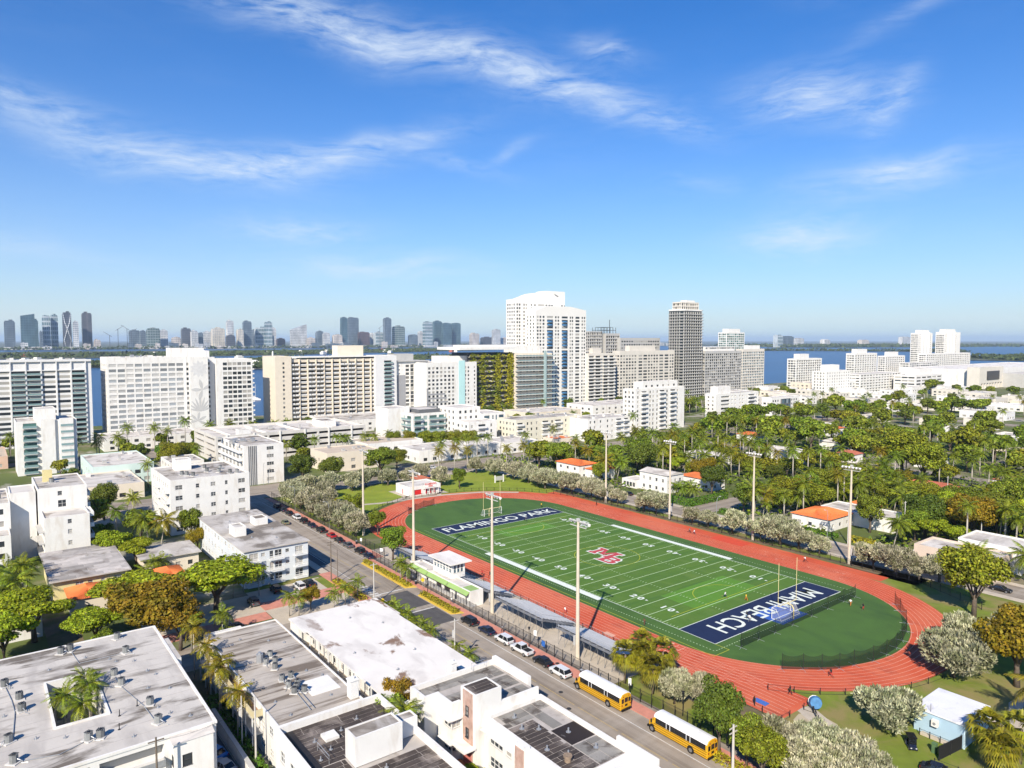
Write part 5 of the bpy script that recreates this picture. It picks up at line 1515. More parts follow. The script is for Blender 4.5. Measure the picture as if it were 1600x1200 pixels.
b = new_building('apartment_block', 'cream four-storey walk-up block with balcony bays facing the avenue', 'building', -145, 160)
bx_ = (-156, -138, 134, 186)
cream2 = mat('pale_cream_stucco', (.66, .62, .50), .85, .06, .3)
block(b, *bx_, 14.6, cream2, roof_mid, {'E': lambda W: tower_cols(W, [(1, 4), (8, 1.2), (11, 1.2), (15, 1.2), (20, 4.6), (27, 1.2), (30, 4.6), (38, 1.2), (42, 1.2), (47, 1.2)], 4, 3.4, 1.0, 1.6), 'S': lambda W: grid(W, 5, 4, 1.4, 1.4, 1.2, 3.4, 1)}, parapet=.4)
for a, c in ((.6, 5.4), (19.6, 25), (29.6, 35)):
 balconies(b, 'E', bx_, [.9 + 3.4 * f for f in range(4)], a, c, 1.1, 1.0, mats=[cream2, rail_white])
roof_clutter(b, (-155, -139, 135, 185), 14.2, 12, 31, 1.0)
b = new_building('apartment_block', 'white four-storey block with balconies right of the cream walk-up', 'building', -130, 200)
bx_ = (-142, -122, 176, 212)
block(b, *bx_, 13.6, white_wall, roof_mid, {'E': lambda W: tower_cols(W, [(1.5, 1.2), (5, 1.2), (10, 1.2), (16, 1.2), (20, 1.2), (24, 4.6), (31, 3.6)], 4, 3.3, 1.0, 1.5)}, parapet=.4)
balconies(b, 'E', bx_, [.9 + 3.3 * f for f in range(4)], 23.6, 29, 1.2, 1.0)
balconies(b, 'E', bx_, [.9 + 3.3 * f for f in range(4)], 30.4, 35.6, 1.2, 1.0)
roof_clutter(b, (-141, -123, 177, 211), 13.2, 9, 33, 1.0)

# narrow tower at left, in front of the slabs
b = new_building('apartment_tower', 'narrow white eight-storey tower with two green balcony stacks at left', 'building', -205, -90)
bx_ = (-218, -198, -101.4, -78.2)
block(b, *bx_, 24.6, white_wall, roof_mid, {'E': [(2.6, 7.6, .8 + 2.95 * f, 2.9 + 2.95 * f) for f in range(8)] + [(10.4, 11.4, .5, 24.0)] + [(17, 21.6, .8 + 2.95 * f, 2.9 + 2.95 * f) for f in range(8)]}, parapet=.5, gm=glass_green)
balconies(b, 'E', bx_, [.8 + 2.95 * f for f in range(8)], 2.4, 7.8, 1.2, 1.0, mats=[white_wall, rail_glass])
balconies(b, 'E', bx_, [.8 + 2.95 * f for f in range(8)], 16.8, 21.8, 1.2, 1.0, mats=[white_wall, rail_glass])
block(b, -214, -202, -94, -86, 29.6, white_wall, roof_white, {}, z0=24.1, parapet=.3, name='penthouse')
for yy in (-92.2, -85.0):
 mb = MB(); mb.box(-197.98, -197.0, yy, yy + 5.4, 0, 25.2); mb.build('bay', white_wall, b)

# low buildings along the avenue ------------------------------------------------
LOW = [('long low shop row with flat white roof beside the avenue', (-150, -118, -84, -64.5), 6.0, cream_wall, roof_white, 4, 3, 1),
 ('pale mint two-storey motel with white roof behind the avenue', (-190, -150, -78, -55), 8.5, mint_wall, roof_white, 6, 5, 2),
 ('beige corner building with flat tan roof left of the red kiosk', (-142, -122, 12, 38), 9.0, cream_wall, mat('tan_roof', (.52, .43, .33), .9, .1, .3), 3, 3, 2),
 ('white low building with tan roof next to the garage end', (-165, -142, 42, 74), 8.4, white_wall, MATS['tan_roof'], 7, 4, 2),
 ('long low white bank with columns beside the avenue palms', (-140, -118, 58, 108), 6.4, white_wall, roof_white, 9, 3, 1),
 ('low white shop with deep flat canopy right of the bank', (-138, -116, 109, 132), 6.0, white_wall, roof_white, 5, 3, 1),
 ('orange-roofed little shop in front of the cream walk-up', (-128, -116, 146, 160), 5.0, cream_wall, tile_orange, 4, 3, 1),
 ('white low villa roof beside the planted tower', (-235, -205, 260, 330), 11, white_wall, roof_white, 10, 4, 3),
 ('cream low block under the tall white pair', (-238, -208, 200, 250), 9, cream_wall, roof_white, 8, 4, 2),
 ('pale grey low block beside the garage rear', (-290, -250, 70, 130), 8, white_wall, roof_mid, 8, 4, 2),
 ('white low block in front of the mural slab', (-285, -255, -60, -10), 7, white_wall, roof_white, 8, 4, 2),
 ('pink-brown low house in front of the left-edge slab', (-262, -225, -125, -104), 6, mat('peach_stucco', (.58, .40, .30), .85, .08, .3), MATS['tan_roof'], 4, 4, 1),
 ('white low rowhouse between palms and the striped end-wall block', (-172, -152, -48, -34), 7, white_wall, roof_mid, 4, 3, 2)]
for lab, bx_, H, wl, rf, nE, nS, fl in LOW:
 b = simple('low_building', lab, 'building', bx_, H, wl, rf, nE, nS, fl, 2.2, 1.6, .9, 3.2, glass, .4)
 roof_clutter(b, bx_, H - .4, 5, int(-bx_[0]), 1.0)

rn = random.Random(21)
SHOPS = []
def infill(x0, x1, y0, y1, n, hmin, hmax, key, fmt, smin=10, smax=26, taken=None):
 taken = taken if taken is not None else []
 tries = 0
 while n > 0 and tries < 4000:
  tries += 1
  w, d = rn.uniform(smin, smax), rn.uniform(smin, smax)
  x, y = rn.uniform(x0, x1 - w), rn.uniform(y0, y1 - d)
  if any(x < t[1] + 4 and x + w > t[0] - 4 and y < t[3] + 4 and y + d > t[2] - 4 for t in taken):
   continue
  bx_ = (x, x + w, y, y + d); taken.append(bx_)
  h = rn.uniform(hmin, hmax)
  wl = rn.choice([white_wall, white_wall, white_wall, cream_wall, cool_wall, beige_wall])
  rf = rn.choice([roof_white, roof_clean, roof_white, roof_mid])
  b = simple('low_building', None, 'building', bx_, h, wl, rf, max(2, int(d / 5)), max(2, int(w / 5)), max(1, int(h / 3.3)), 2.4, 1.5, .9, 3.2, glass, .4)
  b['group'] = 'low white buildings beyond the palms'
  roof_clutter(b, bx_, h - .4, 3, tries, 1.2)
  reg(key, b, fmt, (x + w / 2, y + d / 2, 0))
  SHOPS.append(bx_); n -= 1
 return taken

tk = infill(-190, 40, 500, 840, 34, 4.5, 9, 'shops', 'low flat-roofed white building beyond the palm belt, {o}', 14, 34)
infill(-120, 90, 330, 470, 10, 4, 7, 'shops2', 'small flat-roofed building deep among the palms, {o}', 10, 20)
infill(-285, -175, 430, 690, 14, 5, 12, 'shops3', 'low pale building in front of the shore towers, {o}', 14, 30, [(-250, -228, -500, 900)])
infill(40, 220, 480, 800, 12, 4.5, 8, 'shops4', 'pale low roof at the far right edge, {o}', 14, 30)

# ------------------------------------------------------------------ far skyline across the bay
def facade_far(name, a, bcol, fz, fy, rough=.35):
 m = bpy.data.materials.new(name); m.use_nodes = True
 t = NT(m.node_tree)
 out = t.node('ShaderNodeOutputMaterial'); b = t.node('ShaderNodeBsdfPrincipled')
 geo = t.node('ShaderNodeNewGeometry'); sp = t.node('ShaderNodeSeparateXYZ'); t.link(geo.outputs['Position'], sp.inputs[0])
 k = t.math('MULTIPLY', t.math('GREATER_THAN', t.math('FRACT', t.math('DIVIDE', sp.outputs[2], fz)), .35), t.math('GREATER_THAN', t.math('FRACT', t.math('DIVIDE', sp.outputs[1], fy)), .25))
 nz = t.remap(t.noise(t.vmath('MULTIPLY', geo.outputs['Position'], (.03, .03, .015)), 1.0, 3), .3, .7, .7, 1.3)
 c = t.mix(1.0, t.mix(k, (*a, 1), (*bcol, 1)), t.combine(nz, nz, nz), 'MULTIPLY')
 t.link(c, b.inputs['Base Color']); b.inputs['Roughness'].default_value = rough
 t.link(b.outputs[0], out.inputs[0])
 return m

FAR = {'slate': facade_far('far_slate', (.14, .17, .20), (.065, .09, .115), 14, 11), 'teal': facade_far('far_teal', (.08, .13, .15), (.04, .08, .10), 16, 14),
 'pteal': facade_far('far_pale_teal', (.42, .46, .47), (.09, .15, .17), 30, 12), 'dark': facade_far('far_dark', (.10, .10, .115), (.04, .044, .055), 14, 9),
 'pale': facade_far('far_pale', (.58, .57, .55), (.24, .26, .28), 13, 10), 'brown': facade_far('far_brown', (.12, .11, .11), (.06, .062, .072), 9, 40),
 'green': facade_far('far_green', (.25, .28, .27), (.035, .075, .065), 18, 16), 'gold': facade_far('far_gold', (.60, .54, .44), (.30, .30, .30), 12, 14),
 'maroon': facade_far('far_maroon', (.14, .085, .085), (.06, .045, .05), 14, 10), 'beige': facade_far('far_beige', (.56, .50, .44), (.33, .30, .28), 14, 12)}
WORDS = {'slate': 'slate grey', 'teal': 'dark teal glass', 'pteal': 'pale teal striped', 'dark': 'near-black', 'pale': 'whitish', 'brown': 'brown-grey', 'green': 'dark green glass', 'gold': 'golden', 'maroon': 'dark maroon', 'beige': 'beige'}
SKY = [(-5342, 68, 125, 185, 'slate'), (-5354, 156, 231, 232, 'teal'), (-5535, 221, 261, 196, 'teal'), (-5282, 251, 268, 117, 'slate'), (-5460, 280, 323, 225, 'pteal'), (-5505, 331, 371, 232, 'pteal'), (-5316, 383, 430, 244, 'dark'), (-5269, 436, 465, 185, 'pale'), (-5346, 495, 551, 244, 'brown'), (-5480, 796, 862, 132, 'slate'), (-5447, 860, 897, 128, 'slate'), (-5303, 879, 961, 144, 'green'), (-5401, 980, 1031, 133, 'pale'), (-5484, 1144, 1206, 149, 'dark'), (-5398, 1190, 1235, 130, 'pale'), (-5472, 1257, 1289, 117, 'slate'), (-5589, 1323, 1379, 128, 'pale'), (-5489, 1358, 1451, 152, 'gold'), (-5387, 1442, 1488, 209, 'pale'), (-5316, 1417, 1477, 97, 'dark'), (-5371, 1512, 1555, 142, 'gold'), (-5429, 1577, 1635, 207, 'slate'), (-5562, 1682, 1707, 146, 'slate'), (-5521, 1694, 1790, 161, 'pteal'), (-5361, 1722, 1772, 203, 'pteal'), (-5573, 1844, 1875, 158, 'pale'), (-5415, 1944, 2071, 172, 'pale'), (-5493, 2189, 2245, 134, 'slate'), (-5288, 2165, 2214, 121, 'pale'), (-5287, 2247, 2319, 106, 'beige'), (-5321, 2334, 2379, 249, 'teal'), (-5560, 2505, 2595, 258, 'slate'), (-5488, 2567, 2663, 131, 'maroon'), (-5547, 2699, 2736, 121, 'pale'), (-5476, 2712, 2787, 132, 'pteal'), (-5392, 2762, 2824, 253, 'slate'), (-5431, 2870, 2978, 183, 'green'), (-5458, 3045, 3124, 111, 'slate'), (-5552, 3198, 3239, 142, 'pale'), (-5403, 3166, 3246, 227, 'pteal'), (-5562, 3363, 3447, 239, 'teal'), (-5465, 3401, 3492, 220, 'teal'), (-5540, 3555, 3642, 224, 'teal'), (-5424, 3690, 3779, 126, 'beige'), (-5492, 3864, 3995, 90, 'dark'), (-5369, 3913, 3990, 164, 'pale'), (-5433, 4045, 4140, 84, 'beige'), (-5326, 2047, 2105, 80, 'beige'), (-5285, 1036, 1091, 82, 'beige'), (-5264, 552, 589, 64, 'beige'), (-5496, 1859, 1921, 75, 'maroon')]
for (y, H, s_) in ((690, 138, 1), (745, 142, -1), (770, 120, 1), (640, 96, -1), (2640, 170, 1)):
 b = empty('tower_crane', (-5250, y, 0)); tag(b, None, 'crane', 'cranes on the skyline'); reg('crane', b, 'thin construction crane on the skyline across the bay, {o}')
 MB().tube([(-5250, y, 0), (-5250, y, H)], 1.6, 4).build('mast', FAR['dark'], b)
 MB().tube([(-5250, y - s_ * 14, H - 12), (-5250, y + s_ * 36, H + 22)], 1.2, 4).build('jib', FAR['dark'], b)
for i, (x1, y0, y1, H, k) in enumerate(SKY):
 b = empty('skyscraper', (x1 - 20, (y0 + y1) / 2, 0)); tag(b, None, 'skyscraper', 'skyline across the bay')
 x0 = x1 - 40; w = y1 - y0
 mb = MB()
 if i == 1:      # sloped glass top
  mb.prism([(x0, y0), (x1, y0), (x1, y1), (x0, y1)], 0, H - 22); mb.add([(x, y, z) for x in (x0, x1) for y, z in ((y0, H - 22), (y1, H - 22), (y1, H), (y0, H - 14))], [(0, 1, 2, 3), (4, 5, 6, 7), (3, 2, 6, 7), (1, 5, 6, 2), (0, 3, 7, 4)])
 elif i == 26:   # white wedge
  mb.add([(x, y, z) for x in (x0, x1) for y, z in ((y0, 0), (y1, 0), (y1, H + 18), (y0, H - 26))], [(0, 1, 2, 3), (4, 5, 6, 7), (3, 2, 6, 7), (1, 5, 6, 2), (0, 3, 7, 4)])
 else:
  mb.box(x0, x1, y0, y1, 0, H - 8); mb.box(x0 + 3, x1 - 3, y0 + w * .07, y1 - w * .07, H - 8, H)
 mb.build('shaft', FAR[k], b)
 if i not in (1, 26):
  mb = MB(); rn2 = random.Random(i); a = rn2.uniform(.15, .5)
  mb.box(x0 + 10, x1 - 8, y0 + w * a, y0 + w * (a + .35), H, H + rn2.uniform(3, 9)); mb.build('roof_plant', FAR[k], b)
 mb = MB(); mb.box(x0 - 10, x1 + 12, y0 - 6, y1 + 6, 0, 18); mb.build('podium', FAR['pale'], b)
 if i == 6:      # white exoskeleton
  mb = MB()
  for s in (-1, 1):
   yc = (y0 + y1) / 2
   mb.tube([(x1 + 2, yc + s * w * .16, 0), (x1 + 2, yc + s * w * .42, 60), (x1 + 2, yc + s * w * .05, 125), (x1 + 2, yc - s * w * .3, 180), (x1 + 2, yc - s * w * .46, 235)], 3.2, 5)
  mb.build('exoskeleton', FAR['pale'], b)
 reg('sky_' + k, b, WORDS[k] + ' skyscraper on the skyline across the bay, {o} of that colour', (x1, (y0 + y1) / 2, 0))
rn = random.Random(5)
for i in range(46):                                     # low mainland buildings below the towers
 y = rn.uniform(60, 6500); x1 = -5215 + rn.uniform(-30, 15); w = rn.uniform(25, 80); H = rn.uniform(14, 48)
 b = MB().box(x1 - 25, x1, y, y + w, 0, H).box(x1 - 20, x1 - 8, y + w * .2, y + w * .5, H, H + 4).build('waterfront_building', FAR[rn.choice(['pale', 'beige', 'slate', 'pale'])])
 tag(b, None, 'building', 'low mainland waterfront')
 reg('waterfront', b, 'low waterfront building below the skyline across the bay, {o}', (x1, y, 0))
for (y0, y1, H, k) in ((5436, 5514, 109, 'pteal'), (5564, 5685, 98, 'slate'), (5757, 5851, 82, 'pale'), (7772, 7950, 100, 'pale'), (6200, 6300, 70, 'pale'), (6900, 7050, 66, 'beige')):
 b = MB().box(-3345, -3300, y0, y1, 0, H - 6).box(-3340, -3310, y0 + 12, y1 - 12, H - 6, H).build('distant_tower', FAR[k])
 tag(b, None, 'building', 'distant towers to the right')
 reg('dist', b, 'lone hazy tower on the far right shore, {o}', (-3300, y0, 0))

# ------------------------------------------------------------------ vegetation
bark = mat('bark', (0.13, 0.10, 0.075), .95, .3, 2)
palm_bark = mat('palm_trunk', (0.40, 0.36, 0.30), .9, .15, 2, aniso=(1, 1, 4))
LEAF = {
 'bright': mat('leaf_bright', (0.265, 0.315, 0.014), .6, .25, .5, isl=.65, rand=.10, transl=.3, rand_hue=.012, spec=.25),
 'green': mat('leaf_green', (0.172, 0.220, 0.017), .6, .28, .4, isl=.7, rand=.22, transl=.25, rand_hue=.02, spec=.25),
 'dark': mat('leaf_dark', (0.105, 0.140, 0.015), .6, .28, .4, isl=.5, rand=.20, transl=.2, rand_hue=.015, spec=.25),
 'olive': mat('leaf_olive', (0.215, 0.225, 0.015), .6, .28, .4, isl=.7, rand=.15, transl=.28, rand_hue=.02, spec=.25),
 'autumn': mat('leaf_autumn', (0.265, 0.185, 0.013), .65, .3, .3, isl=.5, rand=.12, transl=.25, rand_hue=.015, spec=.2, stain=((.09, .10, .012), (.25, .25, .25), .5, .65, .7)),
 'silver': mat('leaf_silver', (0.42, 0.40, 0.26), .7, .2, .5, isl=.6, rand=.20, transl=.15, rand_hue=.02, spec=.2, stain=((.15, .17, .06), (.6, .6, .6), .46, .60, .75)),
 'palm': mat('leaf_palm', (0.180, 0.225, 0.016), .5, .2, .8, isl=.4, rand=.20, transl=.25, rand_hue=.02, spec=.35),
 'palm_y': mat('leaf_palm_yellow', (0.240, 0.205, 0.014), .5, .25, .8, isl=.4, rand=.15, transl=.3, rand_hue=.02, spec=.35),
 'fan': mat('leaf_fan', (0.225, 0.210, 0.014), .5, .25, .8, isl=.5, rand=.10, transl=.25, rand_hue=.01, spec=.35),
 'hedge': mat('leaf_hedge', (0.085, 0.175, 0.014), .6, .25, .8, isl=.5, rand=.1, transl=.2, spec=.25),
 'hedge_y': mat('leaf_hedge_yellow', (0.300, 0.260, 0.016), .6, .25, .8, isl=.55, rand=.1, transl=.2, spec=.25),
 'wood': mat('leaf_far_wood', (0.050, 0.068, 0.024), .8, .35, .02, isl=.5, spec=.15),
}

def quads_mesh(name, V, mtl):
 """V: (n,4,3) array of separate quads"""
 n = len(V)
 me = bpy.data.meshes.new(name)
 me.vertices.add(n * 4); me.loops.add(n * 4); me.polygons.add(n)
 me.vertices.foreach_set('co', np.ascontiguousarray(V, dtype=np.float32).ravel())
 me.loops.foreach_set('vertex_index', np.arange(n * 4, dtype=np.int32))
 me.polygons.foreach_set('loop_start', np.arange(0, n * 4, 4, dtype=np.int32))
 me.polygons.foreach_set('loop_total', np.full(n, 4, dtype=np.int32))
 me.materials.append(mtl)
 me.update(calc_edges=True)
 return me

def unit(a):
 return a / np.maximum(np.linalg.norm(a, axis=-1, keepdims=True), 1e-9)

def leaf_quads(pos, nrm, rng, size, style):
 n = len(pos)
 if style == 'spray':          # upright slender sprays
  a = unit(nrm * .8 + np.array([0, 0, .7]) + rng.normal(0, .38, (n, 3)))
  b = unit(np.cross(a, rng.normal(0, 1, (n, 3))))
  l = size * rng.uniform(.7, 1.3, (n, 1)); w = l * .30
  return np.stack([pos - a * l * .35 - b * w * .2, pos + b * w, pos + a * l, pos - b * w], 1)
 nn = unit(nrm + np.array([0, 0, .35]) + rng.normal(0, .55, (n, 3)))
 a = unit(np.cross(nn, rng.normal(0, 1, (n, 3)))); b = np.cross(nn, a)
 l = size * rng.uniform(.6, 1.35, (n, 1)); w = l * rng.uniform(.5, .85, (n, 1))
 return np.stack([pos - a * l, pos + b * w, pos + a * l * .9, pos - b * w], 1)

def crown_quads(seed, R_, zc, flat, n_lobes, n_leaf, size, style='leaf', lobe=(.34, .52), layered=False):
 rng = np.random.default_rng(seed)
 th = rng.uniform(0, 2 * np.pi, n_lobes); rr = np.sqrt(rng.uniform(0, 1, n_lobes)) * R_ * .72
 lr = rng.uniform(*lobe, n_lobes) * R_
 cz = zc + (rng.uniform(-.45, .75, n_lobes) * (1 - .55 * (rr / R_) ** 2)) * R_ * flat
 C = np.stack([rr * np.cos(th), rr * np.sin(th), cz], 1)
 p = lr ** 2; p /= p.sum()
 k = rng.choice(n_lobes, n_leaf, p=p)
 d = unit(rng.normal(0, 1, (n_leaf, 3)) + np.array([0, 0, .25]))
 sq = np.array([1, 1, .38 if layered else .72])
 pos = C[k] + d * sq * lr[k][:, None] * rng.uniform(.62, 1.06, (n_leaf, 1))
 out = unit(d * np.array([1, 1, 1.3]))
 return leaf_quads(pos, out, rng, size, style)

def trunk_mesh(seed, h, r, spread, limbs=5):
 rn = random.Random(seed)
 mb = MB()
 mb.tube([(0, 0, 0), (rn.uniform(-.15, .15), rn.uniform(-.15, .15), h * .35), (rn.uniform(-.3, .3), rn.uniform(-.3, .3), h * .62)], [r * 1.35, r, r * .7], 7)
 for i in range(limbs):
  a = 6.28 * i / limbs + rn.uniform(-.4, .4); s = spread * rn.uniform(.5, .95)
  mb.tube([(0, 0, h * .34), (math.cos(a) * s * .45, math.sin(a) * s * .45, h * .66), (math.cos(a) * s, math.sin(a) * s, h * rn.uniform(.85, 1.05))], [r * .55, r * .36, r * .1], 5)
 return mb.mesh('trunk', bark, smooth=True)

# prototypes: name -> list of (crown, trunk); canonical crown radius 5 m
PROTO = {}
for kind, (n_leaf, size, flat, lay, h) in {'bright': (13000, .21, .42, True, 6.2), 'green': (11000, .22, .72, False, 6.4), 'dark': (11000, .22, .74, False, 6.2),
          'olive': (11000, .22, .66, False, 6.2), 'autumn': (11000, .21, .60, False, 6.0)}.items():
 PROTO[kind] = []
 for v in range(3):
  q = crown_quads(100 + v * 7 + len(kind), 5.0, h, flat, 26 + 3 * v, n_leaf, size, 'leaf', (.26, .40), lay)
  PROTO[kind].append((quads_mesh('crown', q, LEAF[kind]), trunk_mesh(v + len(kind) * 10, h + .6, .30, 3.4)))
PROTO['silver'] = []
for v in range(4):
 q = crown_quads(300 + v, 5.0, 3.5, .50, 30, 8000, .42, 'spray', (.22, .36))
 PROTO['silver'].append((quads_mesh('crown', q, LEAF['silver']), trunk_mesh(40 + v, 3.9, .30, 3.4, 6)))
for kind, n_leaf in (('green_far', 2400), ('dark_far', 2400), ('olive_far', 2400), ('autumn_far', 2200)):
 PROTO[kind] = []
 for v in range(3):
  q = crown_quads(500 + v * 3 + len(kind), 5.0, 6.2, .7, 22, n_leaf, .48, 'leaf', (.26, .42))
  PROTO[kind].append((quads_mesh('crown', q, LEAF[kind[:-4]]), trunk_mesh(60 + v, 6.6, .30, 3.2, 4)))
rngc = np.random.default_rng(8)
PROTO['column'] = []
for v in range(2):
 z = rngc.uniform(.06, 1, 2400) ** .8; a = rngc.uniform(0, 6.28, 2400)
 r_ = (1 - z) * 2.0 + .25; r_ = r_ * rngc.uniform(.5, 1.1, 2400)
 pos = np.stack([r_ * np.cos(a), r_ * np.sin(a), z * 13], 1)
 PROTO['column'].append((quads_mesh('crown', leaf_quads(pos, unit(np.stack([np.cos(a), np.sin(a), a * 0 + .3], 1)), rngc, .42, 'leaf'), LEAF['dark']), MB().tube([(0, 0, 0), (0, 0, 12)], [.25, .05], 6).mesh('trunk', bark)))

def frond_quads(seed, L, rise, droop, n=13, w=.75, hang=.5):
 """a feather frond leaving the origin along +x"""
 rng = np.random.default_rng(seed)
 P = lambda t: np.array([L * (t - .12 * t * t), 0, rise * t - droop * t * t])
 Q = []
 for i in range(n):
  t = .14 + .84 * i / (n - 1)
  p = P(t); q = P(min(t + .06, 1.02)); d = unit((q - p)[None])[0]
  ll = w * math.sin(math.pi * (.12 + .80 * t)) * rng.uniform(.85, 1.1)
  for s in (-1, 1):
   tip = p + d * ll * .55 + np.array([0, s * ll, -hang * ll]) + rng.normal(0, .04, 3)
   mid = (p + tip) / 2 + np.array([0, 0, .07])
   wd = d * (L / n * .62)
   Q.append([p - wd * .6, mid - wd * .7, tip, mid + wd * .8])
 for i in range(5):
  a, b = P(i / 5), P((i + 1) / 5); s = .05 * (1 - i / 6)
  Q.append([a + [0, -s, 0], b + [0, -s * .8, 0], b + [0, s * .8, 0], a + [0, s, 0]])
 return np.array(Q)

def rot_quads(Q, az, pitch):
 c, s = math.cos(pitch), math.sin(pitch)
 X = Q[..., 0] * c - Q[..., 2] * s; Zz = Q[..., 0] * s + Q[..., 2] * c; Y = Q[..., 1]
 ca, sa = math.cos(az), math.sin(az)
 return np.stack([X * ca - Y * sa, X * sa + Y * ca, Zz], -1)

FROND = {'royal': [frond_quads(i, 3.3, .9, 2.1 + .4 * i) for i in range(3)],
  'coco': [frond_quads(10 + i, 4.2, 1.0, 2.6 + .5 * i, 15, .9, .9) for i in range(3)],
  'small': [frond_quads(20 + i, 2.1, .8, 1.5 + .3 * i, 11, .6, .4) for i in range(3)]}

def palm_angles(kind, seed):
 rn = random.Random(seed)
 n = {'royal': 20, 'coco': 22, 'small': 14}[kind]
 return [(i * 2.399 + rn.uniform(-.2, .2), R(62 - 96 * (i / (n - 1)) + rn.uniform(-8, 8)), rn.randrange(3)) for i in range(n)]

FROND_ME = {}
for k, lst in FROND.items():
 for lf in ('palm', 'palm_y'):
  FROND_ME[k, lf] = [quads_mesh('frond', q, LEAF[lf]) for q in lst]

def palm_trunk(kind, h, seed):
 rn = random.Random(seed)
 mb = MB()
 if kind == 'royal':
  mb.tube([(0, 0, 0), (0, 0, h * .4), (.05, 0, h * .86)], [.30, .25, .17], 8)
  mb.tube([(.05, 0, h * .86), (.05, 0, h)], [.19, .10], 8, 1)
 elif kind == 'coco':
  b = rn.uniform(.5, 1.6)
  mb.tube([(-b, 0, 0), (-b * .7, 0, h * .3), (-b * .3, .1, h * .65), (0, 0, h)], [.22, .16, .13, .11], 7)
 else:
  mb.tube([(0, 0, 0), (.05, 0, h * .5), (0, 0, h * .88)], [.12, .09, .075], 6)
  mb.tube([(0, 0, h * .88), (0, 0, h)], [.10, .07], 6, 1)
 return mb.mesh('trunk', [palm_bark, mat('crownshaft', (.16, .22, .06), .5, .1, 2)], smooth=True)

PALM = {}
for k, h in (('royal', 11.0), ('coco', 9.0), ('small', 5.0)):
 for lf in ('palm', 'palm_y'):
  PALM[k, lf] = []
  for v in range(3):
   Q = np.concatenate([rot_quads(FROND[k][m] * 1.0, az, pt) for az, pt, m in palm_angles(k, v)]) + np.array([0, 0, h])
   PALM[k, lf].append((quads_mesh('crown', Q, LEAF[lf]), palm_trunk(k, h, v), h))
# fan palms: a ball of pleated fans
def fan_crown(seed, h):
 rng = np.random.default_rng(seed); Q = []
 for i in range(46):
  az = i * 2.399; pt = R(75 - 125 * i / 45) + rng.normal(0, .12)
  d = np.array([math.cos(az) * math.cos(pt), math.sin(az) * math.cos(pt), math.sin(pt)])
  side = unit(np.cross(d, [0, 0, 1.0])[None])[0]; up = np.cross(side, d)
  base = d * rng.uniform(.9, 1.5)
  for j in range(9):
   a = (j - 4) * .27
   tip = base + (d * math.cos(a) + side * math.sin(a)) * 1.25 + np.array([0, 0, -.45 - .25 * abs(j - 4) / 4])
   mid = base + (d * math.cos(a) + side * math.sin(a)) * .65 + up * .06
   wv = (side * math.cos(a) - d * math.sin(a)) * .11
   Q.append([base, mid - wv, tip, mid + wv])
 return np.array(Q) + np.array([0, 0, h])
FAN = [(quads_mesh('crown', fan_crown(v, 4.6), LEAF['fan']), MB().tube([(0, 0, 0), (.05, 0, 2.2), (0, 0, 4.5)], [.24, .19, .2], 8).mesh('trunk', mat('fan_trunk', (.22, .17, .12), .95, .25, 3), smooth=True)) for v in range(3)]

_tc = [0]

def tree(kind, x, y, r, zs=None, name=None):
 """a tree with trunk and crown; r is the crown radius in metres"""
 _tc[0] += 1
 crown, trunk = PROTO[kind][_tc[0] % len(PROTO[kind])]
 nm = name or {'silver': 'buttonwood_tree', 'column': 'cypress_tree'}.get(kind, 'broadleaf_tree')
 o = empty(nm, (x, y, 0), (_tc[0] * 1.7) % 6.28)
 s = r / 5.0
 o.scale = (s, s, zs if zs else s)
 if kind == 'column': o.scale = (r / 2, r / 2, zs or 1)
 inst('trunk', trunk, o); inst('crown', crown, o)
 tag(o, None, 'tree')
 return o

def palm(kind, x, y, h, lf='palm', fronds=False, cs=1.0):
 _tc[0] += 1
 v = _tc[0] % 3
 nm = {'royal': 'royal_palm', 'coco': 'coconut_palm', 'small': 'small_palm', 'fan': 'fan_palm'}[kind]
 o = empty(nm, (x, y, 0), (_tc[0] * 2.1) % 6.28)
 tag(o, None, 'palm')
 if kind == 'fan':
  c, t = FAN[v]; s = h / 4.6
  inst('trunk', t, o, scale=(1, 1, s)); inst('crown', c, o, (0, 0, h - 4.6 * cs), (0, 0, 0), (cs, cs, cs))
  return o
 c, t, h0 = PALM[kind, lf][v]
 inst('trunk', t, o, scale=(1, 1, h / h0))
 if fronds:
  for az, pt, m in palm_angles(kind, v):
   inst('frond', FROND_ME[kind, lf][m], o, (0, 0, h), (0, -pt, az), (cs, cs, cs))
 else:
  inst('crown', c, o, (0, 0, h - h0 * cs), (0, 0, 0), (cs, cs, cs))
 return o

def hedge(x0, x1, y0, y1, h, lf, label, seed=1, dens=16, size=.22, name='hedge'):
 rng = np.random.default_rng(seed)
 A = [((x1 - x0) * (y1 - y0), 2), ((x1 - x0) * h, 1), ((y1 - y0) * h, 0)]
 P = []; N = []
 for area, ax in A:
  for side in ((1,) if ax == 2 else (0, 1)):
   n = int(area * dens) + 4
   q = np.stack([rng.uniform(x0, x1, n), rng.uniform(y0, y1, n), rng.uniform(.05, h, n)], 1)
   nn = np.zeros((n, 3)); nn[:, ax] = 1 if side else -1
   q[:, ax] = ((x0, y0, 0)[ax] if not side else (x1, y1, h)[ax]) + rng.normal(0, .07, n)
   P.append(q); N.append(nn)
 P = np.concatenate(P); N = np.concatenate(N)
 c = np.array([(x0 + x1) / 2, (y0 + y1) / 2, 0])
 me = quads_mesh(name, leaf_quads(P - c, N, rng, size, 'leaf'), LEAF[lf])
 o = inst(name, me, None, tuple(c))
 tag(o, label, 'hedge')
 return o

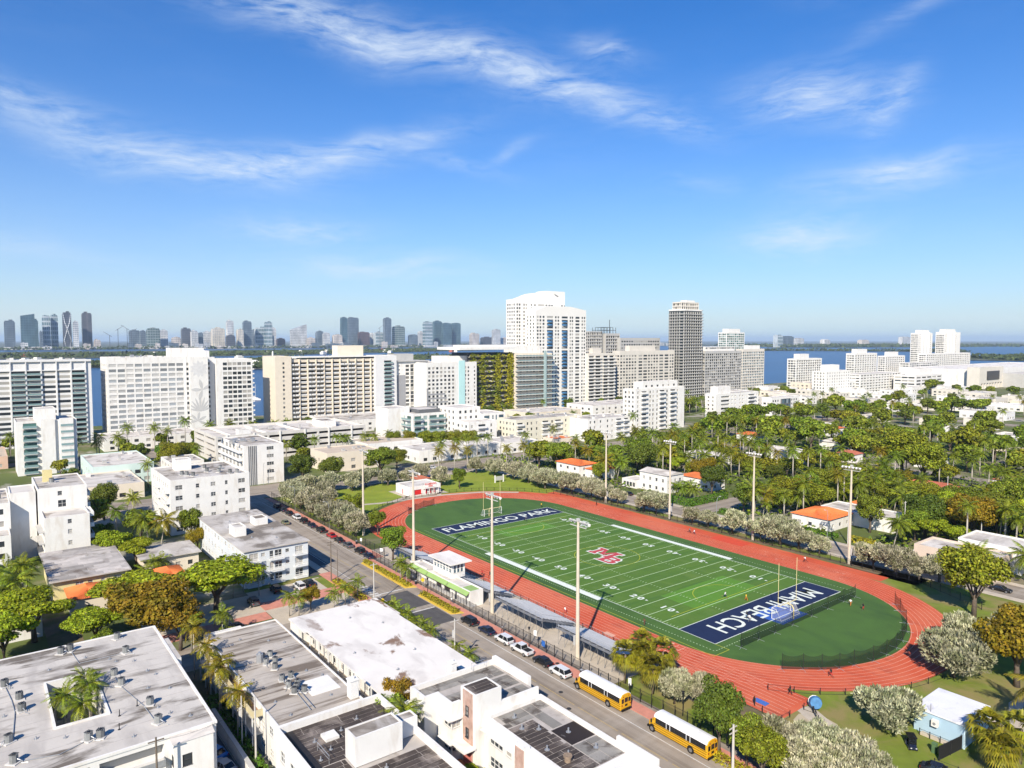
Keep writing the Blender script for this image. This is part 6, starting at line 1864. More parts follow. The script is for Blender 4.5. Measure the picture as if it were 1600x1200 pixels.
# --- silver buttonwoods round the track --------------------------------------
for (x, y, r, z) in [(135.5, 22.5, 6.6, 1.35), (136.5, -4.6, 5.2, 1.02), (137.5, 45.5, 5.2, 1.15), (132.2, 36.5, 4.6, 1.15)]:
 o = tree('silver', x, y, r, z); o['group'] = 'silver buttonwoods by the track'
 reg('silR', o, 'silvery buttonwood tree at the curve near the blue shed, {o}')
for (x, y, r, z) in [(111.0, -25.0, 3.1, .95), (113.8, -22.6, 2.7, .9), (119.6, -25.2, 3.0, 1.0), (130.8, -25.6, 4.4, .95), (134.8, -22.6, 4.2, .95), (138.8, -21.6, 4.2, .9), (135.4, -28.4, 4.4, .95), (142.5, -22.4, 3.8, .9), (139.4, -26.6, 4.2, .95)]:
 o = tree('silver', x, y, r, z); o['group'] = 'silver buttonwoods by the track'
 reg('silB', o, 'silvery buttonwood tree near the second school bus, {o}')
for (x, y, r) in [(-34.5, 69.0, 5.2), (-27.5, 72.5, 4.6), (-21.0, 71.5, 5.0), (-10.5, 72.2, 5.0), (-3.8, 72.4, 4.0), (2.6, 73.2, 3.4), (16.5, 72.2, 4.2), (21.5, 72.8, 5.0), (37.5, 72.6, 3.2), (44.0, 72.4, 3.4), (53.0, 72.6, 4.6), (62.8, 73.0, 4.0), (69.2, 73.2, 5.4), (75.2, 73.4, 4.2), (81.5, 73.4, 3.2), (96.8, 73.2, 4.4), (102.6, 73.0, 4.6), (112.2, 75.5, 4.2), (108.2, 73.6, 3.4)]:
 o = tree('silver', x, y, r * 1.14, r / 5 * 1.3); o['group'] = 'silver buttonwoods by the track'
 reg('silF', o, 'silvery buttonwood in the row behind the far straight, {o}')
for (x, y, r) in [(-70, -22.8, 5.4), (-62, -23.4, 5.2), (-54, -22.8, 5.6), (-46, -23.6, 5.0), (-38, -23.6, 4.4), (-30, -23.0, 5.6), (-23, -22.6, 5.4), (-16.0, -23.4, 4.8), (-80, -20, 5), (-84, -12, 5), (-84, -3, 5.0), (-79, 4.5, 4.8), (-84, 13, 5), (-80, 21, 4.6), (-78, 29, 4.2), (-66, 38.5, 5.0), (-82, 38, 4.6), (-72, -10, 4.4), (-62, -13, 4.0), (-80, 66, 4.6), (-70, 69, 5), (-58, 70.5, 5.2), (-48, 71, 5.2), (-41, 70.5, 4.6)]:
 o = tree('silver', x, y, r, r / 5 * 1.25); o['group'] = 'silver buttonwoods in the park'
 reg('silP', o, 'silvery buttonwood at the park end beyond the track, {o}')

# --- named single trees --------------------------------------------------------
def one(kind, x, y, r, z, label):
 o = tree(kind, x, y, r, z); o['label'] = label; return o
one('green', 12.5, -25.6, 4.0, .95, 'round green tree at the pavement left of the bleachers')
one('green', -13.5, -17.2, 3.0, .8, 'small dark-green tree at the left end of the track')
one('olive', -37, -14.5, 4.2, .9, 'olive-green tree on the park lawn behind the street buttonwoods')
one('green', -56.5, 41.5, 3.2, .85, 'small rounded tree right of the red-doored kiosk')
one('olive', 126.6, 56.6, 7.4, 1.65, 'big rounded olive-green tree outside the right bend')
one('autumn', 143.8, 27.5, 7.0, 1.6, 'large orange-brown tree at the right edge beyond the blue shed')
one('dark', 124.6, -31.4, 3.9, 1.15, 'dark green tree overhanging the tail of the second school bus')
one('olive', 132.5, -32.6, 3.4, .8, 'yellow-green bush at the bottom edge by the street')
one('green', 128.8, -30.6, 2.8, .75, 'small green tree between second bus and silvery trees')
one('bright', 22.5, -75.0, 10.0, 1.45, 'broad bright-green layered tree in front of the parking apron')
one('bright', 16.0, -90.6, 9.0, 1.2, 'bright-green layered tree leaning over the orange-roofed house')
one('bright', 26.5, -99.0, 6.0, .95, 'bright-green tree between the orange-roofed house and the brown tree')
one('green', 36, -98.5, 3.4, .6, 'small green bush above the courtyard block')
one('autumn', 31.5, -89.6, 9.0, 1.45, 'rusty brown leafy tree above the courtyard block')
one('autumn', 38.5, -86.0, 5.0, 1.15, 'smaller rusty tree right of the large brown one')
one('bright', 16.5, -108.6, 7.4, 1.25, 'bright-green tree at the left edge above the courtyard block')
one('bright', 24.5, -113.8, 6.0, 1.1, 'lower bright-green tree at the far left edge')
one('bright', -31, -88.0, 5.2, 1.15, 'bright-green bushy tree right of the stepped white cluster')
one('bright', -23, -83.4, 4.4, .95, 'bright-green tree behind the yellow house roof')
one('green', -37.5, -66.2, 4.0, 1.1, 'round fresh-green tree in front of the five-storey white block')
one('dark', -86.5, -82.5, 5.0, 1.3, 'dark twiggy tree beside the avenue at left')
one('autumn', -29, -66.5, 3.2, .8, 'small reddish shrub beside the pale corner block')
one('dark', -104, -6.5, 6.2, 1.35, 'dark round tree before the garage, left of the light mast')
one('dark', -98, 3.5, 5.4, 1.2, 'dark dense tree next to the round one before the garage')
one('green', -100, 28, 8.2, 1.25, 'wide flat-topped green tree above the red-doored kiosk')
one('olive', -113, 43, 5.0, 1.0, 'olive tree beside the avenue behind the kiosk')
one('olive', -176, -42, 6.4, 1.35, 'rounded yellow-green tree left of the striped end-wall block')
one('olive', -184, -34, 5.6, 1.15, 'second rounded yellow-green tree behind the striped block')
for i, (x, y) in enumerate([(-160, 64), (-155, 71), (-150, 78), (-146, 85), (-142, 92), (-138, 99)]):
 o = tree('olive', x, y + 2, 5.0, 1.2); o['group'] = 'olive tree row beside the garage'
 reg('olrow', o, 'olive tree in the dense row right of the garage, {o}')
o = tree('autumn', 33.5, -57.5, 2.3, .6); o['label'] = 'small bare pinkish tree on the paved corner'

# --- palms told apart near the camera -------------------------------------------
for (x, y, h, c) in [(101.0, -26.4, 5.4, 1.25), (106.6, -25.4, 5.0, 1.25), (100.6, -21.4, 6.0, 1.2), (104.6, -20.6, 5.6, 1.25), (102.8, -23.8, 5.6, 1.2)]:
 o = palm('fan', x, y, h, cs=c); o['group'] = 'fan palms behind the bus'
 reg('fanB', o, 'yellow-green fan palm in the clump behind the first bus, {o}')
for (x, y, h, c) in [(149.0, -.8, 4.6, 1.35), (152.4, 1.2, 5.2, 1.3), (151.6, -4.2, 4.2, 1.25)]:
 o = palm('fan', x, y, h, cs=c); o['group'] = 'fan palms beside the blue shed'
 reg('fanS', o, 'shaggy fan palm right of the blue shed, {o}')
o = palm('coco', 152.0, 12.5, 7.6, 'palm_y', True, 1.25); o['label'] = 'yellowing coconut palm at the right edge above the fan palms'
for (x, y, h) in [(66.6, -105.2, 11.0), (70.0, -104.9, 11.3), (71.6, -108.2, 11.2), (75.2, -106.4, 11.0)]:
 o = palm('royal', x, y, h, 'palm', True, .82); o['group'] = 'palms in the courtyard'
 reg('court', o, 'green palm rising from the roof courtyard, {o}')
for (x, y, h) in [(52.6, -86.8, 9.4), (59.8, -86.4, 8.4), (69.2, -86.6, 9.2), (70.4, -87.2, 8.6), (78.8, -86.8, 8.0)]:
 o = palm('small', x, y, h, 'palm_y', True, 1.35); o['group'] = 'alley palms'
 reg('alley', o, 'slim palm in the alley beside the streaked grey roof, {o}')
o = palm('coco', 97.6, -69.0, 7.4, 'palm', True, .78); o['label'] = 'coconut palm between the dark roof and the art deco block'
for (x, y, h) in [(55.5, -46.9, 4.2), (58.6, -46.6, 4.4), (61.8, -46.8, 4.0), (65.2, -46.8, 4.2), (68.4, -46.8, 4.0), (77.6, -46.8, 4.0), (81.6, -46.7, 3.8), (52.6, -46.6, 4.4), (50.9, -47.6, 4.0)]:
 o = palm('small', x, y, h, 'palm', True, 1.1); o['group'] = 'small palms along the street'
 reg('stpalm', o, 'small palm on the strip beside the bright white roof, {o}')
for (x, y, h) in [(29.6, -32.6, 4.8), (27.4, -30.9, 4.4), (32.6, -32.4, 4.4), (36.2, -50.4, 4.2), (33.4, -46.0, 4.0), (34.6, -62.8, 4.6), (36.0, -61.2, 4.2), (37.4, -53.6, 4.0)]:
 o = palm('small', x, y, h, 'palm', True, 1.2); o['group'] = 'small palms at the crossing'
 reg('crpalm', o, 'small palm at the street crossing, {o}')
for (x, y, h) in [(-39.2, -78.4, 9.4), (-35.6, -73.8, 9.0)]:
 o = palm('coco', x, y, h, 'palm_y' if x > -38 else 'palm', True, 1.1); o['group'] = 'tall coconut palms at left'
 reg('lcoco', o, 'tall coconut palm before the five-storey white block, {o}')
for (x, y, h, k) in [(-6.4, -109.2, 10.0, 'royal'), (-3.0, -110.6, 8.0, 'coco'), (-10.5, -112.0, 8.6, 'coco'), (-1.0, -113.0, 6.6, 'royal'), (-16, -108, 7.6, 'royal')]:
 o = palm(k, x, y, h, 'palm', True, 1.15); o['group'] = 'palms at the left edge'
 reg('ledge', o, 'lush palm at the left edge beside the yellow house, {o}')
for (x, y, h) in [(-10.6, -81.6, 4.4), (-12.8, -79.2, 3.8), (-7.6, -84.4, 3.6), (9.8, -80.0, 4.0)]:
 o = palm('small', x, y, h, 'palm', True, 1.5); o['group'] = 'banana-like palms between the trees'
 reg('banana', o, 'short broad-fronded palm between the bright trees, {o}')
for (x, y, h) in [(40.2, -78.5, 6.0), (41.0, -84.5, 6.6), (48.6, -82.6, 3.6), (46.2, -80.2, 3.2), (44.6, -76.4, 3.0)]:
 o = palm('small', x, y, h, 'palm', True, 1.35); o['group'] = 'palms above the streaked roof'
 reg('abv', o, 'palm beside the lane above the streaked grey roof, {o}')
for (x, y, h) in [(14.5, -69.0, 6.0), (17.6, -64.0, 5.6), (13.0, -66.2, 6.4)]:
 o = palm('small', x, y, h, 'palm', True, 1.4); o['group'] = 'palms at the pale corner block'
 reg('cbp', o, 'dark palm against the pale corner block, {o}')
for (x, y, h) in [(-234, -52, 15), (-238, -38, 13.5), (-240, -22, 16), (-236, -10, 13), (-232, 0, 13.5), (-230, 12, 12.6), (-228, 24, 12), (-226, 31, 12.4), (-226, -66, 12), (-228, -76, 11), (-222, -58, 11.5)]:
 o = palm('royal', x, y, h, 'palm', False, 1.35); o['group'] = 'royal palms before the mural slab'
 reg('mural', o, 'royal palm in front of the mural slab tower, {o}')
for (x, y, h) in [(-166, -6, 10), (-164, 8, 9), (-162, 22, 10.4), (-160, 33, 11), (-158, 38, 10), (-156, 47, 10.6), (-154, 52, 10)]:
 o = palm('royal', x, y, h, 'palm', False, 1.1); o['group'] = 'royal palms before the garage'
 reg('garp', o, 'royal palm before the long garage, {o}')
for (x, y, h) in [(-86.6, 50, 11), (-85.8, 58, 12), (-110, 75, 11), (-112, 82, 12), (-111, 88, 11.5), (-113, 96, 11), (-87, 66, 10), (-110, 66, 10), (-112, 120, 10), (-86, 88, 9), (-88, 100, 9), (-112, 140, 12)]:
 o = palm('royal', x, y, h, 'palm_y' if x > -90 else 'palm', False, 1.15); o['group'] = 'avenue palms'
 reg('avp', o, 'palm along the avenue beyond the park, {o}')
for (x, y, h) in [(-120, 213, 14), (-196, 330, 12), (-196, 338, 12), (-197, 346, 12), (-195, 352, 12), (-198, 360, 12), (-196, 368, 12), (-190, 334, 11), (-189, 344, 11), (-190, 356, 11), (-191, 366, 11)]:
 o = palm('royal', x, y, h, 'palm', False, 1.3); o['group'] = 'palms under the tall pair'
 reg('tpp', o, 'dark palm in the cluster near the tall white pair, {o}')
for (x, y, h) in [(10.2, 97.6, 5.0), (13.4, 97.0, 5.0), (16.8, 99.0, 5.2), (12.6, 101.6, 5.4)]:
 o = palm('coco', x, y, h, 'palm', False, .9); o['group'] = 'bushy palms inside the clipped hedge'
 reg('hdg', o, 'bushy palm inside the clipped hedge corner, {o}')
o = palm('coco', 117.4, 84.0, 7.0, 'palm', True, 1.25); o['label'] = 'large drooping palm before the pink-beige flat house at right'
o = palm('coco', 126.0, 92.0, 7.0, 'palm', True, 1.2); o['label'] = 'drooping palm at the right edge beside the flat house'

# --- hedges -----------------------------------------------------------------
hedge(9.5, 34.0, -33.2, -31.9, .8, 'hedge_y', 'yellow-green planting strip along the kerb, left of two', 3, 26, .2)
hedge(40.5, 55.5, -33.2, -31.9, .8, 'hedge_y', 'yellow-green planting strip along the kerb, right of two', 4, 26, .2)
hedge(19.5, 35.6, -46.3, -44.6, .8, 'hedge_y', 'yellow-green hedge at the near kerb by the palms', 5, 26, .2)
hedge(124.5, 131.5, -33.4, -31.6, .8, 'hedge_y', 'yellow-green hedge beside the street at the bottom edge', 6, 26, .2)
hedge(8.2, 22.6, 90.4, 92.2, 2.6, 'hedge', 'tall clipped hedge wall facing the far road', 7, 14, .25)
hedge(20.4, 22.4, 92.3, 113, 2.6, 'hedge', 'tall clipped hedge wall along the cross road', 8, 14, .25)
hedge(33.6, 40, 92, 95, 1.3, 'hedge', 'low hedge bed across the cross road', 9, 14, .25)
hedge(62.0, 76, 93.0, 94.6, 1.2, 'hedge', 'green hedge in front of the orange-roofed bungalow', 10, 14, .25)
hedge(80, 87, 92.6, 95.2, 1.6, 'hedge_y', 'yellowish hedge right of the orange-roofed bungalow', 11, 14, .25)
hedge(93.5, 108.5, 90.6, 92.8, 1.5, 'hedge', 'long green hedge before the pink-beige flat house', 12, 14, .25)
hedge(-47, -41.6, 92.2, 94.2, 1.6, 'hedge', 'small hedge at the white villa with orange roof', 13, 14, .25)
hedge(64, 118, -87.4, -86.0, 1.6, 'hedge', 'dark hedge running down the alley', 14, 10, .3)
hedge(86, 116, -87.9, -87.5, 1.0, 'hedge_y', 'yellow shrubs against the low alley wall', 15, 16, .3)
hedge(-238, -215, -38, -2, 3.6, 'hedge', 'long hedge bank at the foot of the mural slab', 16, 3, .6)
for (x, y, r, lf, lab) in [(92.8, -68.6, 2.6, 'green', 'leafy tree in the court between grey and white roofs'), (95.8, -66.9, 1.8, 'olive', 'olive shrub at the art deco court'),
      (101.5, -68.0, 1.7, 'bright', 'yellow-green shrub below the corner windows'), (109.0, -64.5, 1.8, 'bright', 'shrub at the bottom edge before the art deco front'), (112.5, -65.2, 1.4, 'green', 'low shrub under the art deco windows')]:
 tree(lf, x, y, r, r / 5 * (1.5 if lf == 'green' else 1.0))['label'] = lab
tree('autumn', 90.2, -65.8, 2.8, .95)['label'] = 'olive-brown tree against the bright white roof edge'

# --- the leafy quarter to the right --------------------------------------------
HOUSES = [(-56, -36, 92, 108), (-20, 4, 98, 114), (58, 84, 97, 114), (101, 121, 83, 100), (56, 84, 172, 192), (20, 34, 85, 300), (-90, 180, 75, 90), (-300, 300, 226, 238),
  (108, 135, 95, 115), (-45, -20, 168, 182), (-30, 2, 206, 222), (60, 74, 128, 138), (76, 86, 136, 144), (4, 22, 90, 113), (28, 48, 240, 256), (-8, 12, 118, 130), (96, 108, 92, 104)] + [(x, x + w, y, y + d) for x, y, w, d in [(3, 230.5, 9, 8), (-58, 316, 14, 12), (-16, 308, 12, 9), (78, 212, 14, 10), (96, 236, 20, 12), (118, 128, 14, 10), (132, 140, 14, 12), (104, 172, 14, 10), (-70, 250, 14, 10), (-24, 262, 14, 10), (60, 112.6, 24, 12), (80.5, 164, 12, 12)]]
SPOTS = []
rv = random.Random(77)

def free(x, y, r, gap):
 if any(a - r * .5 < x < b + r * .5 + 3 and c - r * .5 - 3 < y < d + r * .5 for a, b, c, d in HOUSES):
  return False
 return all((x - X) ** 2 + (y - Y) ** 2 > (gap * (r + q)) ** 2 for X, Y, q in SPOTS)

def scatter(n, x0, x1, y0, y1, pick, key, gap=.62, far=False):
 c = t = 0
 while c < n and t < n * 60:
  t += 1
  x, y = rv.uniform(x0, x1), rv.uniform(y0, y1)
  if not 640 < px((x, y)) < 1680: continue
  kind, r = pick(x, y)
  if not free(x, y, r, gap): continue
  SPOTS.append((x, y, r)); c += 1
  if kind in ('royal', 'coco', 'small'):
   h = {'royal': rv.uniform(9, 14.5), 'coco': rv.uniform(6.5, 10), 'small': rv.uniform(4, 6)}[kind]
   near = (x - CAM[0]) ** 2 + (y - CAM[1]) ** 2 < 300 ** 2
   o = palm(kind, x, y, h, 'palm_y' if rv.random() < .22 else 'palm', near, rv.uniform(1.0, 1.3))
   word = {'royal': 'tall pale-trunked palm', 'coco': 'drooping palm', 'small': 'short palm'}[kind]
  else:
   near = (x - CAM[0]) ** 2 + (y - CAM[1]) ** 2 < 330 ** 2
   o = tree(kind if near else kind.replace('bright', 'green') + '_far', x, y, r, r / 5 * rv.uniform(.8, 1.15))
   word = {'green': 'leafy green tree', 'dark': 'dark green tree', 'olive': 'olive-yellow tree', 'autumn': 'orange-tinged tree', 'bright': 'bright-green tree'}[kind]
  o['group'] = word + 's, ' + key
  reg(key + word, o, word + ' ' + key + ', {o}')

def pick_near(x, y):
 q = rv.random()
 if q < .14: return 'royal', 2.6
 if q < .40: return 'coco', 2.8
 if q < .52: return 'small', 2.0
 return rv.choice(['green', 'green', 'green', 'dark', 'olive', 'olive', 'bright', 'bright'] if q < .985 else ['autumn', 'olive']), rv.uniform(3.6, 7.2)

def pick_palm(x, y):
 q = rv.random()
 if q < .58: return 'royal', 2.4
 if q < .70: return 'coco', 2.8
 return rv.choice(['green', 'green', 'dark', 'olive', 'olive']), rv.uniform(3.4, 5.6)

def pick_back(x, y):
 q = rv.random()
 if q < .40: return 'royal', 2.8
 return rv.choice(['green', 'dark', 'green', 'olive', 'green', 'green', 'green', 'dark', 'olive', 'bright']), rv.uniform(5.0, 8.5)

for (k, x, y, r, z, lab) in [('olive', 46, 203, 12.5, 2.3, 'huge spreading olive-green tree in the middle of the leafy quarter'), ('olive', 57, 199, 9, 1.9, 'large olive tree joined to the huge spreading one'),
       ('autumn', 103, 122, 8.4, 1.6, 'wide golden-orange tree right of the tall light mast'), ('dark', 92, 116, 6.6, 1.35, 'dark spreading tree left of the golden-orange one'),
       ('green', 79, 108, 5.0, 1.25, 'rounded green tree beside the orange-roofed bungalow'), ('bright', 98, 108, 4.4, 1.0, 'fresh-green tree below the golden-orange one'),
       ('dark', -26, 118, 7.4, 1.6, 'large dark tree behind the white villas'), ('autumn', -4, 132, 5.4, 1.2, 'golden shrubby tree behind the flat white villa'),
       ('green', -38, 128, 7.5, 1.6, 'tall green tree behind the orange-roofed villa'), ('olive', -28, 94, 3.8, .95, 'clipped olive tree between the two white villas'),
       ('dark', 14, 114, 5.4, 1.2, 'dense dark tree behind the hedge corner'), ('green', 104, 150, 7.0, 1.6, 'leafy tree above the golden-orange tree')]:
 tree(k, x, y, r, z)['label'] = lab; SPOTS.append((x, y, r))
scatter(100, 34, 175, 96, 170, pick_near, 'around the orange-roofed bungalow', .5)
scatter(38, -90, 20, 92, 150, pick_near, 'behind the white villas')
scatter(110, -70, 90, 150, 228, pick_palm, 'in the palm belt', .5)
scatter(34, 90, 220, 150, 240, pick_near, 'in the right-hand gardens', .55)
scatter(78, -110, 130, 238, 330, pick_back, 'behind the back road', .55)
scatter(26, 120, 330, 240, 400, pick_back, 'in the far right gardens', .55)
HOUSES += [(s[0], s[1], s[2], s[3]) for s in SHOPS]
scatter(60, -120, 160, 330, 480, pick_back, 'at the foot of the white mid-rises', .6)
scatter(44, -200, 200, 486, 800, pick_back, 'among the distant low roofs', .8)
HOUSES += [b_[1] for b_ in LOW] + [(-325, -285, -150, 640), (-222, -178, -22, 60), (-195, -146, 74, 142), (-156, -122, 134, 212), (-148, -133, 230, 282), (-162, -137, 336, 437), (-116, -86, -300, 600), (-218, -196, -102, -78), (-150, -114, -34, -10)]
def pick_mid(x, y):
 q = rv.random()
 if q < .22: return 'royal', 3
 return rv.choice(['green', 'dark', 'olive', 'dark']), rv.uniform(3.2, 6)
def scatter_any(n, x0, x1, y0, y1, key):
 c = t = 0
 while c < n and t < n * 80:
  t += 1
  x, y = rv.uniform(x0, x1), rv.uniform(y0, y1)
  kind, r = pick_mid(x, y)
  if not free(x, y, r, .6): continue
  SPOTS.append((x, y, r)); c += 1
  if kind == 'royal':
   o = palm(kind, x, y, rv.uniform(8, 12), 'palm', False, 1.15); word = 'tall palm'
  else:
   o = tree(kind + '_far', x, y, r, r / 5 * 1.15); word = {'green': 'green tree', 'dark': 'dark tree', 'olive': 'olive tree'}[kind]
  o['group'] = word + 's ' + key
  reg(key + word, o, word + ' ' + key + ', {o}')
scatter_any(34, -284, -116, -110, 75, 'between the avenue and the shore slabs')
scatter_any(34, -284, -116, 75, 330, 'between the avenue and the planted tower')
scatter_any(30, -284, -180, 330, 640, 'below the beige and dark towers')
scatter_any(16, -84, -44, -130, -70, 'beside the avenue at the left')

# gardens, undergrowth and the far woods read as one mass
rng = np.random.default_rng(4)
P = np.stack([rng.uniform(-110, 230, 40000), rng.uniform(91, 330, 40000), rng.uniform(.1, 2.2, 40000)], 1)
nz = np.sin(P[:, 0] * .31 + 1.3 * np.sin(P[:, 1] * .17)) + np.sin(P[:, 1] * .27 + 1.1 * np.sin(P[:, 0] * .13))
keep = nz > -.6
for a, b_, c, d in HOUSES[:17]:
 keep &= ~((P[:, 0] > a - 1) & (P[:, 0] < b_ + 1) & (P[:, 1] > c - 1) & (P[:, 1] < d + 1))
P = P[keep]
o = inst('undergrowth', quads_mesh('undergrowth', leaf_quads(P, np.tile([0, 0, 1.0], (len(P), 1)), rng, .75, 'leaf'), LEAF['green']))
tag(o, 'low green garden shrubs covering the ground of the leafy quarter', 'shrubs', kind='stuff')

def wood(name, label, pts, n, h, size, seed):
 """far treetops scattered over a strip of land"""
 rng = np.random.default_rng(seed)
 pts = np.array(pts, float)
 seg = rng.integers(0, len(pts) - 1, n); t = rng.uniform(0, 1, (n, 1))
 a, b_ = pts[seg], pts[seg + 1]
 c = a + (b_ - a) * t
 off = rng.uniform(-1, 1, n) * c[:, 2]
 d = unit((b_ - a)[:, :2]); nrm = np.stack([-d[:, 1], d[:, 0]], 1)
 xy = c[:, :2] + nrm * off[:, None]
 z = rng.uniform(.15, 1, n) * h * (.7 + .5 * np.sin(xy[:, 0] * .011 + xy[:, 1] * .017) ** 2)
 P = np.stack([xy[:, 0], xy[:, 1], z], 1)
 o = inst(name, quads_mesh(name, leaf_quads(P, np.tile([.4, -.4, .8], (n, 1)), rng, size, 'leaf'), LEAF['wood']))
 tag(o, label, 'trees', kind='stuff')

ISL = [('island', [(-1640, -900), (-1640, 120), (-1600, 300), (-1380, 330), (-1330, 360), (-1330, 560), (-1420, 620), (-1700, 900), (-2100, 1500), (-2400, 1450), (-2300, 600), (-2200, -900)]),
 ('island_far', [(-2700, -1200), (-2600, 200), (-2700, 900), (-3000, 1500), (-3500, 2600), (-4300, 2600), (-4300, -1200)]),
 ('island_strip', [(-2500, 3100), (-2300, 3560), (-1650, 3900), (-1300, 3850), (-1250, 3980), (-1700, 4100), (-2400, 3760), (-2700, 3250)]),
 ('north_land', [(-900, 2450), (-700, 2300), (-420, 2400), (1500, 3800), (1500, 9000), (-600, 5200), (-900, 3200)]),
 ('far_shore', [(-5600, 5000), (-4200, 6500), (-3300, 5300), (-2600, 6400), (-3400, 7800), (-1200, 9500), (3000, 12000), (3000, 30000), (-12000, 30000)])]
isl_m = mat('island_ground', (.075, .085, .04), .95, .3, .01, stain=((.30, .28, .25), (.012, .012, 1), .6, .66, .8))
for nm, pts in ISL:
 sheet(nm, isl_m, [pts], .3)
wood('island_trees', 'dark tree cover of the near island across the water', [(-1400, 345, 60), (-1420, 560, 90), (-1700, 800, 150), (-2150, 1350, 180)], 5200, 11, 4.5, 1)
wood('island_trees', 'tree cover of the long island behind the left towers', [(-1780, -900, 150), (-1780, 100, 150), (-1650, 330, 150), (-2000, 900, 250)], 5200, 11, 4.5, 2)
wood('island_trees', 'distant tree belt below the skyline', [(-2900, -1000, 220), (-2900, 300, 250), (-3100, 1200, 280), (-3700, 2500, 300)], 7000, 13, 7, 3)
wood('island_trees', 'thin dark island line across the right water', [(-2520, 3300, 70), (-2250, 3680, 70), (-1600, 4000, 60), (-1290, 3920, 50)], 2600, 13, 6, 4)
wood('shore_trees', 'dark wooded shore at the far right', [(-700, 2500, 150), (-500, 2700, 200), (200, 3300, 250), (1200, 4000, 300)], 6000, 13, 6, 5)
wood('shore_trees', 'far hazy wooded shoreline on the right horizon', [(-4300, 6300, 300), (-3100, 5600, 200), (-2900, 6900, 300), (-1500, 9300, 500), (2500, 12000, 500)], 6000, 22, 14, 6)
wood('shore_trees', 'hazy mainland tree line under the skyline', [(-5230, -800, 40), (-5230, 2000, 40), (-5600, 4000, 40), (-6200, 6500, 60)], 5000, 18, 9, 7)
rn = random.Random(31)
vm = [MB().box(-9, 9, -11, 11, 0, 7).box(-6, 6, -7, 7, 7, 9.5).mesh('villa', m_) for m_ in (white_wall, cream_wall, tile_red)]
for i in range(70):
 a = rn.random()
 if a < .45: x, y = rn.uniform(-2250, -1650), rn.uniform(-700, 900)
 elif a < .6: x, y = rn.uniform(-1700, -1380), rn.uniform(380, 700)
 else: x, y = rn.uniform(-3600, -2700), rn.uniform(-900, 2000)
 o = inst('villa', vm[0 if rn.random() < .7 else rn.randrange(3)], None, (x, y, .3), (0, 0, rn.uniform(0, 3)), (1, 1, rn.uniform(.9, 1.6)))
 tag(o, None, 'house', 'villas on the islands')
 reg('villas', o, 'tiny pale villa among the trees of the far islands, {o}')
b = empty('monument', (-1420, 430, 0)); tag(b, 'white obelisk monument on the small wooded island', 'monument')
MB().prism([(-1424, 426), (-1416, 426), (-1416, 434), (-1424, 434)], 0, 6).build('plinth', white_wall, b)
MB().tube([(-1420, 430, 6), (-1420, 430, 34), (-1420, 430, 37)], [3.2, 2.0, .2], 4).build('shaft', white_wall, b)

# ------------------------------------------------------------------ houses by the far road
b = gable_house('house', 'white two-storey villa with low orange tiled roof by the far road', -55, -40, 93, 104, 6.2, 1.3, white_wall, tile_orange, 'x', tiles=.6)
b = gable_house('house', 'white wing house with orange roof joined to the corner villa', -40, -33, 97, 108, 4.6, 1.2, white_wall, tile_orange, 'y', tiles=.6)
b = new_building('house', 'flat white two-storey villa beside the low arched wing', 'house', -4, 106)
block(b, -12, 2.5, 101, 111, 7.2, white_wall, None, {'E': lambda W: grid(W, 3, 2, 1.3, 1.3, 1, 3.3), 'S': lambda W: grid(W, 4, 2, 1.2, 1.3, 1, 3.3)}, parapet=0, single=True)
mb = MB(); mb.add([(-12.4, 100.6, 7.2), (2.9, 100.6, 7.2), (2.9, 111.4, 7.2), (-12.4, 111.4, 7.2), (-12.4, 106, 8.4), (2.9, 106, 8.4)], [(0, 1, 5, 4), (2, 3, 4, 5), (0, 4, 3), (1, 2, 5)]); mb.build('roof', roof_white, b)
block(b, -20, -12.02, 99, 108, 3.4, white_wall, roof_white, {'S': lambda W: grid(W, 4, 1, 1.4, 1.8, .5, 3), 'E': []}, parapet=.3, name='arched_wing')
gable_house('house', 'white bungalow with bright orange tiled roof behind the far buttonwoods', 58.5, 71, 97.5, 112, 4.0, 1.6, white_wall, tile_orange, 'y', tiles=.5)
b = new_building('house', 'flat grey-white roofed house behind the orange-roofed bungalow', 'house', 76, 112)
block(b, 60, 84, 112.6, 124, 4.6, white_wall, roof_white, {'E': lambda W: grid(W, 3, 1, 1.4, 1.3, 1.2, 3)}, parapet=.3)
b = new_building('house', 'pink-beige flat-roofed house with six small dark windows in a row', 'house', 111, 92)
pkb = mat('pink_beige_stucco', (.62, .50, .40), .85, .06, .3)
block(b, 101.5, 121, 86, 97.5, 5.6, pkb, roof_white, {'S': [(3.2 + i * 1.15, 4.1 + i * 1.15, 2.6, 3.7) for i in range(6)] + [(13.5, 14.6, 3.9, 4.7)], 'E': lambda W: grid(W, 3, 1, 1.3, 1.4, 2, 3)}, parapet=.5, single=True, fm=frame_dark)
block(b, 108, 124, 97.6, 110, 6.8, white_wall, roof_white, {'S': [(2, 4, 4.4, 5.6)]}, parapet=.4, name='rear_wing')
gable_house('house', 'long low house with brick-red roof in the leafy quarter', 57, 80, 174, 186, 3.8, 2.2, white_wall, tile_red, 'x', tiles=.7)
gable_house('house', 'white-walled end house beside the long brick-red roof', 80.5, 92, 164, 176, 4.4, 1.6, white_wall, roof_white, 'x')
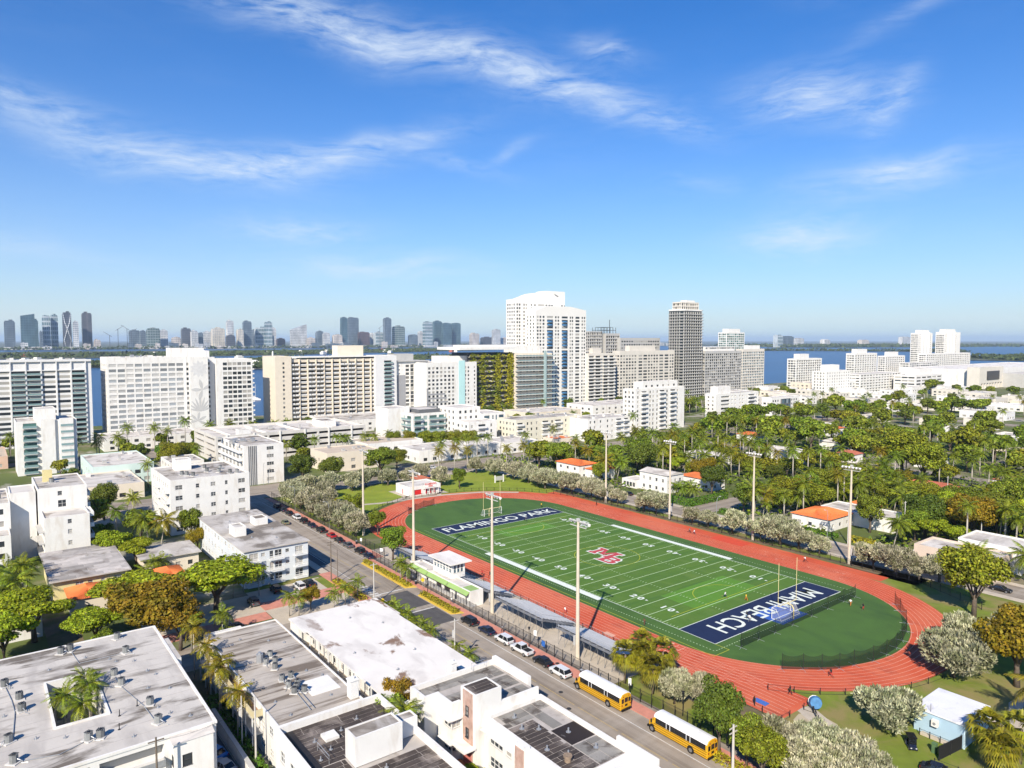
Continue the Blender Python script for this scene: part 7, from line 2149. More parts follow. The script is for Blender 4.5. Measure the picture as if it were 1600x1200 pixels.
for (x, y, w, d, h, m_, lab) in [(62, 129, 9, 7, 3.6, tile_orange, 'orange roof peeping between shrubs left of the golden tree'), (77, 137, 6, 6, 3.2, tile_orange, 'small orange roof under the dark spreading tree'),
        (-6, 119, 16, 9, 4.4, tile_orange, 'orange roof behind the flat white villa'), (-44, 169, 20, 11, 4.6, roof_white, 'white flat-topped house above the villas'),
        (-28, 208, 26, 11, 5.0, roof_white, 'long pale roof in front of the palm belt'), (3, 230.5, 9, 8, 4.2, tile_red, 'small red roof in the palm belt'), (-58, 316, 14, 12, 5, tile_orange, 'orange roof far back above the palms'),
        (-16, 308, 12, 9, 5, tile_red, 'red roof house behind the palm belt'), (78, 212, 14, 10, 4.6, tile_red, 'red roof house at the right among trees'), (96, 236, 20, 12, 5, roof_white, 'pale roof house at the right behind trees'),
        (118, 128, 14, 10, 4.4, roof_white, 'white roof house at the right edge gardens'), (132, 140, 14, 12, 4.2, tile_red, 'reddish roof at the right edge'), (104, 172, 14, 10, 4.4, roof_white, 'white house behind the brick-red roof'),
        (34, 244, 12, 10, 4.4, roof_white, 'white house at the end of the cross road'), (-70, 250, 14, 10, 4.6, tile_orange, 'orange-roofed house left of the palm belt'), (-24, 262, 14, 10, 4.4, roof_white, 'white cottage roof behind the back road')]:
 gable_house('house', lab, x, x + w, y, y + d, h, 1.5, white_wall, m_, 'x' if w > d else 'y')
b = empty('swimming_pool', (99, 98, 0)); tag(b, 'small blue swimming pool beside the pink-beige house', 'pool')
MB().box(95.8, 100.6, 94.2, 99.4, 0, .12).build('pool_rim', white_wall, b)
MB().rect(96.3, 100.1, 94.7, 98.9, .124).build('pool_water', mat('pool_blue', (.04, .30, .42), .1, .1, 1), b)
w = empty('garden_wall', (92, 93.4, 0)); tag(w, 'low white garden wall beside the pool', 'wall')
MB().box(88, 101.2, 93.2, 93.5, 0, 1.2).build('wall', white_wall, w); MB().box(87.9, 101.3, 93.1, 93.6, 1.2, 1.3).build('coping', white_wall, w)

# ------------------------------------------------------------------ red-doored kiosk in the park
red_door = mat('red_door', (.55, .02, .02), .6, .08, 1)
b = new_building('kiosk', 'white park kiosk with red doors and red lettering beside the track', 'building', -60, 24)
block(b, -66.5, -55.5, 17.6, 31.8, 3.7, white_wall, roof_white, {'E': [(2.2, 5.4, .2, 2.3), (7.0, 8.1, .2, 2.3), (8.9, 10.0, .2, 2.3), (10.8, 11.9, .2, 2.3)], 'S': [(5, 5.9, .1, 2.2)]}, parapet=.35, gm=red_door)
mb = MB(); mb.box(-55.48, -54.4, 23.6, 30.6, 2.45, 2.6); mb.build('canopy', white_wall, b)
for y in (24.2, 26.2, 28.2, 30.2):
 mb = MB(); mb.cyl(-54.6, y, 0, 2.45, .12, 8); mb.build('column', white_wall, b)
mb = MB(); mb.box(-55.48, -55.3, 24.4, 29.8, 2.8, 4.5); mb.build('sign_board', white_wall, b)
me = text_mesh('sign_lettering', 'FLAMINGO', 1.05, red_door, .02, .02); inst('sign_lettering', me, b, (-55.27 + 60, 27.1 - 24, 3.95), (R(90), 0, R(90)), (1, 1, 1))
me = text_mesh('sign_lettering', 'PARK', .8, red_door, .02, .02); inst('sign_lettering', me, b, (-55.27 + 60, 27.1 - 24, 3.15), (R(90), 0, R(90)), (1, 1, 1))
gable_house('shelter', 'small shelter with red hipped roof behind the park kiosk', -74, -69, 29, 35, 3.2, 1.2, white_wall, tile_red, 'x')
MB().box(-69, -53, 15.5, 34, 0, .03).build('kiosk_apron', concrete, kind='structure')
b = empty('notice_board', (-57, 62, 0)); tag(b, 'grey notice board on two white posts on the park lawn', 'sign')
for y in (60, 64.4):
 MB().box(-57.2, -56.8, y - .2, y + .2, 0, 3.2).build('post', white_wall, b)
MB().box(-57.1, -56.9, 60.2, 64.2, .9, 2.6).build('board', grey_wall, b)
b = empty('equipment_box', (-60, -12, 0)); tag(b, 'yellow play box in the shade at the park lawn edge', 'box')
MB().box(-61, -59, -13, -11, 0, 2.4).build('casing', mat('box_yellow', (.5, .38, .02), .6, .1, 1), b); MB().box(-61.2, -58.8, -13.2, -10.8, 2.4, 2.6).build('lid', mat('box_yellow', (.5, .38, .02), .6, .1, 1), b)

# ------------------------------------------------------------------ grandstand: press box, bleachers, fences
green_awning = mat('green_awning', (.27, .40, .13), .7, .08, .5)
b = new_building('press_box', 'white grandstand building with green awning band and windowed press box', 'building', 42, -26)
block(b, 27.0, 54.6, -28.2, -24.6, 3.7, white_wall, roof_white, {'S': [(2.4, 3.4, 0.1, 2.2), (7.6, 8.6, .1, 2.2), (12.6, 15.2, .9, 2.3), (16.2, 19, .9, 2.3), (21, 22, .1, 2.2), (25.4, 26.2, .1, 2.2)], 'E': []}, parapet=.3)
mb = MB()
for (x0_, x1_) in ((27.2, 36.0), (36.2, 45.4), (45.6, 54.4)):
 mb.add([(x0_, -28.22, 3.55), (x1_, -28.22, 3.55), (x1_, -29.0, 2.85), (x0_, -29.0, 2.85)], [(0, 1, 2, 3)]); mb.add([(x0_, -29.0, 2.85), (x1_, -29.0, 2.85), (x1_, -29.0, 2.7), (x0_, -29.0, 2.7)], [(0, 1, 2, 3)])
mb.build('awning', green_awning, b)
MB().box(50.4, 54.3, -27.9, -25.0, 3.42, 3.46).build('green_deck', green_awning, b)
block(b, 35.4, 44.0, -26.4, -22.6, 7.0, white_wall, None, {'S': [(.3 + i * 1.38, 1.45 + i * 1.38, z, z + .95) for i in range(6) for z in (4.7, 5.8)], 'E': [(.6 + i * 1.0, 1.35 + i * 1.0, 4.6, 6.6) for i in range(3)], 'N': lambda W: grid(W, 5, 1, 1.4, 1.2, 5.2, 3)}, z0=3.4, parapet=0, single=True, fm=frame_white, gm=glass_blue, name='press_cabin')
MB().box(34.6, 45.0, -27.4, -21.2, 7.0, 7.28).build('roof', roof_clean, b)
MB().box(27.0, 35.3, -28.4, -28.22, 3.72, 4.2).build('roof_upstand', white_wall, b)

alu = mat('aluminium', (.52, .52, .51), .5, .10, .8, metal=.2)
alu_d = mat('aluminium_frame', (.24, .24, .24), .6, .15, 1, metal=.3)

def bleacher(x0, x1, y_front, y_back, z_back, label, rows=10, key=None):
 b = empty('bleacher', ((x0 + x1) / 2, y_front, 0)); tag(b, label, 'bleachers', 'grandstand bleachers')
 z0 = .7
 for i in range(rows):
  t = i / (rows - 1)
  y = y_front + (y_back - y_front) * t; z = z0 + (z_back - z0) * t
  mb = MB(); mb.box(x0, x1, y - .17, y + .17, z + .38, z + .44); mb.build('bench', alu, b)
  mb = MB(); mb.box(x0, x1, y - .75, y - .17, z - .02, z + .03) if y_back < y_front else mb.box(x0, x1, y + .17, y + .75, z - .02, z + .03); mb.build('foot_board', alu_d, b)
 fr = MB()
 n = int((x1 - x0) / 1.8)
 for i in range(n + 1):
  x = x0 + .1 + (x1 - x0 - .2) * i / n
  fr.tube([(x, y_front, .25), (x, y_front, z0 + .35)], .05, 4); fr.tube([(x, y_back, 0), (x, y_back, z_back + .38)], .05, 4); fr.tube([(x, y_front, z0), (x, y_back, z_back)], .05, 4)
  fr.tube([(x, (y_front + y_back) / 2, 0), (x, (y_front + y_back) / 2, (z0 + z_back) / 2)], .05, 4)
  if i < n:
   fr.tube([(x, y_back, 0), (x + (x1 - x0) / n, y_back, z_back)], .03, 4); fr.tube([(x, y_front * .4 + y_back * .6, 0), (x, y_back, z_back)], .03, 4)
 fr.build('support_frame', alu_d, b, kind='stuff')
 rl = MB()
 yb = y_back - .35 if y_back < y_front else y_back + .35
 for i in range(n + 1):
  x = x0 + (x1 - x0) * i / n
  rl.tube([(x, yb, z_back - .5), (x, yb, z_back + 1.4)], .03, 4)
 for zz in (.75, 1.1, 1.4):
  rl.tube([(x0, yb, z_back + zz), (x1, yb, z_back + zz)], .025, 4)
 for x in (x0, x1):
  rl.tube([(x, y_front, z0 + 1.2), (x, yb, z_back + 1.3)], .03, 4); rl.tube([(x, y_front, z0), (x, y_front, z0 + 1.2)], .03, 4)
 for i in range(int((x1 - x0) / .9)):
  rl.tube([(x0 + i * .9, y_front + .7, .3), (x0 + i * .9, y_front + .7, 1.5)], .02, 4)
 rl.tube([(x0, y_front + .7, 1.5), (x1, y_front + .7, 1.5)], .025, 4)
 rl.build('guard_rail', metal_grey, b, kind='stuff')
 return b

bleacher(13.5, 27.5, -17.0, -24.8, 3.6, 'aluminium bleacher bank left of the press box')
bleacher(29.0, 34.8, -17.0, -23.6, 3.2, 'short bleacher bank directly beside the press cabin')
bleacher(45.4, 56.0, -17.0, -23.8, 3.2, 'bleacher bank between press cabin and second light mast')
bleacher(61.5, 77.5, -17.0, -25.8, 3.8, 'bleacher bank right of the second light mast')
bleacher(81.5, 98.5, -17.0, -25.2, 3.6, 'rightmost bleacher bank in front of the fan palms')

def fence(pts, h, label, step=2.4, picket=.0, mtl=None, name='fence', rails=(.12, .92), fabric=None):
 """posts each a part, pickets and rails joined"""
 b = empty(name, (pts[0][0], pts[0][1], 0)); tag(b, label, 'fence')
 mtl = mtl or metal_dark
 rl = MB(); pk = MB()
 for i in range(len(pts) - 1):
  a, c = Vector(pts[i]), Vector(pts[i + 1]); L = (c - a).length; d = (c - a) / L
  n = max(1, round(L / step))
  for k in range(n + (1 if i == len(pts) - 2 else 0)):
   p = a + d * L * k / n
   mb = MB(); mb.box(p.x - .05, p.x + .05, p.y - .05, p.y + .05, 0, h + .1); mb.build('post', mtl, b)
  for r_ in rails:
   rl.tube([(a.x, a.y, h * r_), (c.x, c.y, h * r_)], .03, 4)
  if picket:
   m_ = int(L / picket)
   for k in range(m_):
    p = a + d * (k + .5) * L / m_
    pk.box(p.x - .014, p.x + .014, p.y - .014, p.y + .014, .08, h)
  if fabric:
   nn = Vector((-d.y, d.x)) * .02
   pk.quad((a.x + nn.x, a.y + nn.y, .06), (c.x + nn.x, c.y + nn.y, .06), (c.x + nn.x, c.y + nn.y, h), (a.x + nn.x, a.y + nn.y, h))
 rl.build('rails', mtl, b, kind='stuff')
 if pk.v:
  pk.build('pickets' if picket else 'mesh_fabric', fabric or mtl, b, kind='stuff')
 return b

fence([(8, -29.55), (100, -29.55), (124, -28.6), (146, -28.0)], 2.3, 'long black picket fence along the red pavement', 2.4, .22)
fence([(-86, -25.9), (8, -25.9)], 2.3, 'black picket fence below the street buttonwoods', 3.0, .3)
fence([(-34, 69.6), (30, 70.2), (110, 70.6)], 1.9, 'black fence behind the far straight of the track', 3.0, .3)
fence([(110, 70.6), (126, 63)], 1.9, 'black fence at the right end of the far straight', 3.0, .3)
fence([(0, -15.9), (100, -15.9)], 1.1, 'low black rail along the near straight', 3.0, 0, rails=(.1, .5, .97))
fence([(100, -15.9), (118.2, -15.9), (125.2, -15.9), (125.2, -13.6)], 1.1, 'low black rail below the sprint chute', 3.0, 0, rails=(.1, .97))
fence([(XR + 41 * math.cos(R(a)), CY + 41 * math.sin(R(a))) for a in range(-54, 24, 6)], 1.1, 'low black rail round the right bend', 3.0, 0, rails=(.1, .97))
fence([(XL + 45 * math.cos(R(a)), CY + 44 * math.sin(R(a))) for a in range(100, 236, 8)], 1.2, 'low fence round the left bend of the track', 3.0, .6, rails=(.1, .97))
fence([(125.3, -9.6), (126.8, -9.4)], 1.1, 'short black gate by the track corner', 1.5, 0, rails=(.1, .97))
fence([(126.9, -9.4), (128.8, -11.4)], 1.1, 'open black gate leaf on the worn grass', 1.4, 0, rails=(.1, .5, .97))
fence([(145.0, -7.4), (145.8, -1.6)], 2.2, 'black screened fence panel beside the blue shed', 3.4, 0, rails=(.05, .97), fabric=mat('black_screen', (.012, .012, .013), .8, .1, 2))
fence([(145.2, -9.4), (151, -8.6), (160, -7.4)], 1.2, 'black rail fence at the bottom right corner', 2.4, 0, rails=(.1, .97))

# light masts ---------------------------------------------------------------
mast_m = mat('mast_concrete', (.56, .49, .38), .85, .1, .5)
def make_mast():
 r = empty('light_mast')
 mb = MB(); mb.tube([(0, 0, 0), (0, 0, 27.2)], [.42, .22], 8); inst('pole', mb.mesh('pole', mast_m), r)
 mb = MB(); mb.box(-2.6, 2.6, -.07, .07, 26.6, 26.8); mb.box(-2.2, 2.2, -.07, .07, 25.7, 25.85); mb.box(-.3, .3, -.25, .25, 26.8, 27.3); inst('crossarm', mb.mesh('crossarm', grey_wall), r)
 for i in range(6):
  x = -2.4 + i * .96
  mb = MB(); mb.tube([(x, -.1, 26.75), (x, -.55, 26.35)], [.14, .34], 8); inst('floodlight', mb.mesh('floodlight', white_wall), r)
 mb = MB(); mb.box(.42, .9, -.3, .3, 2.6, 4.4); inst('control_box', mb.mesh('control_box', grey_wall), r)
 return freeze(r)
MAST = make_mast()
for i, (x, y, lab) in enumerate([(-15.3, -21.1, 'tall light mast at the left end of the near side'), (25.4, -26.3, 'tall light mast left of the press box'), (60.5, -26.3, 'tall light mast right of the press box'), (88.8, -26.6, 'tall light mast nearest the first school bus'),
        (-1.3, 70.8, 'far-side light mast nearest the white villas'), (28.7, 71.4, 'far-side light mast at the hedge corner'), (61.3, 71.2, 'far-side light mast left of the orange-roofed bungalow'), (91.0, 71.6, 'far-side light mast at the right end')]):
 o = MAST if i == 0 else clone(MAST)
 o.location = (x, y, 0); o.rotation_euler = (0, 0, math.pi if y < 0 else 0); tag(o, lab, 'light mast', 'stadium light masts')

# goal posts and soccer goals ---------------------------------------------------
yel = mat('goal_yellow', (.66, .56, .28), .5, .08, 1)
def goalpost(x, face, label):
 b = empty('goal_post', (x, 24.4, 0)); tag(b, label, 'goal post')
 MB().cyl(x + face * 1.6, 24.4, 0, 2.2, .12, 8).tube([(x + face * 1.6, 24.4, 2.2), (x + face * 1.2, 24.4, 2.9), (x, 24.4, 3.05)], .11, 8).build('gooseneck', yel, b)
 MB().tube([(x, 20.85, 3.05), (x, 27.95, 3.05)], .09, 8).build('crossbar', yel, b)
 for y in (20.85, 27.95):
  MB().cyl(x, y, 3.05, 12.6, .055, 8).build('upright', yel, b)
goalpost(101.4, 1, 'yellow goal post above the blue right end zone')
goalpost(-10.0, -1, 'yellow goal post behind the left end zone')
net_m = mat('white_net', (.72, .72, .74), .8, .05, 1, alpha=.14)
def soccer_goal(x, face, label, yc=24.4, w=7.3):
 b = empty('soccer_goal', (x, yc, 0)); tag(b, label, 'soccer goal')
 y0, y1 = yc - w / 2, yc + w / 2; d = face
 for y in (y0, y1):
  MB().cyl(x, y, .06, 2.44, .07, 8).build('goal_upright', rail_white, b)
  MB().tube([(x, y, 2.44), (x + d * 1.0, y, 2.3), (x + d * 2.3, y, .1), (x, y, .1)], .05, 6).build('side_frame', rail_white, b)
  MB().add([(x, y, .1), (x, y, 2.44), (x + d * 1.0, y, 2.3), (x + d * 2.3, y, .1)], [(0, 1, 2, 3)]).build('side_net', net_m, b)
 MB().tube([(x, y0, 2.44), (x, y1, 2.44)], .07, 8).build('goal_crossbar', rail_white, b)
 MB().tube([(x + d * 2.3, y0, .1), (x + d * 2.3, y1, .1)], .05, 6).build('ground_bar', rail_white, b)
 MB().quad((x, y0, 2.44), (x, y1, 2.44), (x + d, y1, 2.3), (x + d, y0, 2.3)).quad((x + d, y0, 2.3), (x + d, y1, 2.3), (x + d * 2.3, y1, .1), (x + d * 2.3, y0, .1)).build('back_net', net_m, b)
soccer_goal(100.0, 1, 'white soccer goal in front of the right goal post')
soccer_goal(-12.0, -1, 'white soccer goal behind the left end zone', 26.4)

# ball-stop nets -------------------------------------------------------------
bnet = mat('black_net', (.010, .016, .010), .9, .05, 1, alpha=.5)
def net_row(pts, label, h=3.0):
 b = empty('net_barrier', (pts[0][0], pts[0][1], 0)); tag(b, label, 'net')
 for i, (x, y) in enumerate(pts):
  a = Vector(pts[max(i - 1, 0)]); c = Vector(pts[min(i + 1, len(pts) - 1)]); d = (c - a).normalized(); n = Vector((-d.y, d.x))
  st = MB().cyl(x, y, .06, h + .15, .045, 6).build('stand', metal_dark, b)
  ft = MB()
  for v in (n, -n, d * .8 + n * .3, -d * .8 - n * .3):
   ft.tube([(x, y, .10), (x + v.x * 1.3, y + v.y * 1.3, .09)], .035, 4)
  ft.build('foot', metal_grey, st)
 for i in range(len(pts) - 1):
  (x0, y0), (x1, y1) = pts[i], pts[i + 1]
  mb = MB(); m_ = 6
  for k in range(m_):
   t0, t1 = k / m_, (k + 1) / m_
   z0, z1 = h - 1.1 * 4 * t0 * (1 - t0) * .45, h - 1.1 * 4 * t1 * (1 - t1) * .45
   A, B = (x0 + (x1 - x0) * t0, y0 + (y1 - y0) * t0), (x0 + (x1 - x0) * t1, y0 + (y1 - y0) * t1)
   mb.quad((*A, .08), (*B, .08), (*B, z1), (*A, z0))
  mb.build('net_panel', bnet, b)
net_row([(104.8, 2.6), (104.7, 8.8), (104.8, 14.5), (104.8, 21.1), (104.6, 29.0), (104.5, 36.0), (104.4, 43.2), (104.6, 48.2)], 'straight row of black ball-stop nets behind the blue end zone')
net_row([(115.0, .6), (117.4, 3.7), (119.6, 6.3), (121.3, 9.4), (122.3, 12.8), (123.6, 17.5), (123.8, 22.4), (123.6, 27.0), (122.8, 31.4), (121.2, 36.9), (119.2, 41.2), (115.2, 47.4), (112.6, 50.6)], 'curved row of black ball-stop nets along the right bend')
net_row([(-37.6, 18), (-36.6, 13), (-34, 8), (-30.4, 3.2)], 'short curved net row at the left bend', 2.6)

# blue shed ----------------------------------------------------------------
b = new_building('shed', 'pale blue block shed with flat white roof beside the track', 'shed', 142.4, 3.2)
block(b, 138.9, 146.0, -1.2, 7.9, 3.5, blue_wall, None, {}, parapet=0)
MB().box(138.7, 146.2, -1.4, 8.1, 3.5, 3.72).build('roof', mat('shed_roof', (.70, .70, .73), .8, .06, .4, stain=((.40, .38, .37), (.4, .25, 1), .55, .72, .6)), b)
MB().box(145.95, 146.08, 7.0, 7.95, 0, 3.5).build('corner_strip', mat('pale_blue', (.55, .70, .78), .8, .04, 1), b)
MB().box(145.9, 146.1, -1.3, -1.1, 0, 3.5).build('corner_strip', mat('pale_blue', (.55, .70, .78), .8, .04, 1), b)
ac = MB().box(141.6, 142.5, -1.85, -1.25, 1.9, 2.9).build('wall_unit', white_wall, b)
MB().tube([(142.05, -1.92, 2.4), (142.05, -1.86, 2.4)], .22, 10).build('fan', metal_grey, ac)
MB().cyl(141.2, -1.1, 3.7, 5.0, .03, 5).build('aerial', metal_dark, b)
MB().box(140.2, 144.4, -2.2, -1.4, 0, .35).build('plinth', concrete, b)
fence([(140.2, -2.3), (144.6, -2.3)], 1.0, 'thin dark handrail along the blue shed wall', 1.4, 0, rails=(.97,))

# round drum by the gate
b = empty('discus_drum', (126.3, -8.0, 0)); tag(b, 'round blue-covered drum with white rim by the track gate', 'equipment')
mb = MB(); mb.tube([(126.0, -7.6, 1.0), (126.5, -8.2, 1.3), (126.9, -8.7, 1.5)], [.95, 1.05, .9], 14); mb.build('drum', mat('drum_blue', (.05, .17, .34), .45, .3, 2), b)
mb = MB(); mb.tube([(125.95, -7.55, .97), (126.02, -7.62, 1.01)], [1.05, 1.05], 14); mb.build('rim', white_wall, b)
mb = MB(); mb.tube([(126.2, -7.4, 0), (126.3, -7.9, 1.0)], .05, 5); mb.tube([(126.9, -8.9, 0), (126.6, -8.3, .8)], .05, 5); mb.tube([(126.0, -8.6, 0), (126.4, -8.2, .8)], .05, 5); mb.build('legs', metal_dark, b)
b = MB().box(118.4, 120.8, -13.7, -12.5, .045, .16).build('exercise_mat', mat('mat_blue', (.06, .14, .42), .7, .1, 2)); tag(b, 'blue exercise mat lying on the sprint chute', 'mat')
b = empty('utility_cabinet', (144.2, -7.2, 0)); tag(b, 'green utility cabinet left of the black screen panel', 'cabinet')
MB().box(143.4, 144.0, -6.0, -5.4, 0, 1.4).build('casing', mat('cabinet_green', (.09, .16, .07), .6, .1, 1), b); MB().box(143.35, 144.05, -6.05, -5.35, 1.4, 1.5).build('lid', mat('cabinet_green', (.09, .16, .07), .6, .1, 1), b)

# street furniture ----------------------------------------------------------------
conc_pole = mat('concrete_pole', (.50, .47, .42), .85, .1, 1)
wood_pole = mat('wooden_pole', (.15, .12, .09), .9, .2, 2)
def pole(x, y, h, label, m_=None, arms=1, tr=False, r=.16, name='utility_pole'):
 b = empty(name, (x, y, 0)); tag(b, label, 'pole')
 MB().tube([(x, y, 0), (x, y, h)], [r, r * .7], 7).build('shaft', m_ or conc_pole, b)
 for i in range(arms):
  MB().box(x - .06, x + .06, y - .9, y + .9, h - .5 - i * .7, h - .38 - i * .7).build('crossarm', m_ or conc_pole, b)
 if tr:
  t = MB(); t.cyl(x - .35, y, h * .62, h * .62 + 1.2, .32, 10); t.cyl(x - .35, y, h * .62 + 1.2, h * .62 + 1.35, .2, 8); t.build('transformer', grey_wall, b)
 return b
pole(18.5, -46.2, 10.5, 'dark wooden pole at the corner by the pale block', wood_pole, 2)
pole(20.6, -45.4, 8.5, 'thinner wooden pole beside the dark one', wood_pole, 0, r=.1)
pole(40.0, -45.0, 10.0, 'white concrete pole at the street crossing', None, 1)
pole(77.9, -47.4, 9.5, 'pale concrete pole with transformer beside the white roof', None, 1, True)
pole(86.6, -86.6, 10.5, 'pale wooden pole in the alley by the grey roof', None, 0)
pole(81.2, -86.9, 8.5, 'alley pole carrying a grey transformer', None, 0, True, .12)
pole(93.5, -100.6, 12.6, 'dark wooden pole in front of the courtyard block', wood_pole, 1)
pole(128.5, -33.5, 7.0, 'white forked concrete pole at the bottom edge', None, 2, r=.22)
pole(81.1, 90.2, 11, 'pale concrete pole right of the orange-roofed bungalow', None, 0, r=.22)
pole(89.4, 108, 12, 'pale pole among the trees right of the bungalow', None, 1)
pole(80.4, 162, 12, 'pale pole in the right gardens', None, 1)
pole(106.6, 118, 11, 'pale pole at the right beside the golden tree', None, 1)
pole(68.5, -67.9, 6.0, 'grey pole with bracket in the gallery court', grey_wall, 1, r=.1)
def lamp(x, y, h, az, label, m_=None):
 b = empty('street_lamp', (x, y, 0)); tag(b, label, 'street lamp')
 c, s = math.cos(az), math.sin(az)
 MB().tube([(x, y, 0), (x, y, h * .8), (x + c * .4, y + s * .4, h * .97), (x + c * 1.8, y + s * 1.8, h)], [.1, .08, .06, .05], 6).build('post', m_ or metal_grey, b)
 MB().box(x + c * 1.7 - .3, x + c * 1.7 + .3, y + s * 1.7 - .16, y + s * 1.7 + .16, h - .08, h + .06).build('lamp_head', grey_wall, b)
for i, (x, y) in enumerate([(-28, -27), (-58, -27), (-87, 20), (-87, 48), (-112, 60), (-86.5, 92), (-112, 104), (-60, 76.5), (44, 76.6), (75, 89.5), (34, 110), (-113, -20)]):
 lamp(x, y, 9.5, R([270, 270, 180, 180, 0, 180, 0, 90, 90, 270, 180, 0][i]), None)
 reg('lamps', bpy.context.scene.collection.objects[-1].parent if bpy.context.scene.collection.objects[-1].parent else bpy.context.scene.collection.objects[-1], 'slim grey street lamp among the park and road edges, {o}', (x, y, 0))
for (x, y, lab) in [(41.4, -31.6, 'black pavement lamp in front of the press box awning'), (114.4, -27.0, 'black lamp post on the grass behind the second bus'), (79.0, -30.6, 'black lamp post by the fence near the white pickup')]:
 b = empty('lamp_post', (x, y, 0)); tag(b, lab, 'lamp post')
 MB().tube([(x, y, 0), (x, y, 3.6)], [.09, .05], 6).build('post', metal_dark, b); MB().cyl(x, y, 3.6, 4.1, .16, 8, 0, .22).build('lantern', metal_dark, b)
def sign(x, y, h, w, hh, m_, lab, az=0, diamond=False):
 b = empty('sign', (x, y, 0)); tag(b, lab, 'sign')
 MB().tube([(x, y, 0), (x, y, h)], .05, 5).build('post', metal_grey, b)
 c, s = math.cos(az), math.sin(az)
 if diamond:
  P = [(0, -w), (w, 0), (0, w), (-w, 0)]
 else:
  P = [(-w / 2, -hh / 2), (w / 2, -hh / 2), (w / 2, hh / 2), (-w / 2, hh / 2)]
 f = [(x + c * a + .06 * s, y + s * a - .06 * c, h + bz) for a, bz in P]; k = [(x + c * a + .03 * s, y + s * a - .03 * c, h + bz) for a, bz in P]
 MB().add(f + k, [(0, 1, 2, 3), (7, 6, 5, 4), (0, 1, 5, 4), (1, 2, 6, 5), (2, 3, 7, 6), (3, 0, 4, 7)]).build('panel', m_, b)
ysign = mat('sign_yellow', (.62, .42, .02), .5, .05, 1)
sign(37.4, -30.6, 2.3, .6, .6, ysign, 'yellow diamond crossing sign on the red pavement', R(30), True)
sign(44.0, -44.8, 2.3, .6, .6, ysign, 'yellow diamond crossing sign on the near kerb', R(30), True)
sign(104.5, -28.9, 2.4, .5, 1.3, white_paint, 'small white sign on the fence before the fan palms', R(40))
sign(79.3, -29.3, 2.6, .6, 1.2, white_paint, 'white sign on the fence before the bleachers', R(40))
sign(9.5, -27.6, 2.6, .9, .9, white_paint, 'white board sign on the pavement by the round green tree', R(40))
sign(-4.0, -27.3, 2.4, .6, .9, white_paint, 'white sign on the pavement left of the round green tree', R(40))
for (x, y, lab) in [(82.2, -29.0, 'blue poster board hung on the picket fence')]:
 b = MB().box(x - .5, x + .5, y - .62, y - .58, 1.0, 2.1).build('poster_board', mat('poster_blue', (.03, .13, .42), .6, .1, 1)); tag(b, lab, 'poster')
for (x, y, lab) in [(33.6, -30.4, 'dark litter bin on the red pavement before the press box'), (94, -30.4, 'dark litter bin by the fence near the first bus'), (26, -45.6, 'dark litter bin at the paved corner'), (-8, -26.9, 'dark litter bin under the left light mast')]:
 b = empty('litter_bin', (x, y, 0)); tag(b, lab, 'bin')
 MB().cyl(x, y, .14, 1.0, .3, 10, 0, .34).build('drum', metal_dark, b); MB().cyl(x, y, 1.0, 1.12, .36, 10, 0, .2).build('lid', metal_grey, b)
def wire(x0, y0, z0, x1, y1, z1, lab, n=10, sag=1.0):
 pts = [(x0 + (x1 - x0) * i / n, y0 + (y1 - y0) * i / n, z0 + (z1 - z0) * i / n - sag * 4 * (i / n) * (1 - i / n)) for i in range(n + 1)]
 b = MB().tube(pts, .018, 3).build('overhead_wire', metal_dark); tag(b, lab, 'wire')
wire(86.6, -86.6, 10, 93.5, -100.6, 12.2, 'thin overhead wire between alley pole and dark pole')
wire(18.5, -46.2, 10, 40, -45, 9.6, 'thin overhead wire over the parking apron')
wire(40, -45, 9.6, 77.9, -47.4, 9.1, 'thin overhead wire beside the white roof')

# boats ------------------------------------------------------------------------
for i, (x, y, rz, s, lab) in enumerate([(-560, 118, .4, 1.0, 'white sailboat moored in the gap left of the cream slab'), (-720, 146, .2, 1.2, 'second white sailboat farther out in the same gap'), (-600, -56, 1.0, .9, 'white boat in the water gap left of the mural slab'), (-800, -20, .9, 1.0, 'white yacht farther out left of the mural slab')]):
 b = empty('sailboat', (x, y, -.9), rz); tag(b, lab, 'boat', 'boats on the bay')
 hull = MB(); n = 8
 P = [(-6, -1.6), (3, -1.7), (6.5, -.6), (8, 0), (6.5, .6), (3, 1.7), (-6, 1.6)]
 hull.prism(P, .1, 1.5); hull.prism([(a * .55, c * .6) for a, c in P], 1.5, 2.4)
 o = inst('hull', hull.mesh('hull', white_wall), b, scale=(s, s, s))
 o = inst('mast', MB().cyl(.5, 0, 1.5, 16, .16, 6).tube([(.5, 0, 2.6), (-5, 0, 2.9)], .14, 5).mesh('mast', rail_white), b, scale=(s, s, s))

# ------------------------------------------------------------------ vehicles
rubber = mat('rubber', (.012, .012, .012), .8, .1, 3)
rim_m = mat('wheel_rim', (.30, .30, .31), .35, .1, 3, metal=.6)
car_glass = mat('car_glass', (.012, .014, .016), .06, .05, 1, spec=.7)
lamp_w = mat('headlamp', (.62, .62, .60), .2, .05, 3)
lamp_r = mat('tail_lamp', (.30, .01, .01), .3, .05, 3)
chrome = mat('bumper_grey', (.10, .10, .105), .5, .1, 3)
PAINT = {k: mat('paint_' + k, c, .32, .03, 1, metal=.15, spec=.5) for k, c in {'white': (.70, .70, .69), 'black': (.014, .014, .016), 'grey': (.10, .105, .115), 'silver': (.40, .41, .42), 'red': (.42, .015, .02), 'navy': (.015, .022, .05), 'blue': (.02, .20, .55), 'olive': (.20, .21, .12)}.items()}

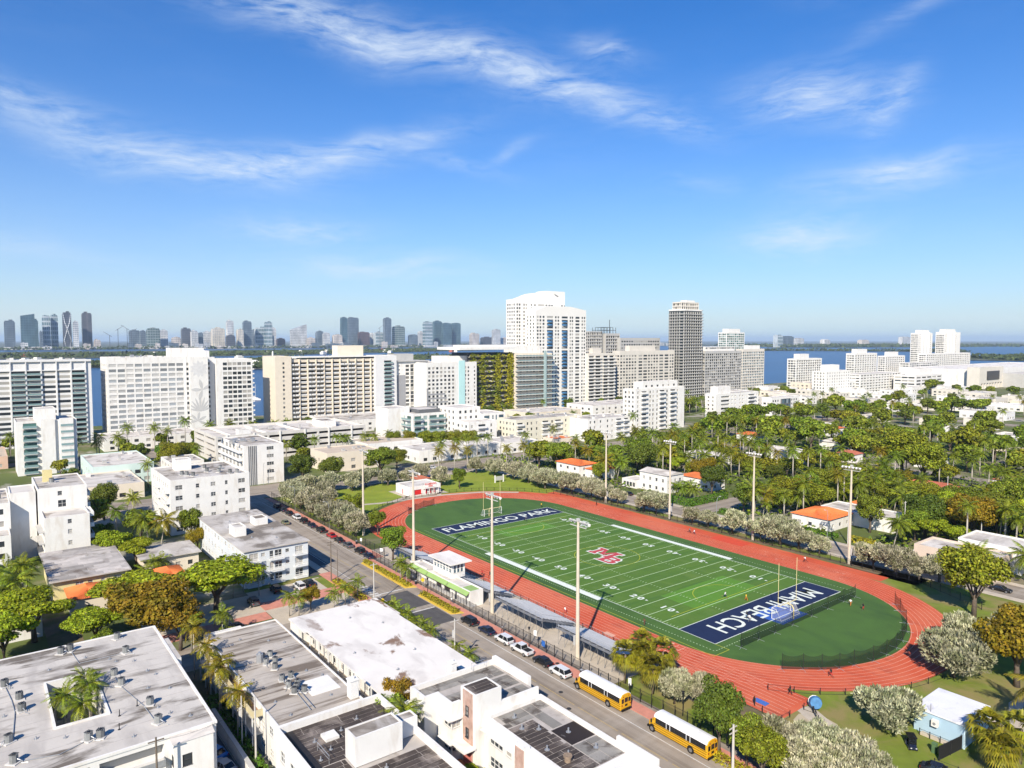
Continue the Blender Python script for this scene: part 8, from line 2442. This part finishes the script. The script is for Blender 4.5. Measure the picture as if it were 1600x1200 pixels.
def loft(stations, cap=True):
 """stations: (x, [(y,z)...]) half outline mirrored to both sides"""
 mb = MB(); rows = []
 for x, prof in stations:
  ring = [(x, -y, z) for y, z in prof] + [(x, y, z) for y, z in reversed(prof)]
  rows.append(ring)
 n = len(rows[0]); v = [p for r_ in rows for p in r_]; f = []
 for i in range(len(rows) - 1):
  for k in range(n):
   f.append((i * n + k, i * n + (k + 1) % n, (i + 1) * n + (k + 1) % n, (i + 1) * n + k))
 if cap:
  f.append(tuple(range(n - 1, -1, -1))); f.append(tuple(range((len(rows) - 1) * n, len(rows) * n)))
 return mb.add(v, f)

def body_prof(w, zb, zs, zt, tw):
 """half section from sill to deck: sill, waist, shoulder, deck"""
 return [(w * .86, zb), (w, zb + .18), (w, zs), (w * .93, zt), (tw, zt + .03)]

WHEEL = None
def wheel_meshes():
 t = MB(); n = 14
 for (r_, y) in ((.33, -.10), (.33, .10)):
  pass
 t.tube([(0, -.11, 0), (0, .11, 0)], .33, n)
 rm = MB().tube([(0, -.125, 0), (0, -.112, 0)], .21, n); rm.tube([(0, .112, 0), (0, .125, 0)], .21, n)
 return t.mesh('tyre', rubber), rm.mesh('rim', rim_m)

TYRE, RIM = wheel_meshes()

def make_car(style, paint):
 """front points to +x; origin on the ground at the centre"""
 r = empty({'sedan': 'parked_car', 'suv': 'parked_car', 'pickup': 'pickup_truck'}[style])
 L, W, H, wb = {'sedan': (4.6, .90, 1.42, 1.38), 'suv': (4.6, .94, 1.70, 1.36), 'pickup': (5.5, .98, 1.85, 1.72)}[style]
 h2 = L / 2
 zs, zt = {'sedan': (.72, .86), 'suv': (.85, 1.0), 'pickup': (.92, 1.06)}[style]
 zb = {'sedan': .22, 'suv': .28, 'pickup': .36}[style]
 hood = zt - .02
 st = [(h2, body_prof(W * .72, zb + .12, zs - .12, hood - .22, W * .4)), (h2 - .12, body_prof(W * .88, zb, zs - .05, hood - .12, W * .5)), (h2 - .6, body_prof(W, zb, zs, hood, W * .6)), (h2 - 1.35, body_prof(W, zb, zs, zt, W * .7)),
  (0, body_prof(W, zb, zs, zt, W * .7)), (-h2 + 1.0, body_prof(W, zb, zs, zt, W * .7)), (-h2 + .14, body_prof(W * .95, zb, zs, zt - .03, W * .6)), (-h2, body_prof(W * .82, zb + .1, zs - .05, zt - .12, W * .5))]
 inst('body', loft(st).mesh('body', PAINT[paint], smooth=False), r)
 cab = {'sedan': (1.05, .25, -.95, -1.75), 'suv': (1.10, .45, -1.75, -2.18), 'pickup': (1.25, .62, -.62, -.86)}[style]
 c = [(cab[0], [(W * .90, zt - .02), (W * .88, zt), (W * .82, zt + .02)]), (cab[1], [(W * .92, zt - .02), (W * .82, (zt + H) / 2), (W * .72, H - .05)]),
  (cab[2], [(W * .92, zt - .02), (W * .82, (zt + H) / 2), (W * .72, H - .05)]), (cab[3], [(W * .88, zt - .02), (W * .86, zt), (W * .78, zt + .02)])]
 if style == 'suv': c[3] = (cab[3], [(W * .88, zt - .02), (W * .84, zt + .2), (W * .76, zt + .3)])
 inst('windows', loft(c).mesh('windows', car_glass), r)
 rf = MB()
 x0, x1 = cab[2] - .12, cab[1] + .12
 rf.prism([(x0, -W * .70), (x1, -W * .70), (x1 + .05, 0), (x1, W * .70), (x0, W * .70), (x0 - .05, 0)], H - .07, H)
 for y in (-1, 1):
  for (xa, xb) in ((cab[0], cab[1]), (cab[3], cab[2])):
   rf.tube([(xa, y * W * .86, zt), (xb, y * W * .735, H - .04)], .045, 4)
  if style != 'pickup':
   xm = (cab[1] + cab[2]) / 2; rf.tube([(xm, y * W * .91, zt), (xm, y * W * .735, H - .05)], .05, 4)
 inst('roof', rf.mesh('roof', PAINT[paint]), r)
 if style == 'pickup':
  inst('cargo_bed', MB().box(-h2 + .15, cab[3] - .1, -W * .78, W * .78, zt + .02, zt + .055).mesh('cargo_bed', rubber), r)
  bd = MB(); bd.box(-h2 + .08, cab[3], -W * .97, -W * .80, zt - .05, zt + .14); bd.box(-h2 + .08, cab[3], W * .80, W * .97, zt - .05, zt + .14); bd.box(-h2 + .02, -h2 + .12, -W * .8, W * .8, zt - .05, zt + .13)
  inst('bed_side', bd.mesh('bed_side', PAINT[paint]), r)
 hl = MB().box(h2 - .16, h2 - .03, -.15, .15, zs - .22, zs - .06).mesh('headlight', lamp_w); tl = MB().box(-h2 - .01, -h2 + .12, -.13, .13, zs - .16, zs + .04).mesh('tail_light', lamp_r)
 for y in (-1, 1):
  inst('headlight', hl, r, (0, y * W * .68, 0)); inst('tail_light', tl, r, (0, y * W * .72, 0))
 inst('bumper', MB().box(h2 - .12, h2 + .04, -W * .7, W * .7, zb + .08, zb + .26).mesh('bumper', chrome), r)
 inst('bumper', MB().box(-h2 - .04, -h2 + .12, -W * .78, W * .78, zb + .06, zb + .24).mesh('bumper', chrome), r)
 s = {'sedan': 1.0, 'suv': 1.1, 'pickup': 1.2}[style]
 for x in (wb, -wb):
  for y in (-1, 1):
   w = empty('wheel'); w.parent = r; w.location = (x, y * (W - .09), .33 * s); w.scale = (s, 1, s)
   inst('tyre', TYRE, w); inst('rim', RIM, w)
 mir = MB().box(-.09, .09, -.1, .1, 0, .13).mesh('mirror', PAINT[paint])
 for y in (-1, 1):
  inst('mirror', mir, r, (cab[0] - .25, y * (W + .08), zt + .02))
 return freeze(r)

CARS = {}
def car(style, paint, x, y, rz, label, group='parked cars'):
 k = (style, paint)
 o = CARS.get(k)
 if o is None:
  o = CARS[k] = make_car(style, paint)
 else:
  o = clone(o)
 q = math.sin(x * 12.9 + y * 7.1)
 o.location = (x + .2 * q, y + .12 * math.sin(q * 9), .03); o.rotation_euler = (0, 0, rz + .025 * q)
 tag(o, label, 'pickup' if style == 'pickup' else 'car', group)
 return o

W_ = math.pi       # facing towards -x
car('suv', 'black', 62.0, -33.5, W_, 'black SUV parked at the front end of the kerbside row')
car('sedan', 'navy', 68.3, -33.4, W_, 'dark blue sedan parked behind the black SUV')
car('suv', 'white', 74.0, -33.3, W_, 'white car with dark roof bars parked behind the blue sedan')
car('pickup', 'white', 79.9, -33.4, W_, 'white pickup truck with black cargo bed at the kerb')
car('sedan', 'black', 86.2, -33.3, W_, 'black sedan parked behind the white pickup')
car('suv', 'white', 91.7, -33.4, W_, 'white SUV parked just before the first school bus')
car('suv', 'black', 71.8, -46.9, R(35), 'dark car parked askew beside the bright white roof')
for i, (x, st, pt, lab) in enumerate([(6.6, 'sedan', 'navy', 'dark blue car last in the row before the planting strip'), (.6, 'suv', 'black', 'black SUV second last before the planting strip'), (-7.2, 'sedan', 'grey', 'grey sedan parked under the left light mast'), (-13.4, 'sedan', 'black', 'black sedan right of the bright red car'),
         (-20.0, 'sedan', 'red', 'bright red sedan in the kerbside row'), (-27.4, 'suv', 'black', 'black SUV left of the bright red car'), (-34.8, 'sedan', 'navy', 'dark blue sedan two left of the red car'), (-42.0, 'suv', 'black', 'black car three left of the red car'),
         (-48.6, 'suv', 'white', 'white car in the row left of the red car'), (-55.6, 'sedan', 'black', 'black car left of the white kerbside car'), (-62.0, 'sedan', 'navy', 'dark car near the left end of the kerb row'), (-68.0, 'suv', 'black', 'dark SUV at the left end of the kerb row')]):
 car(st, pt, x, -29.9, W_, lab)
car('sedan', 'olive', -44.0, -35.4, W_, 'pale green car driving left along the street')
car('suv', 'black', 17.4, -60.0, W_, 'black SUV on the concrete parking apron')
car('suv', 'white', 18.6, -54.6, W_, 'white SUV on the concrete parking apron')
car('sedan', 'black', 17.4, -51.8, W_, 'black sedan right of the white SUV on the apron')
car('suv', 'grey', 22.4, -66.8, W_, 'grey SUV half under the broad bright tree')
car('sedan', 'black', 33.6, -75.2, R(100), 'dark car in the lane beside the rusty tree')
car('suv', 'red', 30.0, -104.0, R(165), 'dark red car in the drive above the courtyard block')
car('sedan', 'blue', 79.8, -90.6, R(200), 'bright blue car in the lane right of the courtyard block')
car('sedan', 'silver', 84.0, -90.5, R(195), 'silver car behind the bright blue one')
car('suv', 'white', 90.6, -90.4, R(195), 'white car at the bottom edge of the parking lane')
car('suv', 'white', 77.0, 82.0, 0, 'white car on the far road by the bungalow hedge')
car('suv', 'silver', 92.2, 76.6, W_, 'silver SUV at the kerb behind the right light mast')
car('sedan', 'black', -5.5, 87.6, W_, 'dark car by the flat white villa')
car('sedan', 'grey', 56, 79.2, W_, 'grey car half hidden by the far buttonwoods')
car('sedan', 'black', 124.0, 80.4, 0, 'dark car on the far road at the right edge')
car('sedan', 'white', -102, 56, R(90), 'white car on the avenue beyond the park')
car('sedan', 'black', -96, 92, R(-90), 'dark car on the avenue among the palms')
car('suv', 'white', -176, -60, 0, 'white car in the dark parking lot at left')
car('sedan', 'white', -180, -63.5, 0, 'second white car in the dark parking lot')
car('suv', 'silver', -186, -68, 0, 'silver car in the dark parking lot')
car('sedan', 'black', -172, -56, 0, 'black car in the dark parking lot')
car('sedan', 'black', 146.6, -10.8, R(15), 'black vehicle cut by the bottom right edge')

# school buses ---------------------------------------------------------------
bus_y = mat('bus_yellow', (.60, .32, .012), .4, .05, .6, spec=.45)
bus_k = mat('bus_black', (.014, .013, .012), .5, .1, 2)
bus_w = mat('bus_roof_white', (.74, .74, .74), .5, .06, .6)

def make_bus():
 """front to -x like the street row; origin at ground centre"""
 r = empty('school_bus')
 L, W, H = 11.4, 1.22, 3.1
 x0 = -L / 2 + 1.35; x1 = L / 2
 sec = [(W * .96, .45), (W, .6), (W, 2.35), (W * .93, 2.72), (W * .72, 2.98), (W * .3, 3.08)]
 body = loft([(x0, sec), (x1 - .25, sec), (x1, [(a * .94, b_ - (.06 if b_ > 2 else 0)) for a, b_ in sec])])
 inst('body', body.mesh('body', bus_y), r)
 inst('hood', loft([(-L / 2, [(W * .62, .62), (W * .70, .8), (W * .70, 1.15), (W * .55, 1.3)]), (-L / 2 + .2, [(W * .72, .5), (W * .80, .7), (W * .80, 1.3), (W * .6, 1.5)]), (x0 + .02, [(W * .84, .5), (W * .92, .7), (W * .92, 1.45), (W * .7, 1.68)])]).mesh('hood', bus_y), r)
 rt = loft([(x0 - .02, [(W * 1.006, 2.52), (W * .945, 2.74), (W * .74, 3.0), (W * .3, 3.11)]), (x1 - .12, [(W * 1.006, 2.52), (W * .945, 2.74), (W * .74, 3.0), (W * .3, 3.11)])])
 inst('roof', rt.mesh('roof', bus_w), r)
 for x in (-1.5, 2.6):
  inst('roof_hatch', MB().box(x - .35, x + .35, -.35, .35, 3.08, 3.2).mesh('roof_hatch', bus_w), r)
 n = 12; pw = (x1 - x0 - .9) / n
 wm = MB().box(-pw / 2 + .05, pw / 2 - .05, -.012, .012, 0, .80).mesh('window', car_glass)
 for i in range(n):
  for y in (-1, 1):
   inst('window', wm, r, (x0 + .55 + pw * (i + .5), y * (W + .006), 1.66))
 rail = MB()
 for z in (1.46, 1.12, .76):
  for y in (-1, 1):
   rail.box(x0 + .05, x1 - .1, y * (W + .012) - .02, y * (W + .012) + .02, z, z + .05)
 inst('rub_rail', rail.mesh('rub_rail', bus_k), r)
 for y in (-1, 1):
  inst('window_band', MB().box(x0 + .3, x1 - .35, y * (W + .002) - .003, y * (W + .002) + .003, 1.62, 2.50).mesh('window_band', bus_k), r)
  for x in (-1.9, -1.2, 1.9, 2.6):
   inst('window_post', MB().box(x - .05, x + .05, y * (W + .02) - .01, y * (W + .02) + .01, 1.62, 2.50).mesh('window_post', bus_w), r)
 inst('windscreen', MB().box(x0 - .03, x0 - .005, -W * .86, W * .86, 1.72, 2.56).mesh('windscreen', car_glass), r)
 inst('grille', MB().box(-L / 2 - .02, -L / 2 + .02, -.45, .45, .72, 1.18).mesh('grille', bus_k), r)
 inst('bumper', MB().box(-L / 2 - .16, -L / 2 - .03, -W * .9, W * .9, .42, .66).mesh('bumper', bus_k), r)
 inst('bumper', MB().box(x1 + .02, x1 + .16, -W * .95, W * .95, .42, .68).mesh('bumper', bus_k), r)
 d = inst('rear_door', MB().box(x1 - .01, x1 + .025, -.45, .45, .7, 2.5).mesh('rear_door', bus_y), r)
 inst('door_window', MB().box(x1 + .026, x1 + .04, -.36, .36, 1.65, 2.4).mesh('door_window', car_glass), d)
 inst('plate', MB().box(x1 + .026, x1 + .04, -.3, .3, 1.0, 1.35).mesh('plate', bus_k), d)
 rw = MB().box(x1 - .01, x1 + .03, -.24, .24, 1.6, 2.3).mesh('rear_window', car_glass)
 tl = MB().tube([(x1 - .02, 0, 1.25), (x1 + .04, 0, 1.25)], .12, 8).mesh('tail_light', lamp_r); wl = MB().tube([(x1 - .03, 0, 2.62), (x1 + .03, 0, 2.62)], .1, 8).mesh('warning_light', lamp_r)
 hl = MB().tube([(-L / 2 - .02, 0, .95), (-L / 2 + .05, 0, .95)], .12, 8).mesh('headlight', lamp_w)
 for y in (-1, 1):
  inst('rear_window', rw, r, (0, y * .78, 0)); inst('tail_light', tl, r, (0, y * .95, 0)); inst('warning_light', wl, r, (0, y * .62, 0)); inst('headlight', hl, r, (0, y * .62, 0))
 for x, dbl in ((-L / 2 + .95, 0), (L / 2 - 3.0, 1)):
  for y in (-1, 1):
   w = empty('wheel'); w.parent = r; w.location = (x, y * (W - .16), .5); w.scale = (1.5, 1.6, 1.5)
   inst('tyre', TYRE, w); inst('rim', RIM, w)
  inst('wheel_arch', MB().tube([(x, -W - .03, .55), (x, W + .03, .55)], .62, 14).mesh('wheel_arch', bus_k), r)
 for y in (-1, 1):
  inst('mirror', MB().box(-L / 2 + 1.0, -L / 2 + 1.1, y * (W + .32) - .12, y * (W + .32) + .12, 1.7, 2.2).mesh('mirror', bus_k), r)
 return freeze(r)

BUS = make_bus()
BUS.location = (102.2, -33.4, .03); tag(BUS, 'yellow school bus with white roof parked behind the white SUV', 'bus', 'school buses at the kerb')
o = clone(BUS, (119.2, -33.3, .03)); tag(o, 'yellow school bus at the bottom edge with its tail under a dark tree', 'bus', 'school buses at the kerb')

# golf cart
def golf_cart(x, y, rz, label):
 r = empty('golf_cart', (x, y, 0), rz); tag(r, label, 'golf cart')
 inst('body', loft([(1.2, [(.45, .3), (.5, .5), (.4, .7)]), (.6, [(.58, .25), (.6, .5), (.5, .85)]), (.35, [(.58, .25), (.6, .35), (.5, .42)]), (-.4, [(.58, .25), (.6, .35), (.5, .42)]), (-.5, [(.58, .25), (.6, .6), (.5, .8)]), (-1.2, [(.55, .3), (.58, .6), (.5, .75)])]).mesh('body', PAINT['navy']), r)
 inst('seat', MB().box(-.5, .1, -.5, .5, .6, .75).box(-.55, -.42, -.5, .5, .75, 1.2).mesh('seat', rubber), r)
 inst('roof', MB().box(-1.0, .75, -.62, .62, 1.78, 1.86).mesh('roof', PAINT['black']), r)
 inst('roof_posts', MB().tube([(.62, -.52, .8), (.5, -.52, 1.78)], .03, 4).tube([(.62, .52, .8), (.5, .52, 1.78)], .03, 4).tube([(-.9, -.52, .75), (-.8, -.52, 1.78)], .03, 4).tube([(-.9, .52, .75), (-.8, .52, 1.78)], .03, 4).mesh('roof_posts', metal_dark), r)
 inst('windscreen', MB().quad((.66, -.5, .85), (.66, .5, .85), (.55, .5, 1.7), (.55, -.5, 1.7)).mesh('windscreen', car_glass), r)
 for px_ in (.8, -.8):
  for y_ in (-.5, .5):
   w = empty('wheel'); w.parent = r; w.location = (px_, y_, .24); w.scale = (.72, .9, .72); inst('tyre', TYRE, w); inst('rim', RIM, w)
 for y_ in (-.35, .35):
  inst('headlight', MB().box(1.15, 1.23, y_ - .1, y_ + .1, .48, .6).mesh('headlight', lamp_w), r)
golf_cart(141.0, -7.0, R(-50), 'dark golf cart parked on the grass near the blue shed')

# ------------------------------------------------------------------ people
SKIN = [mat('skin_a', (.34, .18, .11), .6, .05, 4), mat('skin_b', (.16, .085, .05), .6, .05, 4)]
HAIR = mat('hair_dark', (.018, .013, .010), .7, .1, 5)
CLOTH = {k: mat('cloth_' + k, c, .85, .08, 3) for k, c in {'black': (.015, .015, .018), 'white': (.68, .68, .66), 'navy': (.02, .03, .08), 'red': (.40, .03, .03), 'yellow': (.62, .42, .03), 'grey': (.2, .2, .21), 'orange': (.55, .18, .03), 'brown': (.12, .07, .04)}.items()}

def person(x, y, az, pose, top, bottom, label, skin=0, z=.05):
 """one continuous body grown over a jointed skeleton, faces coloured by what covers them"""
 J = {'pelvis': (0, 0, .95), 'chest': (0, 0, 1.22), 'neck': (0, 0, 1.48), 'head': (.02, 0, 1.60), 'crown': (.02, 0, 1.74)}
 sw = {'stand': .06, 'walk': .32, 'run': .55, 'reach': .12}[pose]
 lean = {'stand': 0, 'walk': .03, 'run': .12, 'reach': .10}[pose]
 for k in ('chest', 'neck', 'head', 'crown'):
  p = J[k]; J[k] = (p[0] + lean * (p[2] - .95) / .6, p[1], p[2])
 for s, nm in ((-1, 'l'), (1, 'r')):
  f = s * sw
  J['hip' + nm] = (0, s * .10, .90)
  J['knee' + nm] = (f * .5 + .05 * (pose == 'run'), s * .11, .50 + (.10 if pose == 'run' and s > 0 else 0))
  J['ankle' + nm] = (f - (.30 if pose == 'run' and s < 0 else 0), s * .11, .09 + (.26 if pose == 'run' and s < 0 else .02 if s < 0 and pose == 'walk' else 0))
  a = J['ankle' + nm]; J['toe' + nm] = (a[0] + .17, s * .13, max(.04, a[2] - .05))
  sx = J['chest'][0]
  J['shoulder' + nm] = (sx + lean * .3, s * .19, 1.41)
  J['elbow' + nm] = (sx - f * .6 + (.1 if pose == 'run' else 0), s * .27, 1.13)
  if pose == 'run': J['hand' + nm] = (sx - f * .6 + .28, s * .20, 1.20)
  elif pose == 'reach' and s > 0: J['elbow' + nm] = (sx + .22, s * .28, 1.28); J['hand' + nm] = (sx + .48, s * .24, 1.38)
  else: J['hand' + nm] = (sx - f * .8 + .08, s * .28, .86)
 rad = {'pelvis': .15, 'chest': .165, 'neck': .06, 'head': .095, 'crown': .075, 'hip': .105, 'knee': .068, 'ankle': .045, 'toe': .04, 'shoulder': .075, 'elbow': .046, 'hand': .042}
 E = [('pelvis', 'chest'), ('chest', 'neck'), ('neck', 'head'), ('head', 'crown')]
 for nm in 'lr':
  E += [('pelvis', 'hip' + nm), ('hip' + nm, 'knee' + nm), ('knee' + nm, 'ankle' + nm), ('ankle' + nm, 'toe' + nm), ('chest', 'shoulder' + nm), ('shoulder' + nm, 'elbow' + nm), ('elbow' + nm, 'hand' + nm)]
 names = list(J); idx = {k: i for i, k in enumerate(names)}
 me = bpy.data.meshes.new('person'); me.from_pydata([J[k] for k in names], [(idx[a], idx[b_]) for a, b_ in E], [])
 o = bpy.data.objects.new('person', me); COL.objects.link(o)
 sk = o.modifiers.new('skin', 'SKIN'); sk.use_smooth_shade = True
 for i, k in enumerate(names):
  q = rad[k if k in rad else k[:-1]]
  v = me.skin_vertices[0].data[i]; v.radius = (q, q * (1.15 if k in ('chest', 'pelvis') else 1)); v.use_root = k == 'pelvis'
 sb = o.modifiers.new('sub', 'SUBSURF'); sb.levels = 1; sb.render_levels = 1
 dg = bpy.context.evaluated_depsgraph_get()
 m2 = bpy.data.meshes.new_from_object(o.evaluated_get(dg)); m2.name = 'person'
 o.modifiers.clear(); o.data = m2; bpy.data.meshes.remove(me)
 m2.materials.clear()
 for m_ in (SKIN[skin], top, bottom, HAIR, CLOTH['black']): m2.materials.append(m_)
 hx = J['head'][0]
 for p in m2.polygons:
  c = p.center
  if c.z > 1.52: p.material_index = 3 if (c.z > 1.68 or c.x < hx - .03) else 0
  elif c.z < .12: p.material_index = 4
  elif c.z < .48: p.material_index = 0 if bottom.name.endswith(('navy', 'red', 'white')) else 2
  elif c.z < .97 and abs(c.y) < .22: p.material_index = 2
  elif c.z > .97 and (abs(c.y) < .235 or c.z > 1.25): p.material_index = 1
  else: p.material_index = 0
  p.use_smooth = True
 nose = MB(); nose.add([(hx + .085, -.018, 1.60), (hx + .085, .018, 1.60), (hx + .12, 0, 1.605), (hx + .085, 0, 1.65)], [(0, 1, 2), (0, 2, 3), (1, 3, 2)])
 for s in (-1, 1):
  nose.box(hx + .075, hx + .092, s * .035 - .012, s * .035 + .012, 1.64, 1.655)
 inst('face_features', nose.mesh('face_features', HAIR), o)
 o.location = (x, y, z); o.rotation_euler = (0, 0, az)
 tag(o, label, 'person')
 return o

C_ = CLOTH
person(121.2, -6.9, R(200), 'walk', C_['black'], C_['black'], 'person in dark clothes walking across the sprint chute', 1)
person(122.2, 4.7, R(150), 'run', C_['black'], C_['red'], 'runner in dark top and red shorts on the right bend', 1)
person(119.6, -15.0, R(70), 'stand', C_['black'], C_['black'], 'person in black standing at the rail by the blue mat', 1)
person(90.3, 25.5, R(180), 'walk', C_['yellow'], C_['orange'], 'player in yellow shirt near the right end zone')
person(86.3, 22.9, R(0), 'run', C_['white'], C_['navy'], 'player in white shirt on the pale green panel')
person(96.8, 16.4, R(240), 'reach', C_['black'], C_['black'], 'coach in black on the BEACH lettering', 1)
person(98.2, 15.2, R(60), 'walk', C_['white'], C_['grey'], 'person in white beside the coach on the end zone')
person(106.8, 41.7, R(270), 'walk', C_['white'], C_['orange'], 'person in white shirt behind the straight net row')
person(109.9, 41.3, R(230), 'walk', C_['black'], C_['red'], 'person in black shirt and red shorts behind the nets', 1)
person(83.1, 63.3, R(180), 'run', C_['white'], C_['black'], 'runner on the far straight near the right mast')
person(44.6, 62.1, R(0), 'run', C_['grey'], C_['black'], 'left one of two runners on the far straight')
person(46.8, 61.6, R(0), 'run', C_['white'], C_['navy'], 'right one of two runners on the far straight')
person(-.4, 65.1, R(200), 'stand', C_['black'], C_['black'], 'dark figure standing on the far straight near the left villa mast', 1)
person(70.7, -13.6, R(180), 'run', C_['white'], C_['red'], 'runner in white and red on the near straight')
person(38.8, -13.8, R(180), 'run', C_['red'], C_['black'], 'runner in red in front of the press box')
person(40.9, -12.8, R(180), 'run', C_['black'], C_['black'], 'runner in black beside the one in red', 1)
person(85.7, -4.4, R(90), 'stand', C_['brown'], C_['brown'], 'person in brown at the field edge above the fan palms', 1)
person(1.9, 29.8, R(0), 'run', C_['navy'], C_['black'], 'dark player near the left end zone')
person(-10.4, 47.0, R(180), 'stand', C_['yellow'], C_['black'], 'player in yellow behind the left end zone')
person(-90, 62, R(90), 'walk', C_['white'], C_['navy'], 'pedestrian in white on the avenue beyond the park')

person(50.5, -30.6, R(180), 'walk', C_['white'], C_['navy'], 'pedestrian in white on the red pavement before the awning', z=.16)
person(70.5, -30.9, R(0), 'walk', C_['grey'], C_['black'], 'pedestrian in grey beside the parked cars', 1, .16)
person(31, -44.9, R(90), 'stand', C_['orange'], C_['grey'], 'person in orange waiting at the paved corner', 0, .16)
finish_labels()

# the hazy marine air round the whole scene
hz = bpy.data.materials.new('haze_air'); hz.use_nodes = True
t = NT(hz.node_tree)
out = t.node('ShaderNodeOutputMaterial'); v = t.node('ShaderNodeVolumePrincipled')
v.inputs['Color'].default_value = (.62, .80, 1.0, 1)
v.inputs['Density'].default_value = 4.0e-5
v.inputs['Anisotropy'].default_value = 0.0
t.link(v.outputs[0], out.inputs['Volume'])
h_ = MB().box(-61000, 41000, -46000, 61000, -2.0, 300).build('haze', hz)
tag(h_, 'thin blue marine haze over the bay and city', 'haze', kind='stuff')
